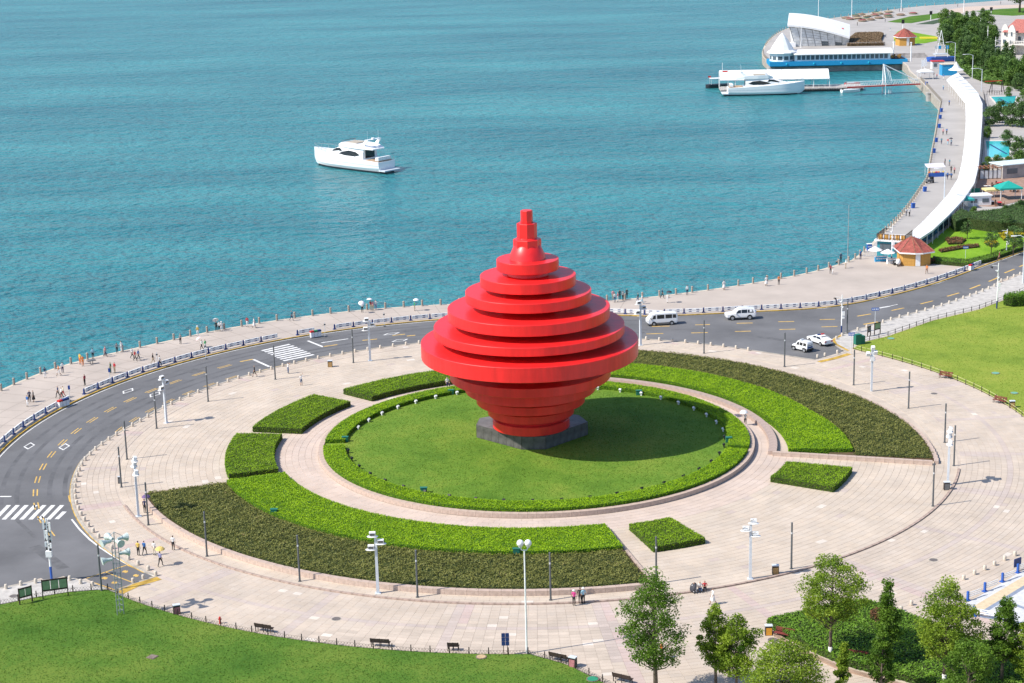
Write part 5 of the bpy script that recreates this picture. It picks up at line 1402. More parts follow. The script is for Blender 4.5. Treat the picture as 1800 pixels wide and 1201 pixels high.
PPL = [
 (48.7, 714.7, 'stand', 'blue', 'white', 'person in a blue top and white trousers in the left trio on the promenade', 2.5), (52.5, 707, 'stand', 'navy', 'black', 'person in dark clothes beside the blue top in the left trio', 3.6), (59.5, 707, 'stand', 'black', 'black', 'person in a black dress, right one of the left trio', 1.8),
 (102.5, 699, 'walk', 'navy', 'black', 'person in navy walking left of a couple near the recycling bins', 2.2), (108.7, 700.7, 'walk', 'white', 'black', 'person in white top and black trousers above the recycling bins', 2.2), (111.8, 698.7, 'walk', 'cream', 'red', 'person with a red bag walking beside the white top near the recycling bins', 2.2),
 (149.5, 678, 'stand', 'darkred', 'black', 'person in a dark red shirt standing alone on the left promenade', 1.2), (79.6, 665, 'stand', 'navy', 'white', 'person in navy top and white trousers at the sea edge on the far left', .2), (103.7, 661, 'walk', 'orange', 'white', 'person in an orange shirt and white shorts near the sea posts', 2.0), (110.5, 656, 'stand', 'white', 'navy', 'person in white shirt leaning at a sea post beside the orange shirt', .4),
 (141.3, 640.5, 'stand', 'yellow', 'orange', 'street sweeper in yellow and orange, the left of two', 2.6), (146, 644, 'stand', 'orange', 'orange', 'street sweeper all in orange, the right of two', 3.4), (163.7, 631, 'stand', 'lightblue', 'black', 'person in a light top and black shorts beside a sea post above the sweepers', .5),
 (185.5, 627.5, 'walk', 'pink', 'navy', 'person in a pink shirt walking by the sea posts', 4.7), (206, 621, 'stand', 'grey', 'black', 'person with dark backpack at a sea post', .2), (214, 618.7, 'stand', 'white', 'white', 'person all in white right of the dark backpack at the sea edge', 1.0),
 (195, 656, 'stand', 'darkgreen', 'darkgreen', 'person in dark green on the left promenade by the blue sign pole', 2.2), (202, 656, 'stand', 'red', 'khaki', 'person in a red checked top beside the dark green one', 2.5),
 (232.7, 630.7, 'walk', 'white', 'black', 'person in white top, left of the red and blue pair', 4.6), (238, 635, 'walk', 'red', 'black', 'person in a red shirt with the blue shirt at her side', 4.6), (243.7, 633, 'walk', 'blue', 'black', 'person in a blue shirt beside the red shirt', 4.6), (269.3, 640, 'walk', 'black', 'khaki', 'person in black and khaki striding near the kerb', 4.9), (281.3, 645, 'walk', 'white', 'black', 'person in white shirt striding behind the barrier', 4.9),
 (317.6, 604.7, 'stand', 'grey', 'black', 'person in grey at a sea post left of the yellow shirt', 2.8), (348, 591.5, 'stand', 'yellow', 'white', 'person in yellow with a white hat at the sea edge', .3), (355.3, 616, 'walk', 'white', 'black', 'person in white walking with the green shirt', 1.4), (361.3, 616, 'walk', 'green', 'white', 'person in a bright green shirt on the promenade', 1.4),
 (380.7, 582.7, 'hold', 'black', 'black', 'person in black under the white parasol at the sea posts', .4), (386, 582.7, 'stand', 'white', 'black', 'person in white and black beside the white parasol', .2), (390, 582.9, 'stand', 'white', 'white', 'person in white with hat right of the parasol group', .4), (435, 575, 'stand', 'red', 'white', 'person in a red jacket at a sea post', .1), (447, 576.7, 'walk', 'white', 'white', 'person in a white dress walking right of the red jacket', 4.8), (448, 662.7, 'walk', 'black', 'black', 'person in black shorts stepping off the road kerb', 2.0),
 (512.7, 564, 'walk', 'teal', 'navy', 'person in dark teal walking with an arm up by the sea', 4.8), (637, 549.5, 'hold', 'white', 'black', 'person half hidden by a white parasol at the sea posts left of the sculpture', 3.3), (652, 545.5, 'hold', 'darkred', 'khaki', 'person under the dark-edged parasol in a group of three', 3.1), (655.8, 546, 'stand', 'pink', 'khaki', 'person in pink in the parasol group of three', 3.1), (660.7, 544.8, 'stand', 'white', 'lilac', 'person in white at the right of the parasol group of three', 3.0), (728.9, 546.7, 'hold', 'green', 'khaki', 'person in green carrying a white parasol left of the sculpture', 4.8),
 (506.7, 657, 'photo', 'white', 'jeans', 'person in white shirt and jeans taking a picture near the zebra crossing', 5.2), (530, 678, 'raise', 'white', 'jeans', 'person in white shirt and blue shorts raising an arm on the left plaza', .3), (786.5, 683.5, 'walk', 'white', 'navy', 'person in white walking on the ring path left of the sculpture', 3.6), (1310, 747.5, 'hold', 'white', 'black', 'person in black trousers under a white parasol on the ring path at the right', 2.8),
 (1077.5, 527, 'stand', 'pink', 'khaki', 'person in pink at the left edge of the crowd right of the sculpture', .2), (1080.7, 532, 'stand', 'white', 'jeans', 'person in white top and jeans in front of the crowd', .4), (1086, 531, 'stand', 'pink', 'white', 'person in a pink striped top in the crowd by the sea', 1.0), (1089.5, 527, 'stand', 'black', 'black', 'tall person in black in the middle of the crowd', .2), (1095, 528.7, 'stand', 'grey', 'black', 'person in grey and black in the crowd, second from the right', 5.8), (1102, 524.7, 'stand', 'black', 'black', 'person all in black at the right edge of the crowd', .3), (1121.6, 532, 'walk', 'black', 'jeans', 'person in black top and jeans just right of the crowd', 1.4), (1128.7, 534.7, 'walk', 'white', 'lightblue', 'person in white leaning forward beside the black top', 1.6),
 (1164, 524.7, 'walk', 'navy', 'black', 'person in navy with a backpack walking at the sea edge above the minibus', 4.7), (1173, 532.7, 'hold', 'white', 'white', 'person in white under a dark parasol above the minibus', 4.7), (1208, 519, 'stand', 'white', 'navy', 'person in white top and navy skirt at a sea post above the minibus', .2), (1272.7, 510, 'stand', 'white', 'white', 'woman in a long white dress at a sea post', .4), (1347, 503, 'stand', 'white', 'pink', 'person in a long pale dress at the sea edge above the off-road car', .2), (1369, 501, 'stand', 'orange', 'black', 'person in orange top and black trousers beside a sea post', .2), (1460, 481, 'walk', 'darkred', 'black', 'person in dark red with a small child near the tall flag pole', 2.9), (1474, 464.5, 'sit', 'grey', 'black', 'person crouching beside a sea post near the flag pole', 1.0), (1478, 461, 'stand', 'navy', 'black', 'person in navy beside the crouching one', .3), (1486.7, 472, 'stand', 'white', 'khaki', 'person in white left of the railings by the blue stall', 1.5), (1629, 481.5, 'walk', 'orange', 'brown', 'person in an orange vest in front of the kiosk', 2.6), (1512.8, 456, 'stand', 'blue', 'navy', 'person in blue leaning at the railings by the stall', .4), (1756.5, 459, 'walk', 'darkred', 'brown', 'person in brown-red striding along the pavement at the right', 1.6),
 (1657.6, 237.5, 'walk', 'pink', 'black', 'person in pink on the grey promenade, top left of the group of five', 3.0), (1664, 236.8, 'walk', 'blue', 'black', 'person in blue beside the pink top on the grey promenade', 3.0), (1666, 255, 'walk', 'red', 'lightblue', 'person in red and light blue in the group of five', 3.0), (1671.8, 256.6, 'hold', 'lightblue', 'navy', 'person in light blue under a dark parasol in the group of five', 3.0), (1654.8, 253.8, 'walk', 'teal', 'navy', 'person in teal left of the group of five', 3.0), (1661, 291, 'stand', 'navy', 'black', 'person in navy above the white market stall', 1.0), (1669, 292, 'stand', 'teal', 'grey', 'person in teal above the market stall', 2.0), (1671.8, 304, 'walk', 'black', 'black', 'person in black at the edge of the white awning', 3.0), (1677.5, 306, 'walk', 'pink', 'black', 'person in pink at the edge of the white awning', 3.0), (1665.4, 315.5, 'walk', 'blue', 'navy', 'person in blue, left of two blue shirts by the stall', 3.2), (1671.8, 316, 'walk', 'blue', 'black', 'person in blue, right of two blue shirts by the stall', 3.2), (1593, 380, 'stand', 'white', 'grey', 'person in white at the sea post below the blue bin', .4), (1598.7, 380.6, 'stand', 'white', 'black', 'person in white top and black trousers beside the sea posts', .6),
 (1658, 159, 'walk', 'lightblue', 'blue', 'person in light blue near the parasol on the far grey promenade', 3.0), (1668.4, 186, 'walk', 'blue', 'black', 'person in blue alone on the far grey promenade', 3.0), (1687, 172, 'stand', 'white', 'navy', 'person in white at the far end of the awning', 1.0), (1693, 176.6, 'stand', 'black', 'black', 'person in black at the far end of the awning', 1.0), (1641.6, 136, 'stand', 'navy', 'grey', 'person in navy near the ticket hut', 1.0), (1646.8, 139, 'stand', 'red', 'lightblue', 'person in red near the ticket hut', 2.0), (1658.5, 140.4, 'stand', 'blue', 'white', 'person in blue beside the blue hut', 2.0), (1622.4, 130, 'stand', 'blue', 'blue', 'person in blue at the head of the gangway', 2.0), (1625.5, 131, 'stand', 'blue', 'navy', 'person in blue and navy at the head of the gangway', 1.0),
 (1507, 45.5, 'stand', 'black', 'black', 'person in black beside the planters on the far plaza', 1.0), (1556, 39, 'stand', 'navy', 'navy', 'person in navy at the tip of the far lawn strip', 1.0), (1557, 67, 'walk', 'teal', 'navy', 'person in teal on the path beside the brown planting bed', 1.0), (1564.7, 55.5, 'walk', 'lightblue', 'white', 'person in light blue on the far path', 1.0), (1540.5, 21, 'stand', 'darkred', 'black', 'person in dark red at the far sea edge', 1.0), (1562, 20, 'stand', 'blue', 'black', 'person in blue at the far sea edge', 1.0), (1581, 21, 'stand', 'teal', 'navy', 'person in teal beside the far white pole', 1.0), (1586.7, 20, 'stand', 'navy', 'black', 'person in navy beside the far white pole', 1.0), (1683.4, 13, 'stand', 'black', 'black', 'person in black on the far pale terrace', 1.0), (1759, 8, 'stand', 'navy', 'black', 'person in navy beside the dark tree at the top right', 1.0),
 (243.6, 977, 'stand', 'yellow', 'black', 'person in a yellow shirt seen from behind at the lower left', 5.9), (254.4, 976, 'walk', 'blue', 'black', 'person in a blue shirt beside the yellow shirt at the lower left', 5.9), (271.5, 976.5, 'stand', 'white', 'cream', 'long-haired person in white behind the yellow parasol', 5.9), (282.4, 996, 'walk', 'lilac', 'black', 'person in lilac-grey top holding the yellow parasol', 5.9), (305, 967.5, 'stand', 'white', 'black', 'person in a white shirt standing apart at the lower left', 6.1), (255, 902, 'hold', 'navy', 'black', 'person in dark blue under a purple parasol behind the lamp post', 6.0),
 (1009, 1065, 'stand', 'magenta', 'black', 'person in a pink jacket and white hat on the front kerb', 5.8), (1019.8, 1061.5, 'stand', 'black', 'black', 'person in black in the middle of three on the front kerb', 6.0), (1025.5, 1062, 'stand', 'lightblue', 'black', 'person in light blue with a white hat, right of three on the front kerb', .4)]
for r in PPL:
    lab = r[5]; person(r[0], r[1], r[2], r[3], r[4], lab, r[6], 1.66 + .12 * ((int(r[0] * 7) % 10) / 10), 'white' if 'hat' in lab else None, 'shorts' in lab, 'dress' in lab)
person(1230, 1041.5, 'sit', 'white', 'jeans', 'person in white sitting on the front kerb, middle of three', 3.3, z=0.02, xy=pol(52.40, math.degrees(math.atan2(*S(1231, 1040)[::-1])))); person(1221.4, 1043.5, 'sit', 'white', 'white', 'person in white sitting on the front kerb beside the dark parasol', 3.3, z=0.02, xy=pol(52.40, math.degrees(math.atan2(*S(1221.5, 1042)[::-1])))); person(1239.8, 1040, 'sit', 'red', 'black', 'person in red sitting on the front kerb, right of three', 3.1, z=0.02, xy=pol(52.40, math.degrees(math.atan2(*S(1240, 1038.5)[::-1]))))
person(1253, 1062.7, 'walk', 'white', 'white', 'long-haired woman in a white dress walking in front of the seated three', 1.9, dress=True)
person(1163, 1158, 'stand', 'orange', 'khaki', 'person in orange half hidden behind the leftmost foreground tree', 1.0); person(1282, 1190, 'stand', 'black', 'navy', 'person in black half hidden behind the low foreground trees', 2.0)
person(1463.5, 483, 'walk', 'white', 'white', 'small child in white beside the dark red one near the flag pole', 2.9, 1.1); person(790.5, 684.5, 'walk', 'navy', 'navy', 'small child in navy on the ring path beside the white shirt', 3.6, 1.05)
def par(px, py, lab, col, rz, tilt=.35): umbrella(px, py, lab, col, rz, tilt)
par(380.7, 582.7, 'white parasol held at the sea posts on the left', Wc, .4, -.8); par(637, 549.5, 'large white parasol tilted to the camera left of the sculpture', Wc, 3.3, -.6); par(652, 545.5, 'white parasol with dark underside over the group of three', Wc, 3.1, .2); par(728.9, 546.7, 'small white parasol just left of the sculpture', Wc, 4.8, 0); par(1310, 747.5, 'pale lilac-white parasol on the ring path', Wc, 2.8, -.2); par(1173, 532.7, 'dark parasol above the minibus', flat('dark_parasol', (.04, .04, .05), .7), 4.7, 0); par(1671.8, 256.6, 'dark parasol on the grey promenade', MATS['dark_parasol'], 3.0, 0); par(282.4, 996, 'yellow parasol at the lower left', flat('yellow_parasol', (.72, .52, .16), .7), 5.9 + .8, .1); par(255, 902, 'purple parasol behind the lamp post at the left', flat('purple_parasol', (.13, .08, .20), .7), 6.0, 0)
t = thing('parasol', 'dark parasol lying open on the kerb beside the seated three', 'umbrella', (*S(1216, 1041), .55)); t.rotation_euler = (0, -1.1, .3)
q = MB(); q.lathe([(.55, -.25), (.45, -.05), (.25, .06), (.02, .1)], 12, cap=False); q.build('canopy', MATS['dark_parasol'], t); q = MB(); q.cyl(0, 0, -.7, .1, .012, n=6); q.build('shaft', M_iron, t)
t = thing('parasol', 'pink parasol of the couple walking beside the barrier at the left', 'umbrella', (*S(350, 612), 1.5)); t.rotation_euler = (0, -.7, 0)
q = MB(); q.lathe([(.5, 0), (.4, .14), (.22, .24), (.02, .28)], 12, cap=False); q.build('canopy', flat('pink_parasol', (.72, .52, .52), .7), t); q = MB(); q.cyl(0, 0, -.5, .3, .012, n=6); q.build('shaft', M_iron, t)
# sweepers' cart
t = thing('hand_cart', 'flat dark hand cart beside the orange street sweepers', 'cart', (*S(161, 640), 0), .6)
q = MB(); q.box(0, 0, .55, 1.3, .6, .12); q.build('tray', M_greyplastic, t)
for s in (-.2, .2): q = MB(); q.cyl(s, 0, 0, .5, .05, n=8); q.build('leg', M_black, t)
# ================================================================ boats and the marina at the upper right
M_gel = flat('white_gelcoat', (0.88, 0.88, 0.87), 0.25, coat=.3, var=.02)
M_boot = flat('dark_boot_stripe', (0.025, 0.03, 0.04), .5)
M_teak = mat('teak_deck', (0.42, 0.30, 0.20), .7, .12, 4.0)
M_beigec = mat('beige_canvas', (0.42, 0.37, 0.30), .8, .1, 3.0)
M_wroof = mat('white_roof_sheet', (0.80, 0.80, 0.79), .55, .03, .6)
M_seablue = flat('bright_blue_paint', (0.020, 0.285, 0.54), .45)
M_aqua = flat('aqua_paint', (0.015, 0.40, 0.58), .45)
M_concrete = mat('weathered_concrete', (0.40, 0.37, 0.345), .9, .15, .6)
M_clear = flat('blue_grey_window', (0.10, 0.13, 0.15), .12, spec=.6)
M_facade = mat('frosted_glazing', (0.66, 0.68, 0.69), .25, .12, .8, spec=.6)
M_timber = mat('ochre_timber', (0.56, 0.30, 0.07), .7, .1, 5.0, stretch=(1, 1, 4))
M_tiles = mat('red_roof_tile', (0.33, 0.085, 0.065), .8, .2, 2.5)
M_coral = mat('coral_roof_tile', (0.46, 0.165, 0.14), .7, .12, 2.0)
M_stone2 = mat('red_brown_brick', (0.26, 0.13, 0.08), .85, .2, 2.5)

def hull_stations(st):
    P = np.array(st); n = 5; out = []
    for i in range(len(P) - 1):
        a, b, c, d = P[max(i - 1, 0)], P[i], P[i + 1], P[min(i + 2, len(P) - 1)]
        for j in range(n):
            t = j / n; out.append(.5 * (2 * b + (c - a) * t + (2 * a - 5 * b + 4 * c - d) * t * t + (3 * b - a - 3 * c + d) * t ** 3))
    return out + [P[-1]]

def yacht(label, loc, rz, L=1.0, bimini=False):
    t = thing('motor_yacht', label, 'yacht', loc, rz)
    s = L
    def V(p): return tuple(c * s for c in p)
    st = [(-9.6, 2.25, .25, 2.05), (-7, 2.45, .15, 2.15), (-3, 2.6, .1, 2.35), (1, 2.6, .1, 2.55), (4.5, 2.3, .1, 2.80), (7.2, 1.55, .2, 3.0), (9.0, .75, .55, 3.15), (10.0, .10, 1.5, 3.25)]
    st = [tuple(r_) for r_ in hull_stations(st)]
    q = MB(); q.loft([[V((x, 0, z0 - .4)), V((x, w * .72, z0 - .1)), V((x, w * .93, z0 + .75)), V((x, w, z1)), V((x, w * .96, z1 + .04)), V((x, -w * .96, z1 + .04)), V((x, -w, z1)), V((x, -w * .93, z0 + .75)), V((x, -w * .72, z0 - .1))] for x, w, z0, z1 in st]); hull = q.build('hull', M_gel, t)
    q = MB(); q.loft([[V((x, w * .74 + .02, -.2)), V((x, w * .84 + .03, .32)), V((x, -w * .84 - .03, .32)), V((x, -w * .74 - .02, -.2))] for x, w, z0, z1 in st[:-8]]); q.build('boot_stripe', M_boot, hull)
    for sg in (-1, 1):
        q = MB(); q.add([V((x, sg * (w * .965 + .012), 1.35 + .01 * k)) for k, (x, w, a, b) in enumerate(st[:24])] + [V((x, sg * (w * .972 + .012), 1.44 + .01 * k)) for k, (x, w, a, b) in enumerate(st[:24])], [(i, i + 1, i + 25, i + 24) for i in range(23)]); q.build('rub_rail', M_wpole, hull)
    q = MB(); q.box(-10.3 * s, 0, .55 * s, 1.6 * s, 4.2 * s, .22 * s); q.build('swim_platform', M_wpole, t)
    cab = [(-5.2, 1.95, 2.2, 4.25), (-2, 2.05, 2.3, 4.35), (1.2, 1.95, 2.5, 4.25), (3.4, 1.6, 2.7, 3.55), (5.6, 1.0, 2.8, 3.05)]
    q = MB(); q.loft([[V((x, w, z0)), V((x, w * .97, z0 + (z1 - z0) * .55)), V((x, w * .78, z1)), V((x, -w * .78, z1)), V((x, -w * .97, z0 + (z1 - z0) * .55)), V((x, -w, z0))] for x, w, z0, z1 in cab]); q.build('cabin', M_gel, t)
    for sg in (-1, 1):
        q = MB(); pts = [(-4.5, 3.1), (-3.4, 3.62), (-1.6, 3.75), (.2, 3.4), (1.3, 2.95), (-.6, 2.72), (-3.2, 2.72)]
        p = [V((x, sg * (2.04 if x < 0 else 1.97), z)) for x, z in pts]; q.face(p if sg < 0 else p[::-1]); q.build('side_window', M_glass, t)
        q = MB(); pts = [(.3, 3.5), (.8, 4.05), (2.0, 3.92), (3.5, 3.36), (3.2, 3.1)]
        p = [V((x, sg * (2.02 - .145 * max(0, x - .2)), z)) for x, z in pts]; q.face(p if sg < 0 else p[::-1]); q.build('side_window', M_glass, t)
        q = MB(); q.tube([V((3.0, sg * 2.45, 2.7)), V((3.2, sg * 2.4, 3.5)), V((7, sg * 1.55, 3.75)), V((9.4, sg * .5, 3.95)), V((9.9, 0, 3.95))], .035 * s, 5); q.build('bow_rail', M_chrome, t)
        q = MB()
        for x, y in ((4.5, 2.2), (6, 1.9), (7.5, 1.4), (8.8, .8)): q.tube([V((x, sg * y, 2.9)), V((x, sg * y * .97, 3.75))], .025 * s, 4)
        q.build('stanchion', M_chrome, t)
    q = MB(); q.loft([[V((1.75, 1.5, 3.92)), V((1.75, -1.5, 3.92)), V((3.55, -1.15, 3.47)), V((3.55, 1.15, 3.47))], [V((1.75, 1.5, 3.95)), V((1.75, -1.5, 3.95)), V((3.55, -1.15, 3.51)), V((3.55, 1.15, 3.51))]]); q.build('windscreen', M_glass, t)
    fb = [(-7.6, 1.5, 4.15, 4.35), (-5.5, 1.95, 4.2, 4.95), (-2, 2.0, 4.25, 5.1), (.6, 1.75, 4.25, 5.1), (1.8, 1.3, 4.2, 4.6)]
    q = MB(); q.loft([[V((x, w, z0)), V((x, w * 1.02, z1)), V((x, -w * 1.02, z1)), V((x, -w, z0))] for x, w, z0, z1 in fb]); q.build('flybridge', M_gel, t)
    q = MB(); q.box(-1.6 * s, 0, 5.14 * s, 3.0 * s, 2.6 * s, .1 * s); q.build('cover', M_beigec, t)
    q = MB(); q.tube([V((.5, 1.7, 5.1)), V((.0, 1.5, 5.5)), V((.0, -1.5, 5.5)), V((.5, -1.7, 5.1))], .05 * s, 5); q.build('wind_deflector', M_greyplastic, t)
    for sg in (-1, 1):
        q = MB(); q.loft([[V((-5.2, sg * 1.95, 4.4)), V((-4.2, sg * 1.95, 4.4)), V((-4.2, sg * 1.8, 4.4)), V((-5.2, sg * 1.8, 4.4))], [V((-6.6, sg * 1.75, 5.9)), V((-5.9, sg * 1.75, 5.9)), V((-5.9, sg * 1.6, 5.9)), V((-6.6, sg * 1.6, 5.9))]]); q.build('radar_arch', M_gel, t)
    q = MB(); q.box(-6.2 * s, 0, 5.95 * s, .8 * s, 3.6 * s, .14 * s); q.build('arch_top', M_gel, t)
    q = MB(); q.cyl(-6.2 * s, 0, 6.0 * s, 6.25 * s, .32 * s, n=12); q.build('radar', M_gel, t)
    q = MB()
    for y in (-1.4, 1.4): q.cyl(-6.2 * s, y * s, 6 * s, 7.6 * s, .02 * s, n=5)
    q.build('aerial', M_wpole, t)
    q = MB(); q.box(-7.5 * s, 0, 2.22 * s, 3.6 * s, 3.9 * s, .06 * s); q.build('cockpit_floor', M_teak, t)
    q = MB(); q.box(-8.7 * s, 0, 2.6 * s, .8 * s, 3.4 * s, .6 * s); q.build('bench_seat', M_gel, t)
    q = MB(); q.box(-5.22 * s, 0, 3.2 * s, .06 * s, 2.4 * s, 1.5 * s); q.build('saloon_door', M_glass, t)
    q = MB()
    for y in (-2, -1, 0, 1, 2): q.cyl(-9.5 * s, y * s, 2.1 * s, 3.0 * s, .025 * s, n=5)
    q.tube([V((-9.5, -2, 3.0)), V((-9.5, 2, 3.0))], .03 * s, 5); q.build('stern_rail', M_chrome, t)
    return t
a, b = Vector(S(553, 291, SEA_Z)), Vector(S(672, 306, SEA_Z)); mid = (a + b) / 2
yacht('white motor yacht afloat alone in the middle of the bay', (mid.x + .7, mid.y + 2.6, SEA_Z), math.atan2(a.y - b.y, a.x - b.x) , (b - a).length / 18.4)
a, b = Vector(S(1278, 169, SEA_Z)), Vector(S(1415, 166, SEA_Z)); mid = (a + b) / 2
yacht('white motor yacht moored in front of the canopied pontoon', (mid.x, mid.y + 2, SEA_Z), math.atan2(b.y - a.y, b.x - a.x), (b - a).length / 19.8)

def frame_at(p, q_, z=0.0):
    a, b = Vector(S(*p, z)), Vector(S(*q_, z)); return a, (b - a).length, math.atan2(b.y - a.y, b.x - a.x)
# --- small boats
def skiff(lab, p, q_, hullm, w=1.0, cover=None):
    a, L, an = frame_at(p, q_, SEA_Z)
    t = thing('small_boat', lab, 'boat', (a.x, a.y, SEA_Z), an)
    q = MB(); q.loft([[(L * x, wv * w, .9), (L * x, wv * w * .7, -.2), (L * x, -wv * w * .7, -.2), (L * x, -wv * w, .9)] for x, wv in ((0, 1.0), (.35, 1.1), (.7, .9), (.9, .45), (1.0, .05))]); q.build('hull', hullm, t)
    q = MB(); q.box(L * .35, 0, .95, L * .5, 1.5 * w, .12); q.build('cover', cover or M_gel, t)
    q = MB(); q.box(L * .08, 0, 1.1, .4, .5, .7); q.build('outboard_motor', M_black, t)
    return t
skiff('small white speedboat beside the pontoon steps', (1479, 163, ), (1512, 161), M_gel)
skiff('small red and white boat at the gangway end of the pontoon', (1485, 151), (1512, 150), M_redp)
t = thing('work_boat', 'dark hulled work boat with white canopy and red flag left of the pontoon', 'boat', (*S(1243, 155, SEA_Z), SEA_Z), 0.1)
q = MB(); q.loft([[(x, w, 1.2), (x, w * .7, -.2), (x, -w * .7, -.2), (x, -w, 1.2)] for x, w in ((-.5, .3), (.6, 1.3), (3, 1.7), (7, 1.6), (8, 1.4))]); q.build('hull', M_boot, t)
q = MB(); q.box(4.2, 0, 3.2, 6.5, 3.0, .12); q.build('canopy', M_wroof, t)
for x in (1.2, 4, 7): q = MB(); q.box(x, -1.3, 2.2, .08, .08, 2); q.box(x, 1.3, 2.2, .08, .08, 2); q.build('post', M_white_p, t)
q = MB(); q.box(.8, 0, 3.75, .9, .03, .6); q.build('flag', M_redp, t)

# --- canopied pontoon
a, L, an = frame_at((1267, 165), (1519, 160), SEA_Z)
t = thing('pontoon', 'grey floating pontoon with white railings in front of the blue terminal', 'pontoon', (a.x, a.y, SEA_Z), an)
q = MB(); q.box(L / 2, 5, .9, L, 9, .5); q.build('deck', M_concrete, t)
tyre = MB().lathe([(.18, -.14), (.34, -.14), (.40, 0), (.34, .14), (.18, .14)], 10, cap=False).mesh('tyre_fender', M_rubber)
for k in range(26):
    o = obj('tyre_fender', tyre, t, (L * .56 + k * L * .017, .45, .55)); o.rotation_euler = (math.pi / 2, 0, 0)
q = MB()
for k in range(24): q.cyl(L * (k + .5) / 24, 1.0, 1.15, 2.3, .04, n=5)
for z in (1.7, 2.25): q.tube([(0, 1, z), (L, 1, z)], .035, 5)
q.build('railing', M_white_p, t)
a, L, an = frame_at((1265, 162), (1458, 159), SEA_Z)
t = thing('pontoon_canopy', 'long flat white canopy on posts over the pontoon', 'canopy', (a.x, a.y, SEA_Z), an)
nb = 7
for k in range(nb): q = MB(); q.add([(L * k / nb + .03, 0, 4.0), (L * (k + 1) / nb - .03, 0, 4.0), (L * (k + 1) / nb - .03, 5, 6.6), (L * k / nb + .03, 5, 6.6), (L * k / nb + .03, 8.6, 5.9), (L * (k + 1) / nb - .03, 8.6, 5.9), (L * k / nb + .03, 0, 3.75), (L * (k + 1) / nb - .03, 0, 3.75)], [(0, 1, 2, 3), (3, 2, 5, 4), (6, 7, 1, 0)]); q.build('roof_panel', M_wroof, t)
for k in range(nb + 1):
    q = MB(); q.box(L * k / nb, .4, 2.4, .16, .16, 3.2); q.box(L * k / nb, 7.6, 3.4, .16, .16, 5.0); q.build('post', M_white_p, t)
q = MB(); q.cyl(1, 4, 5, 9.2, .06, n=6); q.build('flag_pole', M_white_p, t)
q = MB(); q.box(1.9, 4, 6.0, 1.7, .04, 1.1); q.build('flag', M_redp, t)
# --- blue terminal
a, L, an = frame_at((1354, 129), (1594, 124), SEA_Z)
t = thing('ferry_terminal', 'long white and bright blue floating terminal with a pointed white corner tower', 'building', (a.x, a.y, SEA_Z), an)
T0 = 3.4
q = MB(); q.box(L / 2, 7.2, .9, L, 9.0, 1.8); q.build('float', M_concrete, t)
q = MB(); q.box(L / 2, 6, 3.25, L + .4, 12.2, 1.5); q.build('blue_band', M_seablue, t)
q = MB(); q.box(L / 2, 6, 2.42, L + .2, 12.0, .25); q.build('aqua_stripe', M_aqua, t)
q = MB(); q.box(L * .53, 6.2, 5.2, L * .70, 10.4, 2.4); q.build('wall', M_white_p, t)
nw = 20
for k in range(nw):
    x = L * (.195 + .67 * (k + .5) / nw)
    f = MB(); f.box(x, .96, 5.2, L * .67 / nw * .86, .1, 1.7); fr = f.build('window', M_wpole, t)
    f = MB(); f.box(x, .90, 5.2, L * .67 / nw * .74, .06, 1.5); f.build('pane', M_clear, fr)
q = MB(); q.add([(L * .17, -.2, 6.5), (L * .90, -.2, 6.5), (L * .90, 6, 7.6), (L * .17, 6, 7.6), (L * .90, 12.4, 6.7), (L * .17, 12.4, 6.7), (L * .17, -.2, 6.25), (L * .90, -.2, 6.25)], [(0, 1, 2, 3), (3, 2, 4, 5), (6, 7, 1, 0)]); q.build('roof', M_wroof, t)
q = MB(); q.cyl(4.6, 4.6, 4.0, 7.0, 4.4, n=12); tw = q.build('tower', M_white_p, t)
for k in range(12):
    an2 = math.pi / 12 * (2 * k + 1); q = MB(); q.box(4.6 + 4.28 * math.cos(an2), 4.6 + 4.28 * math.sin(an2), 5.2, .06, 1.6, 1.3, rz=an2); q.build('window', M_clear, tw)
q = MB(); q.lathe([(5.5, 6.9), (5.4, 7.2), (4.2, 7.9), (3.2, 9.6), (1.5, 12.2), (.05, 13.9)], 12, 4.6, 4.6); q.build('tower_roof', M_wroof, t)
q = MB()
for k in range(10): q.box(L * (.905 + .009 * k), 1.2, 5.0, .12, .12, 1.8)
q.box(L * .945, 1.2, 5.8, L * .09, .1, .12); q.box(L * .945, 6, 4.1, L * .09, 10, .1); q.build('terrace_railing', M_brownm, t)
for k in range(6): q = MB(); q.box(L * (.90 + .015 * k), 3 + (k % 3) * 2.4, 4.7, .9, .9, .8); q.build('terrace_table', M_timber, t)
q = MB()
for k in range(4): q.cyl(L * (.12 + .2 * k), -.25, 2.9, 3.4, .28, n=10)
for k in range(4): q.sphere(L * (.12 + .2 * k), -.15, 3.2, .42, .08, .3, 8, 6)
q.build('porthole', M_aqua, t)
# --- gangway with white pylon
a, L, an = frame_at((1487, 152), (1616, 146), 0)
t = thing('gangway', 'red and white gangway hung from a curved white pylon between quay and pontoon', 'gangway', (a.x, a.y, 0), an)
q = MB(); q.box(L / 2, 0, -.2, L, 1.8, .25); q.build('deck', M_concrete, t)
for y in (-.95, .95): q = MB(); q.box(L / 2, y, -.25, L, .12, .4); q.build('red_beam', M_redp, t)
q = MB()
for y in (-.9, .9):
    q.tube([(0, y, 1.3), (L, y, 1.3)], .05, 5)
    for k in range(30): q.tube([(L * k / 30, y, 0), (L * (k + .5) / 30, y, 1.3), (L * (k + 1) / 30, y, 0)], .03, 4)
q.build('truss_railing', M_white_p, t)
for i, y in enumerate((-1.4, 1.4)): q = MB(); q.tube([(L * .52, y, -4.5), (L * .52, y * .8, 2), (L * .505, y * .2, 6.6)], [.3, .26, .12], 8); q.build('pylon', M_white_p, t)
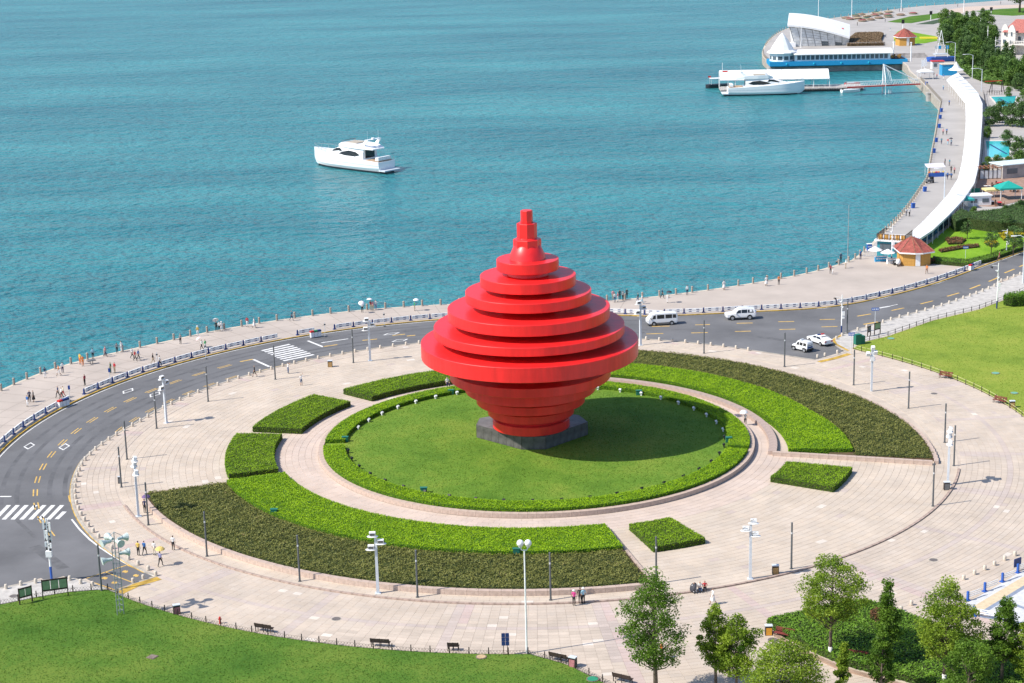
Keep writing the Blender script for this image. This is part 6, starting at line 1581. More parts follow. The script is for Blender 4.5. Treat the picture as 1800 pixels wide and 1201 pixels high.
for k in range(3): q = MB(); q.tube([(L * .51, 0, 6.4), (L * (.545 + .02 * k), -.6, 4.0), (L * (.565 + .022 * k), -.8, 1.0), (L * (.57 + .022 * k), -.8, -2.8)], .12, 6); q.build('curved_strut', M_white_p, t)
q = MB(); q.tube([(L * .51, 0, 6.4), (L * .98, -.8, .6)], .16, 6); q.build('stay', M_white_p, t)
t = thing('mooring_pile', 'pale concrete pile against the sea wall beside the grey promenade', 'pile', (*S(1633, 178, SEA_Z), SEA_Z)); q = MB(); q.cyl(0, 0, -2, 2.4, 1.0, n=12); q.build('shaft', M_concrete, t); q = MB(); q.cyl(0, 0, 2.4, 2.7, 1.15, n=12); q.build('cap', M_concrete, t)
# --- hall with swept white roof
a, L, an = frame_at((1398, 82), (1492, 80), 0)
t = thing('glass_hall', 'glazed hall under a swept white roof on the far quay', 'building', (a.x, a.y, 0), an)
def roof_z(u): return 8.6 - 5.2 * u ** 1.6
front = [(-3.4 + (L + 3.4) * u, roof_z(u)) for u in np.linspace(0, 1, 13)]
q = MB(); rows = []
for k, (x, z) in enumerate(front):
    u = k / 12; rows.append([(x, -2.0, z), (x + 1.4, 7, z + 1.7 - .1 * u), (x + 2.6, 16, z + 3.1 + .2 * u), (x + 2.6, 16, z + 2.7 + .2 * u), (x + 1.4, 7, z + 1.3 - .1 * u), (x, -2.0, z - .7)])
q.loft(rows); q.build('roof', M_wroof, t)
for i in range(8):          # glazing bays, each with its pane rows
    u0, u1 = i / 8, (i + 1) / 8; x0, x1 = L * u0, L * u1
    for r in range(6):
        f0, f1 = r / 6, (r + 1) / 6
        def zz(x, f): return f * (roof_z((x + 3.4) / (L + 3.4)) - .7)
        def xx(x, f): return x - 2.4 * f * (1 - x / L)
        q = MB(); e = .06; q.face([(xx(x0, f0) + e, -1.2 * f0, zz(x0, f0) + e), (xx(x1, f0) - e, -1.2 * f0, zz(x1, f0) + e), (xx(x1, f1) - e, -1.2 * f1, zz(x1, f1) - e), (xx(x0, f1) + e, -1.2 * f1, zz(x0, f1) - e)]); q.build('pane', M_facade if not (r < 2 and i in (4, 6)) else M_clear, t)
for i in range(9):
    x = L * i / 8; z = roof_z((x + 3.4) / (L + 3.4)) - .7; q = MB(); q.tube([(x, -.02, 0), (x - 2.4 * (1 - x / L), -1.22, z)], .08, 5); q.build('mullion', M_greyplastic, t)
q = MB(); q.add([(-.2, .4, 0), (L, .4, 0), (L, 14, 0), (0, 14, 0), (-2.2, .6, 6.6), (L, .6, 2.2), (L, 14, 4.5), (-1, 14, 9)], [(0, 1, 5, 4), (1, 2, 6, 5), (2, 3, 7, 6), (3, 0, 4, 7)]); q.build('wall', M_white_p, t)
q = MB(); q.box(-1.2, -.6, .8, 2.4, 2, 1.6); q.build('entrance', M_white_p, t)
q = MB(); q.box(L * .88, 6.8, roof_z(.9) + 1.78, 2.6, 1.2, .12, rx=.2); q.build('red_lettering', M_redp, t)
for k, (px, py, tp, lab) in enumerate(((1408, 84, 10.5, 'thin white pole before the glass hall'), (1438, 60, 15, 'white pole with curled top behind the glass hall'), (1497, 32, 16, 'white pole on the far plaza right of the hall'), (1584, 20, 11, 'white pole at the far sea edge'), (1694, 22, 12, 'tall brown and white pole on the far pale terrace'))):
    t = thing('light_pole', lab, 'pole', (*S(px, py), 0)); q = MB(); q.cyl(0, 0, 0, tp, .16, .10, 8); q.build('pole', M_white_p, t)
    q = MB(); q.tube([(0, 0, tp * .93), (1.2, 0, tp * .96), (2.0, 0, tp * 1.02)], .06, 5); q.build('arm', M_white_p, t)
# quay wall steps, railing
a, L, an = frame_at((1405, 97), (1560, 96.5), 0)
t = thing('quay_railing', 'dark railing along the quay edge behind the terminal', 'railing', (a.x, a.y, 0), an)
for k in range(14): q = MB(); q.box(L * k / 13, 1.2, .6, .12, .12, 1.2); q.build('post', M_iron, t)
for z in (.6, 1.15): q = MB(); q.box(L / 2, 1.2, z, L, .06, .06); q.build('rail', M_iron, t)
# brown planting bed, walls, far lawns
hedge('planting_bed', 'brown planted bed with curved wall beside the glass hall', [S(1490, 77, 1), S(1493, 66, 1), S(1505, 57, 1), S(1545, 56, 1), S(1553, 58, 1), S(1548, 68, 1), S(1553, 76, 1)], .0, 1.0, leafmat('heather_leaf', (.13, .10, .05), (.30, .20, .12), .2), 22, (.25, .55), .2, cat='flower bed', core=M_soil)
q = MB(); q.box(0, 0, .6, 15, .6, 1.2); tag(q.build('low_wall', M_concrete, None, (*S(1522, 80), 0), 0.02), 'low stone wall in front of the brown planted bed', 'wall')
M_far = lawn_material('far_lawn_grass', (.045, .120, .012), (.075, .165, .018), (.11, .19, .03))
def far_sheet(name, pts, z=.05, m=None): q = MB(); q.prism([S(*p) for p in pts], -.02, z); return struct(q.build(name, m or M_far))
far_sheet('far_lawn', [(1560, 38.5), (1600, 29), (1650, 23.5), (1675, 27), (1640, 34), (1602, 41), (1575, 40)])
far_sheet('far_lawn', [(1610, 43), (1660, 32), (1690, 27), (1700, 30), (1660, 38), (1640, 43)], m=mat('far_dark_ground', (.05, .085, .04), .9))
far_sheet('far_lawn', [(1715, 20), (1760, 16), (1800, 14), (1850, 14), (1850, 24), (1780, 28), (1745, 26)])
far_sheet('far_terrace', [(1650, 20), (1700, 12), (1850, 6), (1850, 13), (1760, 14.5), (1710, 19), (1690, 24)], .03, mat('pale_terrace', (.56, .45, .37), .85))
far_sheet('far_lawn', [(1572, 73), (1571, 64), (1578, 56), (1585, 53), (1610, 58), (1645, 64), (1648, 72), (1625, 76.5), (1612, 77)], .06, lawn_material('far_bright_lawn', (.10, .22, .01), (.17, .32, .02), (.22, .38, .03)))
far_sheet('yellow_flower_bed', [(1571, 67), (1580, 64.5), (1582, 67), (1572, 70)], .3, mat('yellow_flowers', (.55, .48, .02), .9)); far_sheet('yellow_flower_bed', [(1616, 66), (1648, 66), (1648, 69), (1618, 69)], .3, MATS['yellow_flowers'])
# planters on the far plaza
pm_ = MB().lathe([(1.6, 0), (2.3, .7), (2.1, .75), (1.9, .55)], 14).mesh('planter', mat('tan_planter', (.45, .37, .27), .8)); fm_ = {}
for k, (px, py) in enumerate(((1487, 33), (1494, 35), (1504, 29), (1508, 33.5), (1514, 27), (1516, 38), (1523, 34.5), (1524, 30), (1530, 36), (1538, 28), (1540, 24), (1545, 25.5), (1545, 33), (1560, 27.5), (1562, 31), (1562, 22.5), (1583, 27.5), (1605, 25))):
    t = thing('flower_planter', 'round tan planter bowl in the cluster on the far plaza', 'planter', (*S(px, py), 0), 0, 'planters on the far plaza'); obj('bowl', pm_, t)
    q = MB(); q.sphere(0, 0, .65, 1.8, 1.8, .35, 8, 4); q.build('flowers', cloth(('brown', 'darkred', 'darkgreen', 'khaki')[k % 4]), t)
for px, py, lab in ((1636, 36, 'dark sign panel on a white post before the far lawn strip'), (1587, 52, 'dark sign panel on a white post above the far kiosk'), (1742, 29, 'thin pole with a lamp before the villa trees')):
    t = thing('panel_post', lab, 'sign', (*S(px, py), 0)); q = MB(); q.cyl(0, 0, 0, 3, .14, n=6); q.build('post', M_white_p, t); q = MB(); q.box(0, 0, 3.3, 1.2, .3, 1.6); q.build('panel', M_black, t)
# --- kiosks
def kiosk(lab, p, q_, depth, hw, hr):
    a, L, an = frame_at(p, q_); t = thing('kiosk', lab, 'kiosk', (a.x, a.y, 0), an); d = depth
    foot = [(0, 0), (L * .40, -.7), (L * .62, -.7), (L, 0), (L, d), (0, d)]
    q = MB(); q.prism(foot, 0, hw); w = q.build('wall', M_timber, t)
    n = 9
    for k in range(int(hw / .28)):       # timber boards, proud of the wall
        for (x0, y0), (x1, y1) in zip(foot[:3], foot[1:4]):
            ln = math.hypot(x1 - x0, y1 - y0); e = math.atan2(y1 - y0, x1 - x0); c = ((x0 + x1) / 2 + .02 * math.sin(e), (y0 + y1) / 2 - .02 * math.cos(e))
            o = MB(); o.box(0, 0, 0, ln - .06, .05, .25); o.build('board', M_timber, w, (c[0], c[1], .15 + .28 * k), e)
    q = MB(); q.box(L * .51, -.76, hw * .46, L * .17, .08, hw * .88); q.build('door', M_white_p, t)
    q = MB(); q.box(L + .03, d / 2, hw * .5, .06, d * .98, hw * .96); q.build('brick_side', M_stone2, t)
    ev = .7; top1, top2 = (L * .40, d * .45, hw + hr), (L * .72, d * .5, hw + hr * .72)
    ring = [(-ev, -ev * .4), (L * .38, -.7 - ev), (L * .66, -.7 - ev), (L + ev, -ev * .4), (L + ev, d + ev), (-ev, d + ev)]
    q = MB(); R = [(x, y, hw - .05) for x, y in ring]
    q.add(R + [top1, top2], [(0, 1, 6), (1, 2, 6), (2, 7, 6), (2, 3, 7), (3, 4, 7), (4, 5, 6, 7), (5, 0, 6)]); rf = q.build('roof', M_tiles, t)
    q = MB()
    for i in range(6):
        q.tube([R[i], top1 if i in (0, 1, 5) else (top2 if i in (3, 4) else top1)], .07, 5)
    q.build('ridge_tile', M_stone2, rf)
    q = MB()
    for i in range(6):
        a_, b_ = R[i], R[(i + 1) % 6]; q.add([a_, b_, (b_[0], b_[1], b_[2] - .25), (a_[0], a_[1], a_[2] - .25)], [(0, 3, 2, 1)])
    q.build('fascia', M_white_p, t)
    return t
kiosk('ochre timber kiosk with a red tiled roof at the end of the beige promenade', (1587, 467.5), (1635, 466), 4.6, 2.6, 2.4)
kiosk('small timber kiosk with a red tiled roof on the far green', (1581, 81), (1608, 80), 5, 3.4, 3.2)
a, L, an = frame_at((1537, 459), (1580, 462))
# blue stall with roof terrace
t = thing('waterfront_stall', 'teal stall with a railed roof terrace on the sea edge beside the kiosk', 'building', (*S(1540, 452), 0), an)
L = 5.2
q = MB(); q.box(L / 2, 3, 1.5, L, 5, 3.0); q.build('wall', flat('teal_wall', (.03, .26, .32), .5), t)
q = MB(); q.box(L / 2, 3, 3.12, L + .9, 6, .25); q.build('roof_deck', M_white_p, t)
q = MB(); q.box(L * .3, .47, 1.7, L * .4, .08, 1.6); q.box(L * .75, .47, 1.7, L * .3, .08, 1.6); q.build('shop_front', M_clear, t)
q = MB()
for k in range(12): q.box(L * k / 11, .15, 3.8, .08, .08, 1.1); q.box(0, .2 + k * .5, 3.8, .08, .08, 1.1); q.box(L, .2 + k * .5, 3.8, .08, .08, 1.1)
q.box(L / 2, .15, 4.3, L, .08, .08); q.box(0, 3, 4.3, .08, 5.6, .08); q.box(L, 3, 4.3, .08, 5.6, .08); q.build('terrace_railing', M_brownm, t)
for k in range(5): q = MB(); q.box(L * (.1 + .2 * k), 1.0, 3.7, .7, .6, .9); q.build('wicker_panel', M_timber, t)
for px, py, lab in ((1538, 460, 'white parasol before the teal stall, the left of two'), (1560, 465, 'white parasol before the teal stall, the right of two')):
    t = thing('sun_parasol', lab, 'parasol', (*S(px, py), 0)); q = MB(); q.cyl(0, 0, 0, 2.6, .04, n=6); q.build('pole', M_white_p, t); q = MB(); q.lathe([(1.35, 2.15), (1.3, 2.2), (.05, 2.85)], 8, cap=False); q.build('canopy', M_wroof, t)
for px, py, w, h, m, lab, cat in ((1548, 459.5, 2.2, .9, M_seablue, 'bright blue counter of the stall', 'counter'), (1566, 463, 1.5, .9, M_white_p, 'white printed counter right of the blue one', 'counter'), (1528, 440, .9, 1.2, M_blue_p, 'blue box at a sea post beside the stall', 'box'), (1605 - 32, 466, .5, 1.0, M_black, 'small black cabinet between counter and scooter', 'cabinet')):
    t = thing('stall_counter', lab, cat, (*S(px, py), 0), .1); q = MB(); q.box(0, 0, h / 2, w, .6, h); q.build('front', m, t); q = MB(); q.box(0, 0, h + .03, w + .1, .7, .06); q.build('top', M_white_p, t)
    q = MB()
    for k in range(5): q.box(-w * .35 + k * w * .17, -.315, h * .6, w * .1, .01, h * .2)
    q.build('lettering', M_white_p if m is not M_white_p else M_seablue, t)
t = thing('delivery_scooter', 'white covered scooter parked left of the timber kiosk', 'scooter', (*S(1579, 467.5), 0), 1.2)
q = MB(); q.sphere(0, 0, .75, .9, .45, .55, 10, 8); q.build('cover', M_white_p, t, smooth=True)
for x in (-.6, .6):
    q = MB(); n = 12; q.add([(x + .27 * math.cos(2 * math.pi * i / n), dy, .27 + .27 * math.sin(2 * math.pi * i / n)) for dy in (-.06, .06) for i in range(n)], [(i, (i + 1) % n, n + (i + 1) % n, n + i) for i in range(n)] + [tuple(range(n - 1, -1, -1)), tuple(range(n, 2 * n))]); q.build('wheel', M_rubber, t)
hedge('flower_heap', 'heap of potted flowers at the right side of the timber kiosk', [S(1631, 466), S(1645, 463), S(1643, 459), S(1632, 461)], 0, .7, L_brown, 60, (.15, .3), .2, cat='flowers', core=M_core)
t = thing('crowd_railing', 'grey crowd railings left of the teal stall', 'railing', (*S(1518, 452), 0), .15)
for k in range(8): q = MB(); q.box(k * .35, 0, .55, .04, .04, 1.1); q.build('bar', M_wpole, t)
q = MB(); q.box(1.2, 0, 1.1, 2.5, .05, .05); q.box(1.2, 0, .2, 2.5, .05, .05); q.build('rail', M_wpole, t)
t = thing('flag_pole', 'tall thin grey pole standing at the sea edge', 'pole', (*S(1490, 458), 0)); q = MB(); q.cyl(0, 0, 0, 10, .10, .05, 8); q.build('pole', M_galv, t); q = MB(); q.sphere(0, 0, 10.1, .1, nu=8, nv=6); q.build('finial', M_galv, t); q = MB(); q.cyl(0, 0, 0, .3, .2, n=8); q.build('base', M_concrete, t)
# blue bins on the grey promenade
for k, (px, py) in enumerate(((1605, 366), (1625.5, 337), (1641.5, 269), (1645.5, 250), (1651, 225), (1652.5, 209), (1654.5, 197), (1628.5, 150))):
    t = thing('wheeled_bin', ('blue wheeled bin at the sea posts, the nearest', 'blue wheeled bin below the market stall', 'blue wheeled bin above the market stall', 'blue wheeled bin near the person in teal', 'blue wheeled bin right of the curve of sea posts', 'small blue bin far up the sea posts', 'blue bin at the bend of the sea wall', 'blue box near the gangway head')[k], 'bin', (*S(px, py), 0), .2)
    q = MB(); q.box(0, 0, .5, .62, .6, .95, taper=1.08); q.build('body', M_blue_p, t); q = MB(); q.box(0, 0, 1.02, .75, .7, .1); q.build('lid', M_blue_p, t)
# market stall on the promenade
t = thing('market_stall', 'white-roofed market stall with baskets at the sea posts', 'stall', (*S(1643, 309), 0), .1)
q = MB(); q.add([(-2.2, -1, 2.1), (2.2, -1, 2.1), (2.2, 1, 2.7), (-2.2, 1, 2.7)], [(0, 1, 2, 3)]); q.build('awning', flat('lilac_white_canvas', (.70, .68, .76), .8), t)
for x in (-2, 2):
    q = MB(); q.box(x, -.9, 1.05, .07, .07, 2.1); q.box(x, .9, 1.3, .07, .07, 2.6); q.build('post', M_white_p, t)
q = MB(); q.box(0, -1.2, .45, 4, 1.0, .9); q.build('counter', M_blue_p, t)
for k in range(7): q = MB(); q.cyl(-1.7 + .55 * k, -1.2, .9, 1.15, .26, n=8); q.build('basket', cloth(('orange', 'cream', 'yellow', 'red')[k % 4]), t)
t = thing('motor_tricycle', 'grey motor tricycle parked below the market stall', 'tricycle', (*S(1634, 322), 0), .5)
q = MB(); q.box(0, 0, .6, 1.9, .8, .5); q.build('body', M_greyplastic, t); q = MB(); q.box(.6, 0, 1.15, .7, .6, .5); q.build('seat', M_black, t)
for x, y in ((-.8, 0), (.7, -.4), (.7, .4)): q = MB(); q.sphere(x, y, .3, .3, .1, .3, 10, 6); q.build('wheel', M_rubber, t)

# --- long white awning
Lf = [(1600, 410), (1622, 390), (1645, 366), (1668, 340), (1684, 314), (1691, 285), (1695, 255), (1697.5, 225), (1698.5, 200), (1697, 180), (1687, 168), (1675, 153), (1664, 140)]
Rt = [(1610, 424), (1640, 404), (1668, 378), (1694, 350), (1713, 322), (1720, 292), (1723, 262), (1725, 232), (1727, 203), (1727, 182), (1719, 163), (1703, 146), (1684, 128)]
t = thing('market_awning', 'long winding white awning roof over the stalls beside the grey promenade', 'awning')
def mid2(A, B, k): return [(A[0] + (B[0] - A[0]) * k), (A[1] + (B[1] - A[1]) * k)]
for i in range(len(Lf) - 1):
    for h in range(3):
        k0, k1 = h / 3, (h + 1) / 3
        l0, l1 = site(*mid2(Lf[i], Lf[i + 1], k0), 2.7), site(*mid2(Lf[i], Lf[i + 1], k1), 2.7); r0, r1 = site(*mid2(Rt[i], Rt[i + 1], k0), 2.7), site(*mid2(Rt[i], Rt[i + 1], k1), 2.7)
        m0, m1 = tuple((Vector(l0) + Vector(r0)) / 2 + Vector((0, 0, .25))), tuple((Vector(l1) + Vector(r1)) / 2 + Vector((0, 0, .25)))
        q = MB(); q.face([l0, m0, m1, l1][::-1]); q.face([m0, r0, r1, m1][::-1]); q.face([(l0[0], l0[1], 2.3), l0, l1, (l1[0], l1[1], 2.3)]); q.face([(r0[0], r0[1], 2.3), r0, r1, (r1[0], r1[1], 2.3)]); q.build('roof_panel', M_wroof, t)
        q = MB(); q.tube([(l0[0], l0[1], l0[2] + .04), (m0[0], m0[1], m0[2] + .04), (r0[0], r0[1], r0[2] + .04)], .07, 4); q.build('rib', M_wpole, t)
        for p in (l0, r0): q = MB(); q.box(p[0], p[1], 1.35, .08, .08, 2.7); q.build('post', M_white_p, t)
q = MB(); q.lathe([(2.6, 2.8), (1.4, 3.4), (.5, 4.6), (.05, 5.4)], 10, cap=False); q.build('tent_peak', M_wroof, t, site(1680, 138, 0))
# teal ground sheet along its lower right side, dark railing beyond
M_tealt = mat('teal_tarpaulin', (.015, .20, .30), .6, .2, 1.0)
q = MB(); line = [site(*p, 0) for p in ((1610, 428), (1625, 420), (1640, 408), (1655, 396), (1668, 384))]
for a_, b_ in zip(line[:-1], line[1:]): q.add([a_, b_, (b_[0], b_[1], 2.2), (a_[0], a_[1], 2.2), (a_[0] + .8, a_[1] - .6, 0), (b_[0] + .8, b_[1] - .6, 0)], [(0, 1, 2, 3), (4, 5, 2, 3)])
tag(q.build('tarpaulin', M_tealt), 'teal tarpaulin hanging along the lower right side of the white awning', 'tarpaulin')
t = thing('garden_railing', 'dark railing between the white awning and the flower garden', 'railing')
for x, y, a_ in along([S(*p) for p in ((1620, 432), (1640, 418), (1660, 402), (1676, 386), (1690, 366), (1702, 345), (1715, 322), (1724, 296), (1728, 262), (1731, 225), (1733, 190), (1729, 166))], 3.0):
    q = MB(); q.box(0, 0, .55, .1, .1, 1.1); q.box(1.5, 0, 1.05, 3, .06, .06); q.box(1.5, 0, .5, 3, .06, .06); q.build('bay', M_iron, t, (x, y, 0), a_)
# --- flower garden
gl = [S(1622, 436), S(1640, 424), S(1665, 402), S(1680, 390), S(1720, 386), S(1800, 392), S(1870, 395), S(1870, 405), S(1800, 434), S(1735, 455), S(1700, 462), S(1652, 460), S(1630, 452)]
q = MB(); q.prism(gl, -.02, .06); struct(q.build('garden_lawn', MATS['far_bright_lawn']))
tufts('garden_lawn_grass', gl, .06, 8, L_bright)
hedge('border_hedge', 'clipped hedge along the pavement edge of the flower garden', [S(*p, .7) for p in ((1640, 450), (1700, 455), (1735, 447), (1800, 425), (1870, 398), (1870, 405), (1800, 433), (1737, 455), (1700, 463), (1645, 458))], 0, .7, L_mid, 40, (.15, .3), core=M_core)
def patch(lab, pts, h, lm, nm='flower_bed', cat='flower bed', per=40): return hedge(nm, lab, [S(*p, h) for p in pts], 0, h, lm, per, (.15, .32), .1, cat=cat, core=M_core)
patch('russet flower bed near the timber kiosk', ((1662, 418), (1680, 415), (1698, 419), (1690, 426), (1668, 427)), .45, L_brown)
patch('red-brown flower bed at the top of the garden', ((1692, 385), (1712, 383), (1736, 391), (1720, 397), (1705, 393)), .45, leafmat('red_flower_leaf', (.16, .03, .025), (.36, .09, .06), .2))
patch('brown ribbon flower bed across the garden', ((1650, 437), (1690, 430), (1720, 428), (1720, 432), (1690, 435), (1655, 441)), .45, L_brown)
patch('yellow flower bed at the right of the garden', ((1755, 410), (1775, 404), (1810, 396), (1830, 402), (1790, 414), (1765, 420)), .45, L_yellow)
patch('yellow flower bed below the middle garden tree', ((1730, 424), (1745, 421), (1755, 425), (1742, 431)), .45, L_yellow)
patch('dark hedge mass behind the flower garden', ((1672, 380), (1690, 366), (1705, 372), (1760, 366), (1800, 352), (1860, 340), (1860, 385), (1800, 392), (1740, 388), (1700, 382), (1680, 388)), 2.3, L_pine, 'dark_hedge', 'hedge', 30)
gt = [tree_parts(300 + k, 3.6, 1.5, 1.3, 26, 40, 'round', (.14, .3), L_pine) for k in range(2)]
for k, (px, py, lab) in enumerate(((1700, 421, 'small pine on the garden lawn between the russet beds'), (1742, 446, 'small tree behind the white camera mast in the garden'), (1781, 449, 'small street tree on the pavement before the garden'), (1770, 410, 'small tree at the right end of the garden by the yellow bed'))):
    plant_tree('garden_tree', lab, *S(px, py), gt[k % 2], k * 1.3, (1.0, 1.15, 1.5, 1.1)[k], 'garden trees')
hedge('round_bush', 'round green bush on the right lawn beside the camera mast', [(S(1786, 536)[0] + 2.0 * math.cos(a), S(1786, 536)[1] + 1.5 * math.sin(a)) for a in np.arange(0, 6.28, .4)], 0, 1.7, L_mid, 90, (.15, .32), .3, core=M_core, cat='shrub')
hedge('round_bush', 'round green bush at the right edge of the picture on the right lawn', [(S(1812, 532)[0] + 1.8 * math.cos(a), S(1812, 532)[1] + 1.5 * math.sin(a)) for a in np.arange(0, 6.28, .4)], 0, 1.6, L_mid, 90, (.15, .32), .3, core=M_core, cat='shrub')
# --- terrace restaurant
M_terr = mat('terracotta_terrace', (.34, .22, .165), .85, .15, 1.0)
far_sheet('terrace', [(1700, 345), (1712, 322), (1722, 302), (1800, 298), (1870, 298), (1870, 345), (1800, 352), (1750, 364), (1712, 362)], .05, M_terr)
def hut(nm, lab, px, py, w, d, h, wm, rm, rise=.0, rz=.1, cat='hut', win=True):
    t = thing(nm, lab, cat, (*S(px, py), 0), rz)
    q = MB(); q.box(0, d / 2, h / 2, w, d, h); q.build('wall', wm, t)
    q = MB(); e = .4
    if rise: q.add([(-w / 2 - e, -e, h), (w / 2 + e, -e, h), (w / 2 + e, d + e, h), (-w / 2 - e, d + e, h), (-w * .15, d / 2, h + rise), (w * .15, d / 2, h + rise)], [(0, 1, 5, 4), (1, 2, 5), (2, 3, 4, 5), (3, 0, 4), (3, 2, 1, 0)])
    else: q.box(0, d / 2, h + .1, w + e, d + e, .2)
    q.build('roof', rm, t)
    if win:
        for s in (-.25, .25): q = MB(); q.box(s * w, -.03, h * .55, w * .28, .06, h * .4); q.build('window', M_clear, t)
    return t
hut('food_cabin', 'white cabin with dark windows on the terrace right of the awning', 1722, 362, 5.0, 3, 2.0, M_white_p, M_wroof)
def tent(lab, px, py, w, h, m, rise=1.0):
    t = thing('tent', lab, 'tent', (*S(px, py), 0), .1)
    for sx in (-1, 1):
        for sy in (0, 1): q = MB(); q.box(sx * w / 2, sy * w * .8, h / 2, .1, .1, h); q.build('pole', M_white_p, t)
    q = MB(); q.add([(-w / 2 - .2, -.2, h), (w / 2 + .2, -.2, h), (w / 2 + .2, w * .8 + .2, h), (-w / 2 - .2, w * .8 + .2, h), (0, w * .4, h + rise)], [(0, 1, 4), (1, 2, 4), (2, 3, 4), (3, 0, 4)]); q.build('canopy', m, t)
    q = MB()
    for a_, b_ in (((-w / 2 - .2, -.2), (w / 2 + .2, -.2)), ((w / 2 + .2, -.2), (w / 2 + .2, w * .8 + .2)), ((-w / 2 - .2, w * .8 + .2), (-w / 2 - .2, -.2))): q.face([(*a_, h - .35), (*b_, h - .35), (*b_, h), (*a_, h)])
    q.build('valance', m, t)
tent('green pointed tent on the terrace', 1777, 352, 4.6, 2.6, flat('green_tent', (.015, .33, .27), .6), 1.3)
tent('yellow flat tent on the terrace left of the green tent', 1747, 348, 3.2, 1.8, flat('cream_yellow_tent', (.70, .60, .28), .7), .3)
tent('small teal tent at the awning edge of the terrace', 1700, 367, 2.6, 2.0, flat('teal_tent', (.03, .36, .34), .6), .6)
for px, py, px2, lab, m in ((1704, 343, 1722, 'green banner fence on the terrace', flat('green_banner', (.02, .26, .18), .6)), (1733, 340, 1764, 'bright blue banner fence on the terrace', M_seablue)):
    a, L, an = frame_at((px, py), (px2, py - 1)); t = thing('banner_fence', lab, 'banner', (a.x, a.y, 0), an); q = MB(); q.box(L / 2, 0, .9, L, .06, 1.0); q.build('banner', m, t)
    q = MB()
    for k in range(4): q.box(L * k / 3, .05, .75, .08, .08, 1.5)
    q.build('post', M_iron, t)
t = thing('pergola', 'rust brown timber pergola with glass sides on the terrace', 'pergola', (*S(1722, 316), 0), .08)
for k in range(7):
    q = MB(); q.box(k * 1.0, 0, 1.3, .14, .14, 2.6); q.box(k * 1.0, 3, 1.3, .14, .14, 2.6); q.build('post', M_brownm, t); q = MB(); q.box(k * 1.0, 1.5, 2.7, .12, 3.6, .14); q.build('beam', mat('rust_timber', (.26, .11, .06), .8), t)
q = MB(); q.box(3, 0, 2.55, 6.4, .16, .16); q.box(3, 3, 2.55, 6.4, .16, .16); q.build('beam', MATS['rust_timber'], t)
for k in range(6): q = MB(); q.box(.5 + k, 0, 1.1, .84, .04, 1.8); q.build('pane', M_facade, t)
hut('terrace_building', 'low building with a pale blue-white roof at the right edge above the terrace', 1795, 312, 10, 5, 3.0, M_concrete, flat('pale_blue_roof', (.62, .72, .73), .5), 0, .35)
for k, (px, py) in enumerate(((1735, 333), (1748, 330), (1757, 327), (1770, 327), (1783, 338), (1757, 362), (1742, 360))):
    t = thing('terrace_table', 'dining table with chairs on the terracotta terrace', 'table', (*S(px, py), .05), .3 * k, 'tables on the terrace')
    q = MB(); q.box(0, 0, .74, 1.4, .8, .06); q.build('tabletop', cloth(('white', 'brown', 'red')[k % 3]), t); q = MB(); q.box(-.55, 0, .36, .08, .6, .72); q.box(.55, 0, .36, .08, .6, .72); q.build('leg', M_iron, t)
    for s in (-1, 1): q = MB(); q.box(0, s * .8, .45, .45, .45, .06); q.box(0, s * 1.0, .7, .45, .05, .5); q.box(0, s * .8, .22, .4, .4, .42); q.build('chair', cloth('brown'), t)
# --- swimming pools and court
M_pool = flat('pool_water', (.05, .56, .60), .1, spec=.5); M_pooledge = mat('pool_edge', (.66, .60, .54), .8)
for pts, lab in ((((1742, 171), (1786, 170), (1781, 188), (1757, 188)), 'turquoise pool in front of the grey court'), (((1733, 249), (1775, 249), (1774, 278), (1736, 278)), 'turquoise pool between the dark trees and the terrace')):
    P_ = [S(*p) for p in pts]; c = Vector((sum(p[0] for p in P_) / 4, sum(p[1] for p in P_) / 4))
    t = thing('swimming_pool', lab, 'pool', (c.x, c.y, 0)); loc_ = [(p[0] - c.x, p[1] - c.y) for p in P_]
    q = MB(); q.prism([(x * 1.16, y * 1.12) for x, y in loc_], -.02, .10); q.build('edge', M_pooledge, t); q = MB(); q.prism(loc_, None, .13); q.build('water', M_pool, t)
    q = MB(); q.box(0, 0, .142, .5, abs(loc_[0][1]) * 1.2, .01); q.build('lane_line', M_navy, t)
far_sheet('grey_court', [(1722, 163), (1724, 144), (1782, 142), (1790, 148), (1776, 165)], .04, M_concrete)
t = thing('swing_frame', 'dark red metal climbing frame on the grey court', 'climbing frame', (*S(1752, 163), 0), .2)
for x in (-1.6, 1.6): q = MB(); q.tube([(x * 1.3, -1, 0), (x, 0, 3.6), (x * 1.3, 1, 0)], .12, 6); q.build('leg', M_iron, t)
q = MB(); q.tube([(-4, 0, 3.6), (1.6, 0, 3.6)], .12, 6); q.build('crossbar', M_redp, t)
t = thing('court_railing', 'brown railing between the grey court and the pool', 'railing', (*S(1735, 167), 0), -.02)
for k in range(10): q = MB(); q.box(k * .75, 0, .6, .1, .1, 1.2); q.build('post', M_brownm, t)
q = MB(); q.box(3.4, 0, 1.15, 7, .08, .08); q.build('rail', M_brownm, t)
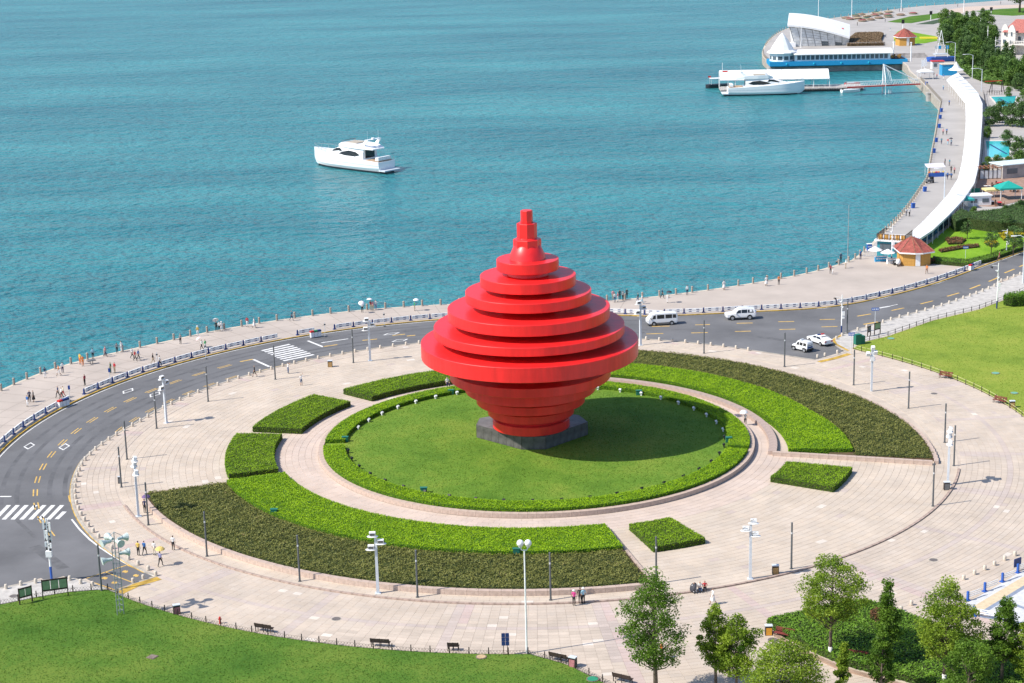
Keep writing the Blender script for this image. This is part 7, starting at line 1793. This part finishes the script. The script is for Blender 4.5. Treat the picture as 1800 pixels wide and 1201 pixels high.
# --- ticket huts and mast
hut('ticket_hut', 'pale ticket hut with a red and white awning on the far promenade', 1649, 122, 4.0, 3, 2.6, mat('pale_hut', (.62, .62, .62), .7), M_redp, .0, 0)
hut('blue_hut', 'bright blue hut with a cream roof beside the ticket hut', 1669, 133, 5.0, 4, 3.6, M_seablue, mat('cream_roof', (.62, .55, .44), .7), 0, 0, win=False)
t = thing('boat_deck_kiosk', 'boat-shaped kiosk with a white lattice mast above the ticket hut', 'kiosk', (*S(1653, 108), 0))
q = MB(); q.loft([[(x, w, 1.6), (x, w * .6, 0), (x, -w * .6, 0), (x, -w, 1.6)] for x, w in ((-5, .1), (-3.5, 1.6), (0, 2.0), (5, 1.7))]); q.build('hull', M_blue_p, t)
q = MB(); q.box(0, 0, 2.6, 5, 2.6, .2); q.build('deck', M_wpole, t)
for k in range(4): q = MB(); q.box(-2 + 1.35 * k, -1.35, 5.1, 1.0, .12, 1.2); q.build('letter_board', M_seablue if k % 2 else M_lens, t)
q = MB()
for s in (-1, 1): q.tube([(s * 1.6, -.6, 2.6), (0, 0, 11)], .12, 5); q.tube([(s * 2.2, -1.3, 1.6), (s * 2.0, -1.35, 5.6)], .1, 5)
q.tube([(-.9, -.3, 6.5), (.9, -.3, 6.5)], .08, 5); q.build('mast', M_white_p, t)
tent('white parasol tent at the head of the gangway', 1629, 140, 4.2, 2.6, M_wroof, .8)
for k, (px, py, lab) in enumerate(((1619.5, 126, 'pale promotional flag left of two near the gangway'), (1624.5, 125, 'pale promotional flag right of two near the gangway'))):
    t = thing('feather_flag', lab, 'flag', (*S(px, py), 0)); q = MB(); q.cyl(0, 0, 0, 4, .06, n=6); q.build('pole', M_white_p, t); q = MB(); q.box(.45, 0, 2.8, .8, .05, 2.2); q.build('flag', Wc, t)
for px, py, lab in ((1601, 108, 'white pillar at the right end of the terminal'), (1570, 107, 'white twin pole at the terminal roof end')):
    t = thing('light_pole', lab, 'pole', (*S(px, py), -.0)); q = MB(); q.cyl(0, 0, -2, 6.5, .22, n=8); q.build('pole', M_white_p, t); q = MB(); q.cyl(0, 0, 6.5, 6.8, .35, n=8); q.build('cap', M_white_p, t)
# steps block on the quay
q = MB()
for k in range(5): q.box(0, k * 1.3, .12 * (k + 1), 14, 1.3, .24 * (k + 1))
tag(q.build('stone_steps', M_concrete, None, (*S(1597, 102), 0), 0), 'grey stone steps between the terminal and the far kiosk', 'steps')
# --- street lamps
def street_lamp(px, py, H, lab, arm=-2.6):
    t = thing('street_lamp', lab, 'street lamp', (*S(px, py), 0)); q = MB(); q.cyl(0, 0, 0, H, .14, .09, 8); q.build('pole', M_wpole, t)
    q = MB(); q.tube([(0, 0, H - .1), (arm * .5, 0, H + .35), (arm, 0, H + .3)], .07, 6); q.build('arm', M_wpole, t); q = MB(); q.box(arm - .3 * (1 if arm > 0 else -1) * -1, 0, H + .28, .9, .35, .14); q.build('lamp_head', M_white_p, t)
street_lamp(1678, 122, 9.0, 'grey street lamp rising right of the boat-shaped kiosk'); street_lamp(1709, 138, 7.6, 'grey street lamp above the start of the white awning'); street_lamp(1725, 162, 7.0, 'grey street lamp beside the grey court')
street_lamp(1659, 370, 8.5, 'thin street lamp standing through the white awning', -1.5); street_lamp(1798, 498, 8.0, 'white street lamp at the right edge over the road', -1.6)
for px, py, H, lab in ((1723, 62, 7, 'thin white pole among the trees left of the villa'), (1735, 94, 10, 'tall thin white pole among the trees before the villa'), (1749, 102, 7.5, 'short thin white pole among the trees before the villa')):
    t = thing('light_pole', lab, 'pole', (*S(px, py), 0)); q = MB(); q.cyl(0, 0, 0, H, .14, .08, 8); q.build('pole', M_white_p, t); q = MB(); q.cyl(0, 0, H * .8, H * .84, .25, n=8); q.build('collar', M_white_p, t)
# --- villa
a, L, an = frame_at((1754, 96), (1830, 99))
t = thing('villa', 'cream villa with curved gables, balcony and coral tiled roof at the top right', 'building', (a.x, a.y, 0), an)
M_cream = mat('cream_render', (.72, .68, .62), .8, .05, 1.0)
D = 14; Hw = 8.0
q = MB(); q.box(L / 2 + 3.0, D / 2 + 1.5, Hw / 2, L - 6, D - 3, Hw); w = q.build('wall', M_cream, t)
for gx, gy in ((0, 2.6), (3.5, 0)):            # two gabled bays, facing left-front
    q = MB(); q.box(gx + 1.4, gy + 3, Hw / 2, 2.8, 6, Hw); q.build('bay', M_cream, t)
    prof = [(0, Hw)] + [(1.4 + 1.4 * math.cos(k), Hw + 2.6 * math.sin(k) * (1 - .12 * math.cos(2 * k))) for k in np.linspace(math.pi, 0, 13)][0:] + [(2.8, Hw)]
    q = MB(); q.add([(gx + x, gy - .15, z) for x, z in prof] + [(gx + x, gy + .35, z) for x, z in prof], [tuple(range(len(prof))), tuple(range(2 * len(prof) - 1, len(prof) - 1, -1))] + [(i, i + len(prof), i + len(prof) + 1, i + 1) for i in range(len(prof) - 1)]); q.build('gable', M_cream, t)
    for z in (1.6, 4.6, 7.6):
        f = MB(); f.box(gx + 1.4, gy - .05, z, 1.5 if z < 7 else .9, .14, 1.7); fr = f.build('window', M_white_p, t); f = MB(); f.box(gx + 1.4, gy - .16, z, 1.2 if z < 7 else .6, .06, 1.4); f.build('pane', M_clear, fr)
q = MB(); q.add([(.8, 1.2, Hw), (L + 1, 1.2, Hw), (L + 1, D + .6, Hw), (.8, D + .6, Hw), (3.0, 9, Hw + 4.2), (L - 2, 9, Hw + 4.2)], [(0, 1, 5, 4), (1, 2, 5), (2, 3, 4, 5), (3, 0, 4)]); rf = q.build('roof', M_coral, t)
q = MB()
for k in range(16):
    f = k / 16; q.tube([(.8 + 2.2 * f, 1.2 + 7.8 * f, Hw + 4.2 * f + .05), (L + 1 - 3 * f, 1.2 + 7.8 * f, Hw + 4.2 * f + .05)], .07, 4)
q.build('tile_rows', M_coral, rf)
q = MB(); q.box(L * .62, .6, 3.9, L * .62, 3.2, .35); q.build('balcony_floor', M_cream, t)
q = MB()
for k in range(16): q.box(L * .32 + L * .6 * k / 15, -.9, 4.6, .18, .18, 1.0)
q.box(L * .62, -.9, 5.15, L * .62, .25, .2); q.build('balustrade', M_cream, t)
for k in range(4):
    f = MB(); f.box(L * (.42 + .15 * k), 2.98, 5.7, 1.5, .12, 1.8); fr = f.build('window', M_white_p, t); f = MB(); f.box(L * (.42 + .15 * k), 2.90, 5.7, 1.2, .06, 1.5); f.build('pane', M_clear, fr)
# --- trees on the slope at the right
protoA = [tree_parts(400 + k, 9, 3.6, .8, 46, 75, 'round', (.35, .8), lm, clr=1.3) for k, lm in enumerate((L_broad, L_pine, L_broad))]
protoB = [tree_parts(420 + k, 10, 2.6, .6, 40, 70, 'cone', (.3, .75), L_pine, clr=1.15) for k in range(2)]
rg = random.Random(5)
wood = []
zone = [[(1650, 46), (1690, 40), (1745, 46), (1748, 60), (1748, 110), (1790, 124), (1800, 128), (1850, 134), (1850, 160), (1796, 158), (1765, 148), (1732, 138), (1705, 128), (1690, 116), (1680, 100), (1664, 86), (1652, 72)]]
poly = zone[0]; tries = 0
while len(wood) < 62 and tries < 6000:
    tries += 1
    px, py = rg.uniform(1648, 1815), rg.uniform(42, 158)
    if inpoly(np.array([px]), np.array([py]), poly)[0] and all(((px - a) / 11) ** 2 + ((py - b) / 5.0) ** 2 > 1 for a, b, _ in wood): wood.append((px, py, 0))
for px, py, _ in sorted(wood, key=lambda k: k[1]):
    pr = (protoA + protoB)[rg.randrange(5)]; sc = rg.uniform(.62, .95)
    kind = 'dark pointed evergreen' if pr in protoB else ('rounded dark evergreen' if pr is protoA[1] else 'rounded broadleaf tree')
    plant_tree('wood_tree', kind + ' in the dense wood below the villa', *S(px, py), pr, rg.uniform(0, 6), sc, ('pointed evergreens' if pr in protoB else ('rounded evergreens' if pr is protoA[1] else 'broadleaf trees')) + ' in the wood below the villa')
for px, py, k, sc, lab in ((1740, 222, 1, .9, 'dark evergreen nearest the awning above the lower pool'), (1757, 216, 1, 1.0, 'broad dark evergreen between the two pools'), (1776, 222, 1, 1.05, 'dark evergreen between the pools, second from the right edge'), (1796, 224, 1, 1.1, 'dark evergreen at the right edge between the pools'), (1735, 243, 2, .5, 'small bush-like tree left of the lower pool'), (1770, 258, 1, .7, 'dark evergreen overhanging the lower pool'), (1790, 280, 1, .9, 'dark evergreen right of the lower pool'), (1735, 300, 0, .55, 'low tree below the lower pool at the awning'), (1752, 300, 2, .6, 'low bright tree below the lower pool'), (1772, 302, 0, .6, 'low tree below the lower pool, before the pale roof'), (1793, 296, 2, .7, 'low tree at the right edge below the lower pool'), (1772, 170, 0, .5, 'round green bush-like tree beside the upper pool'), (1798, 190, 0, .9, 'broadleaf tree at the right edge beside the upper pool'), (1790, 160, 1, .9, 'dark evergreen right of the grey court'), (1712, 384, 0, .4, 'small tree at the left end of the dark hedge'), (1766, 384, 1, .45, 'dark tree in the hedge behind the garden, centre'), (1792, 380, 1, .55, 'dark tree in the hedge behind the garden, right')):
    plant_tree('park_tree', lab, *S(px, py), protoA[k], px * .7, sc * .66, 'park trees at the right')
big = tree_parts(470, 13, 6.5, 5.5, 40, 60, 'round', (.5, 1.0), L_pine, clr=2.0, trunk_r=.5)
plant_tree('pine_tree', 'large dark spreading tree cut off by the top right corner', *S(1792, 22), big, 0, 1.0)
hedge('slope_hedge', 'green ground cover on the slope between the wood and the grey court', [S(*p, 1) for p in ((1664, 88), (1680, 100), (1692, 118), (1706, 130), (1735, 142), (1790, 148), (1850, 160), (1850, 112), (1748, 106), (1740, 60), (1665, 50))], 0, 1.2, L_broad, 5, (.5, 1.1), .5, cat='ground cover', core=M_core, lumps=.3)
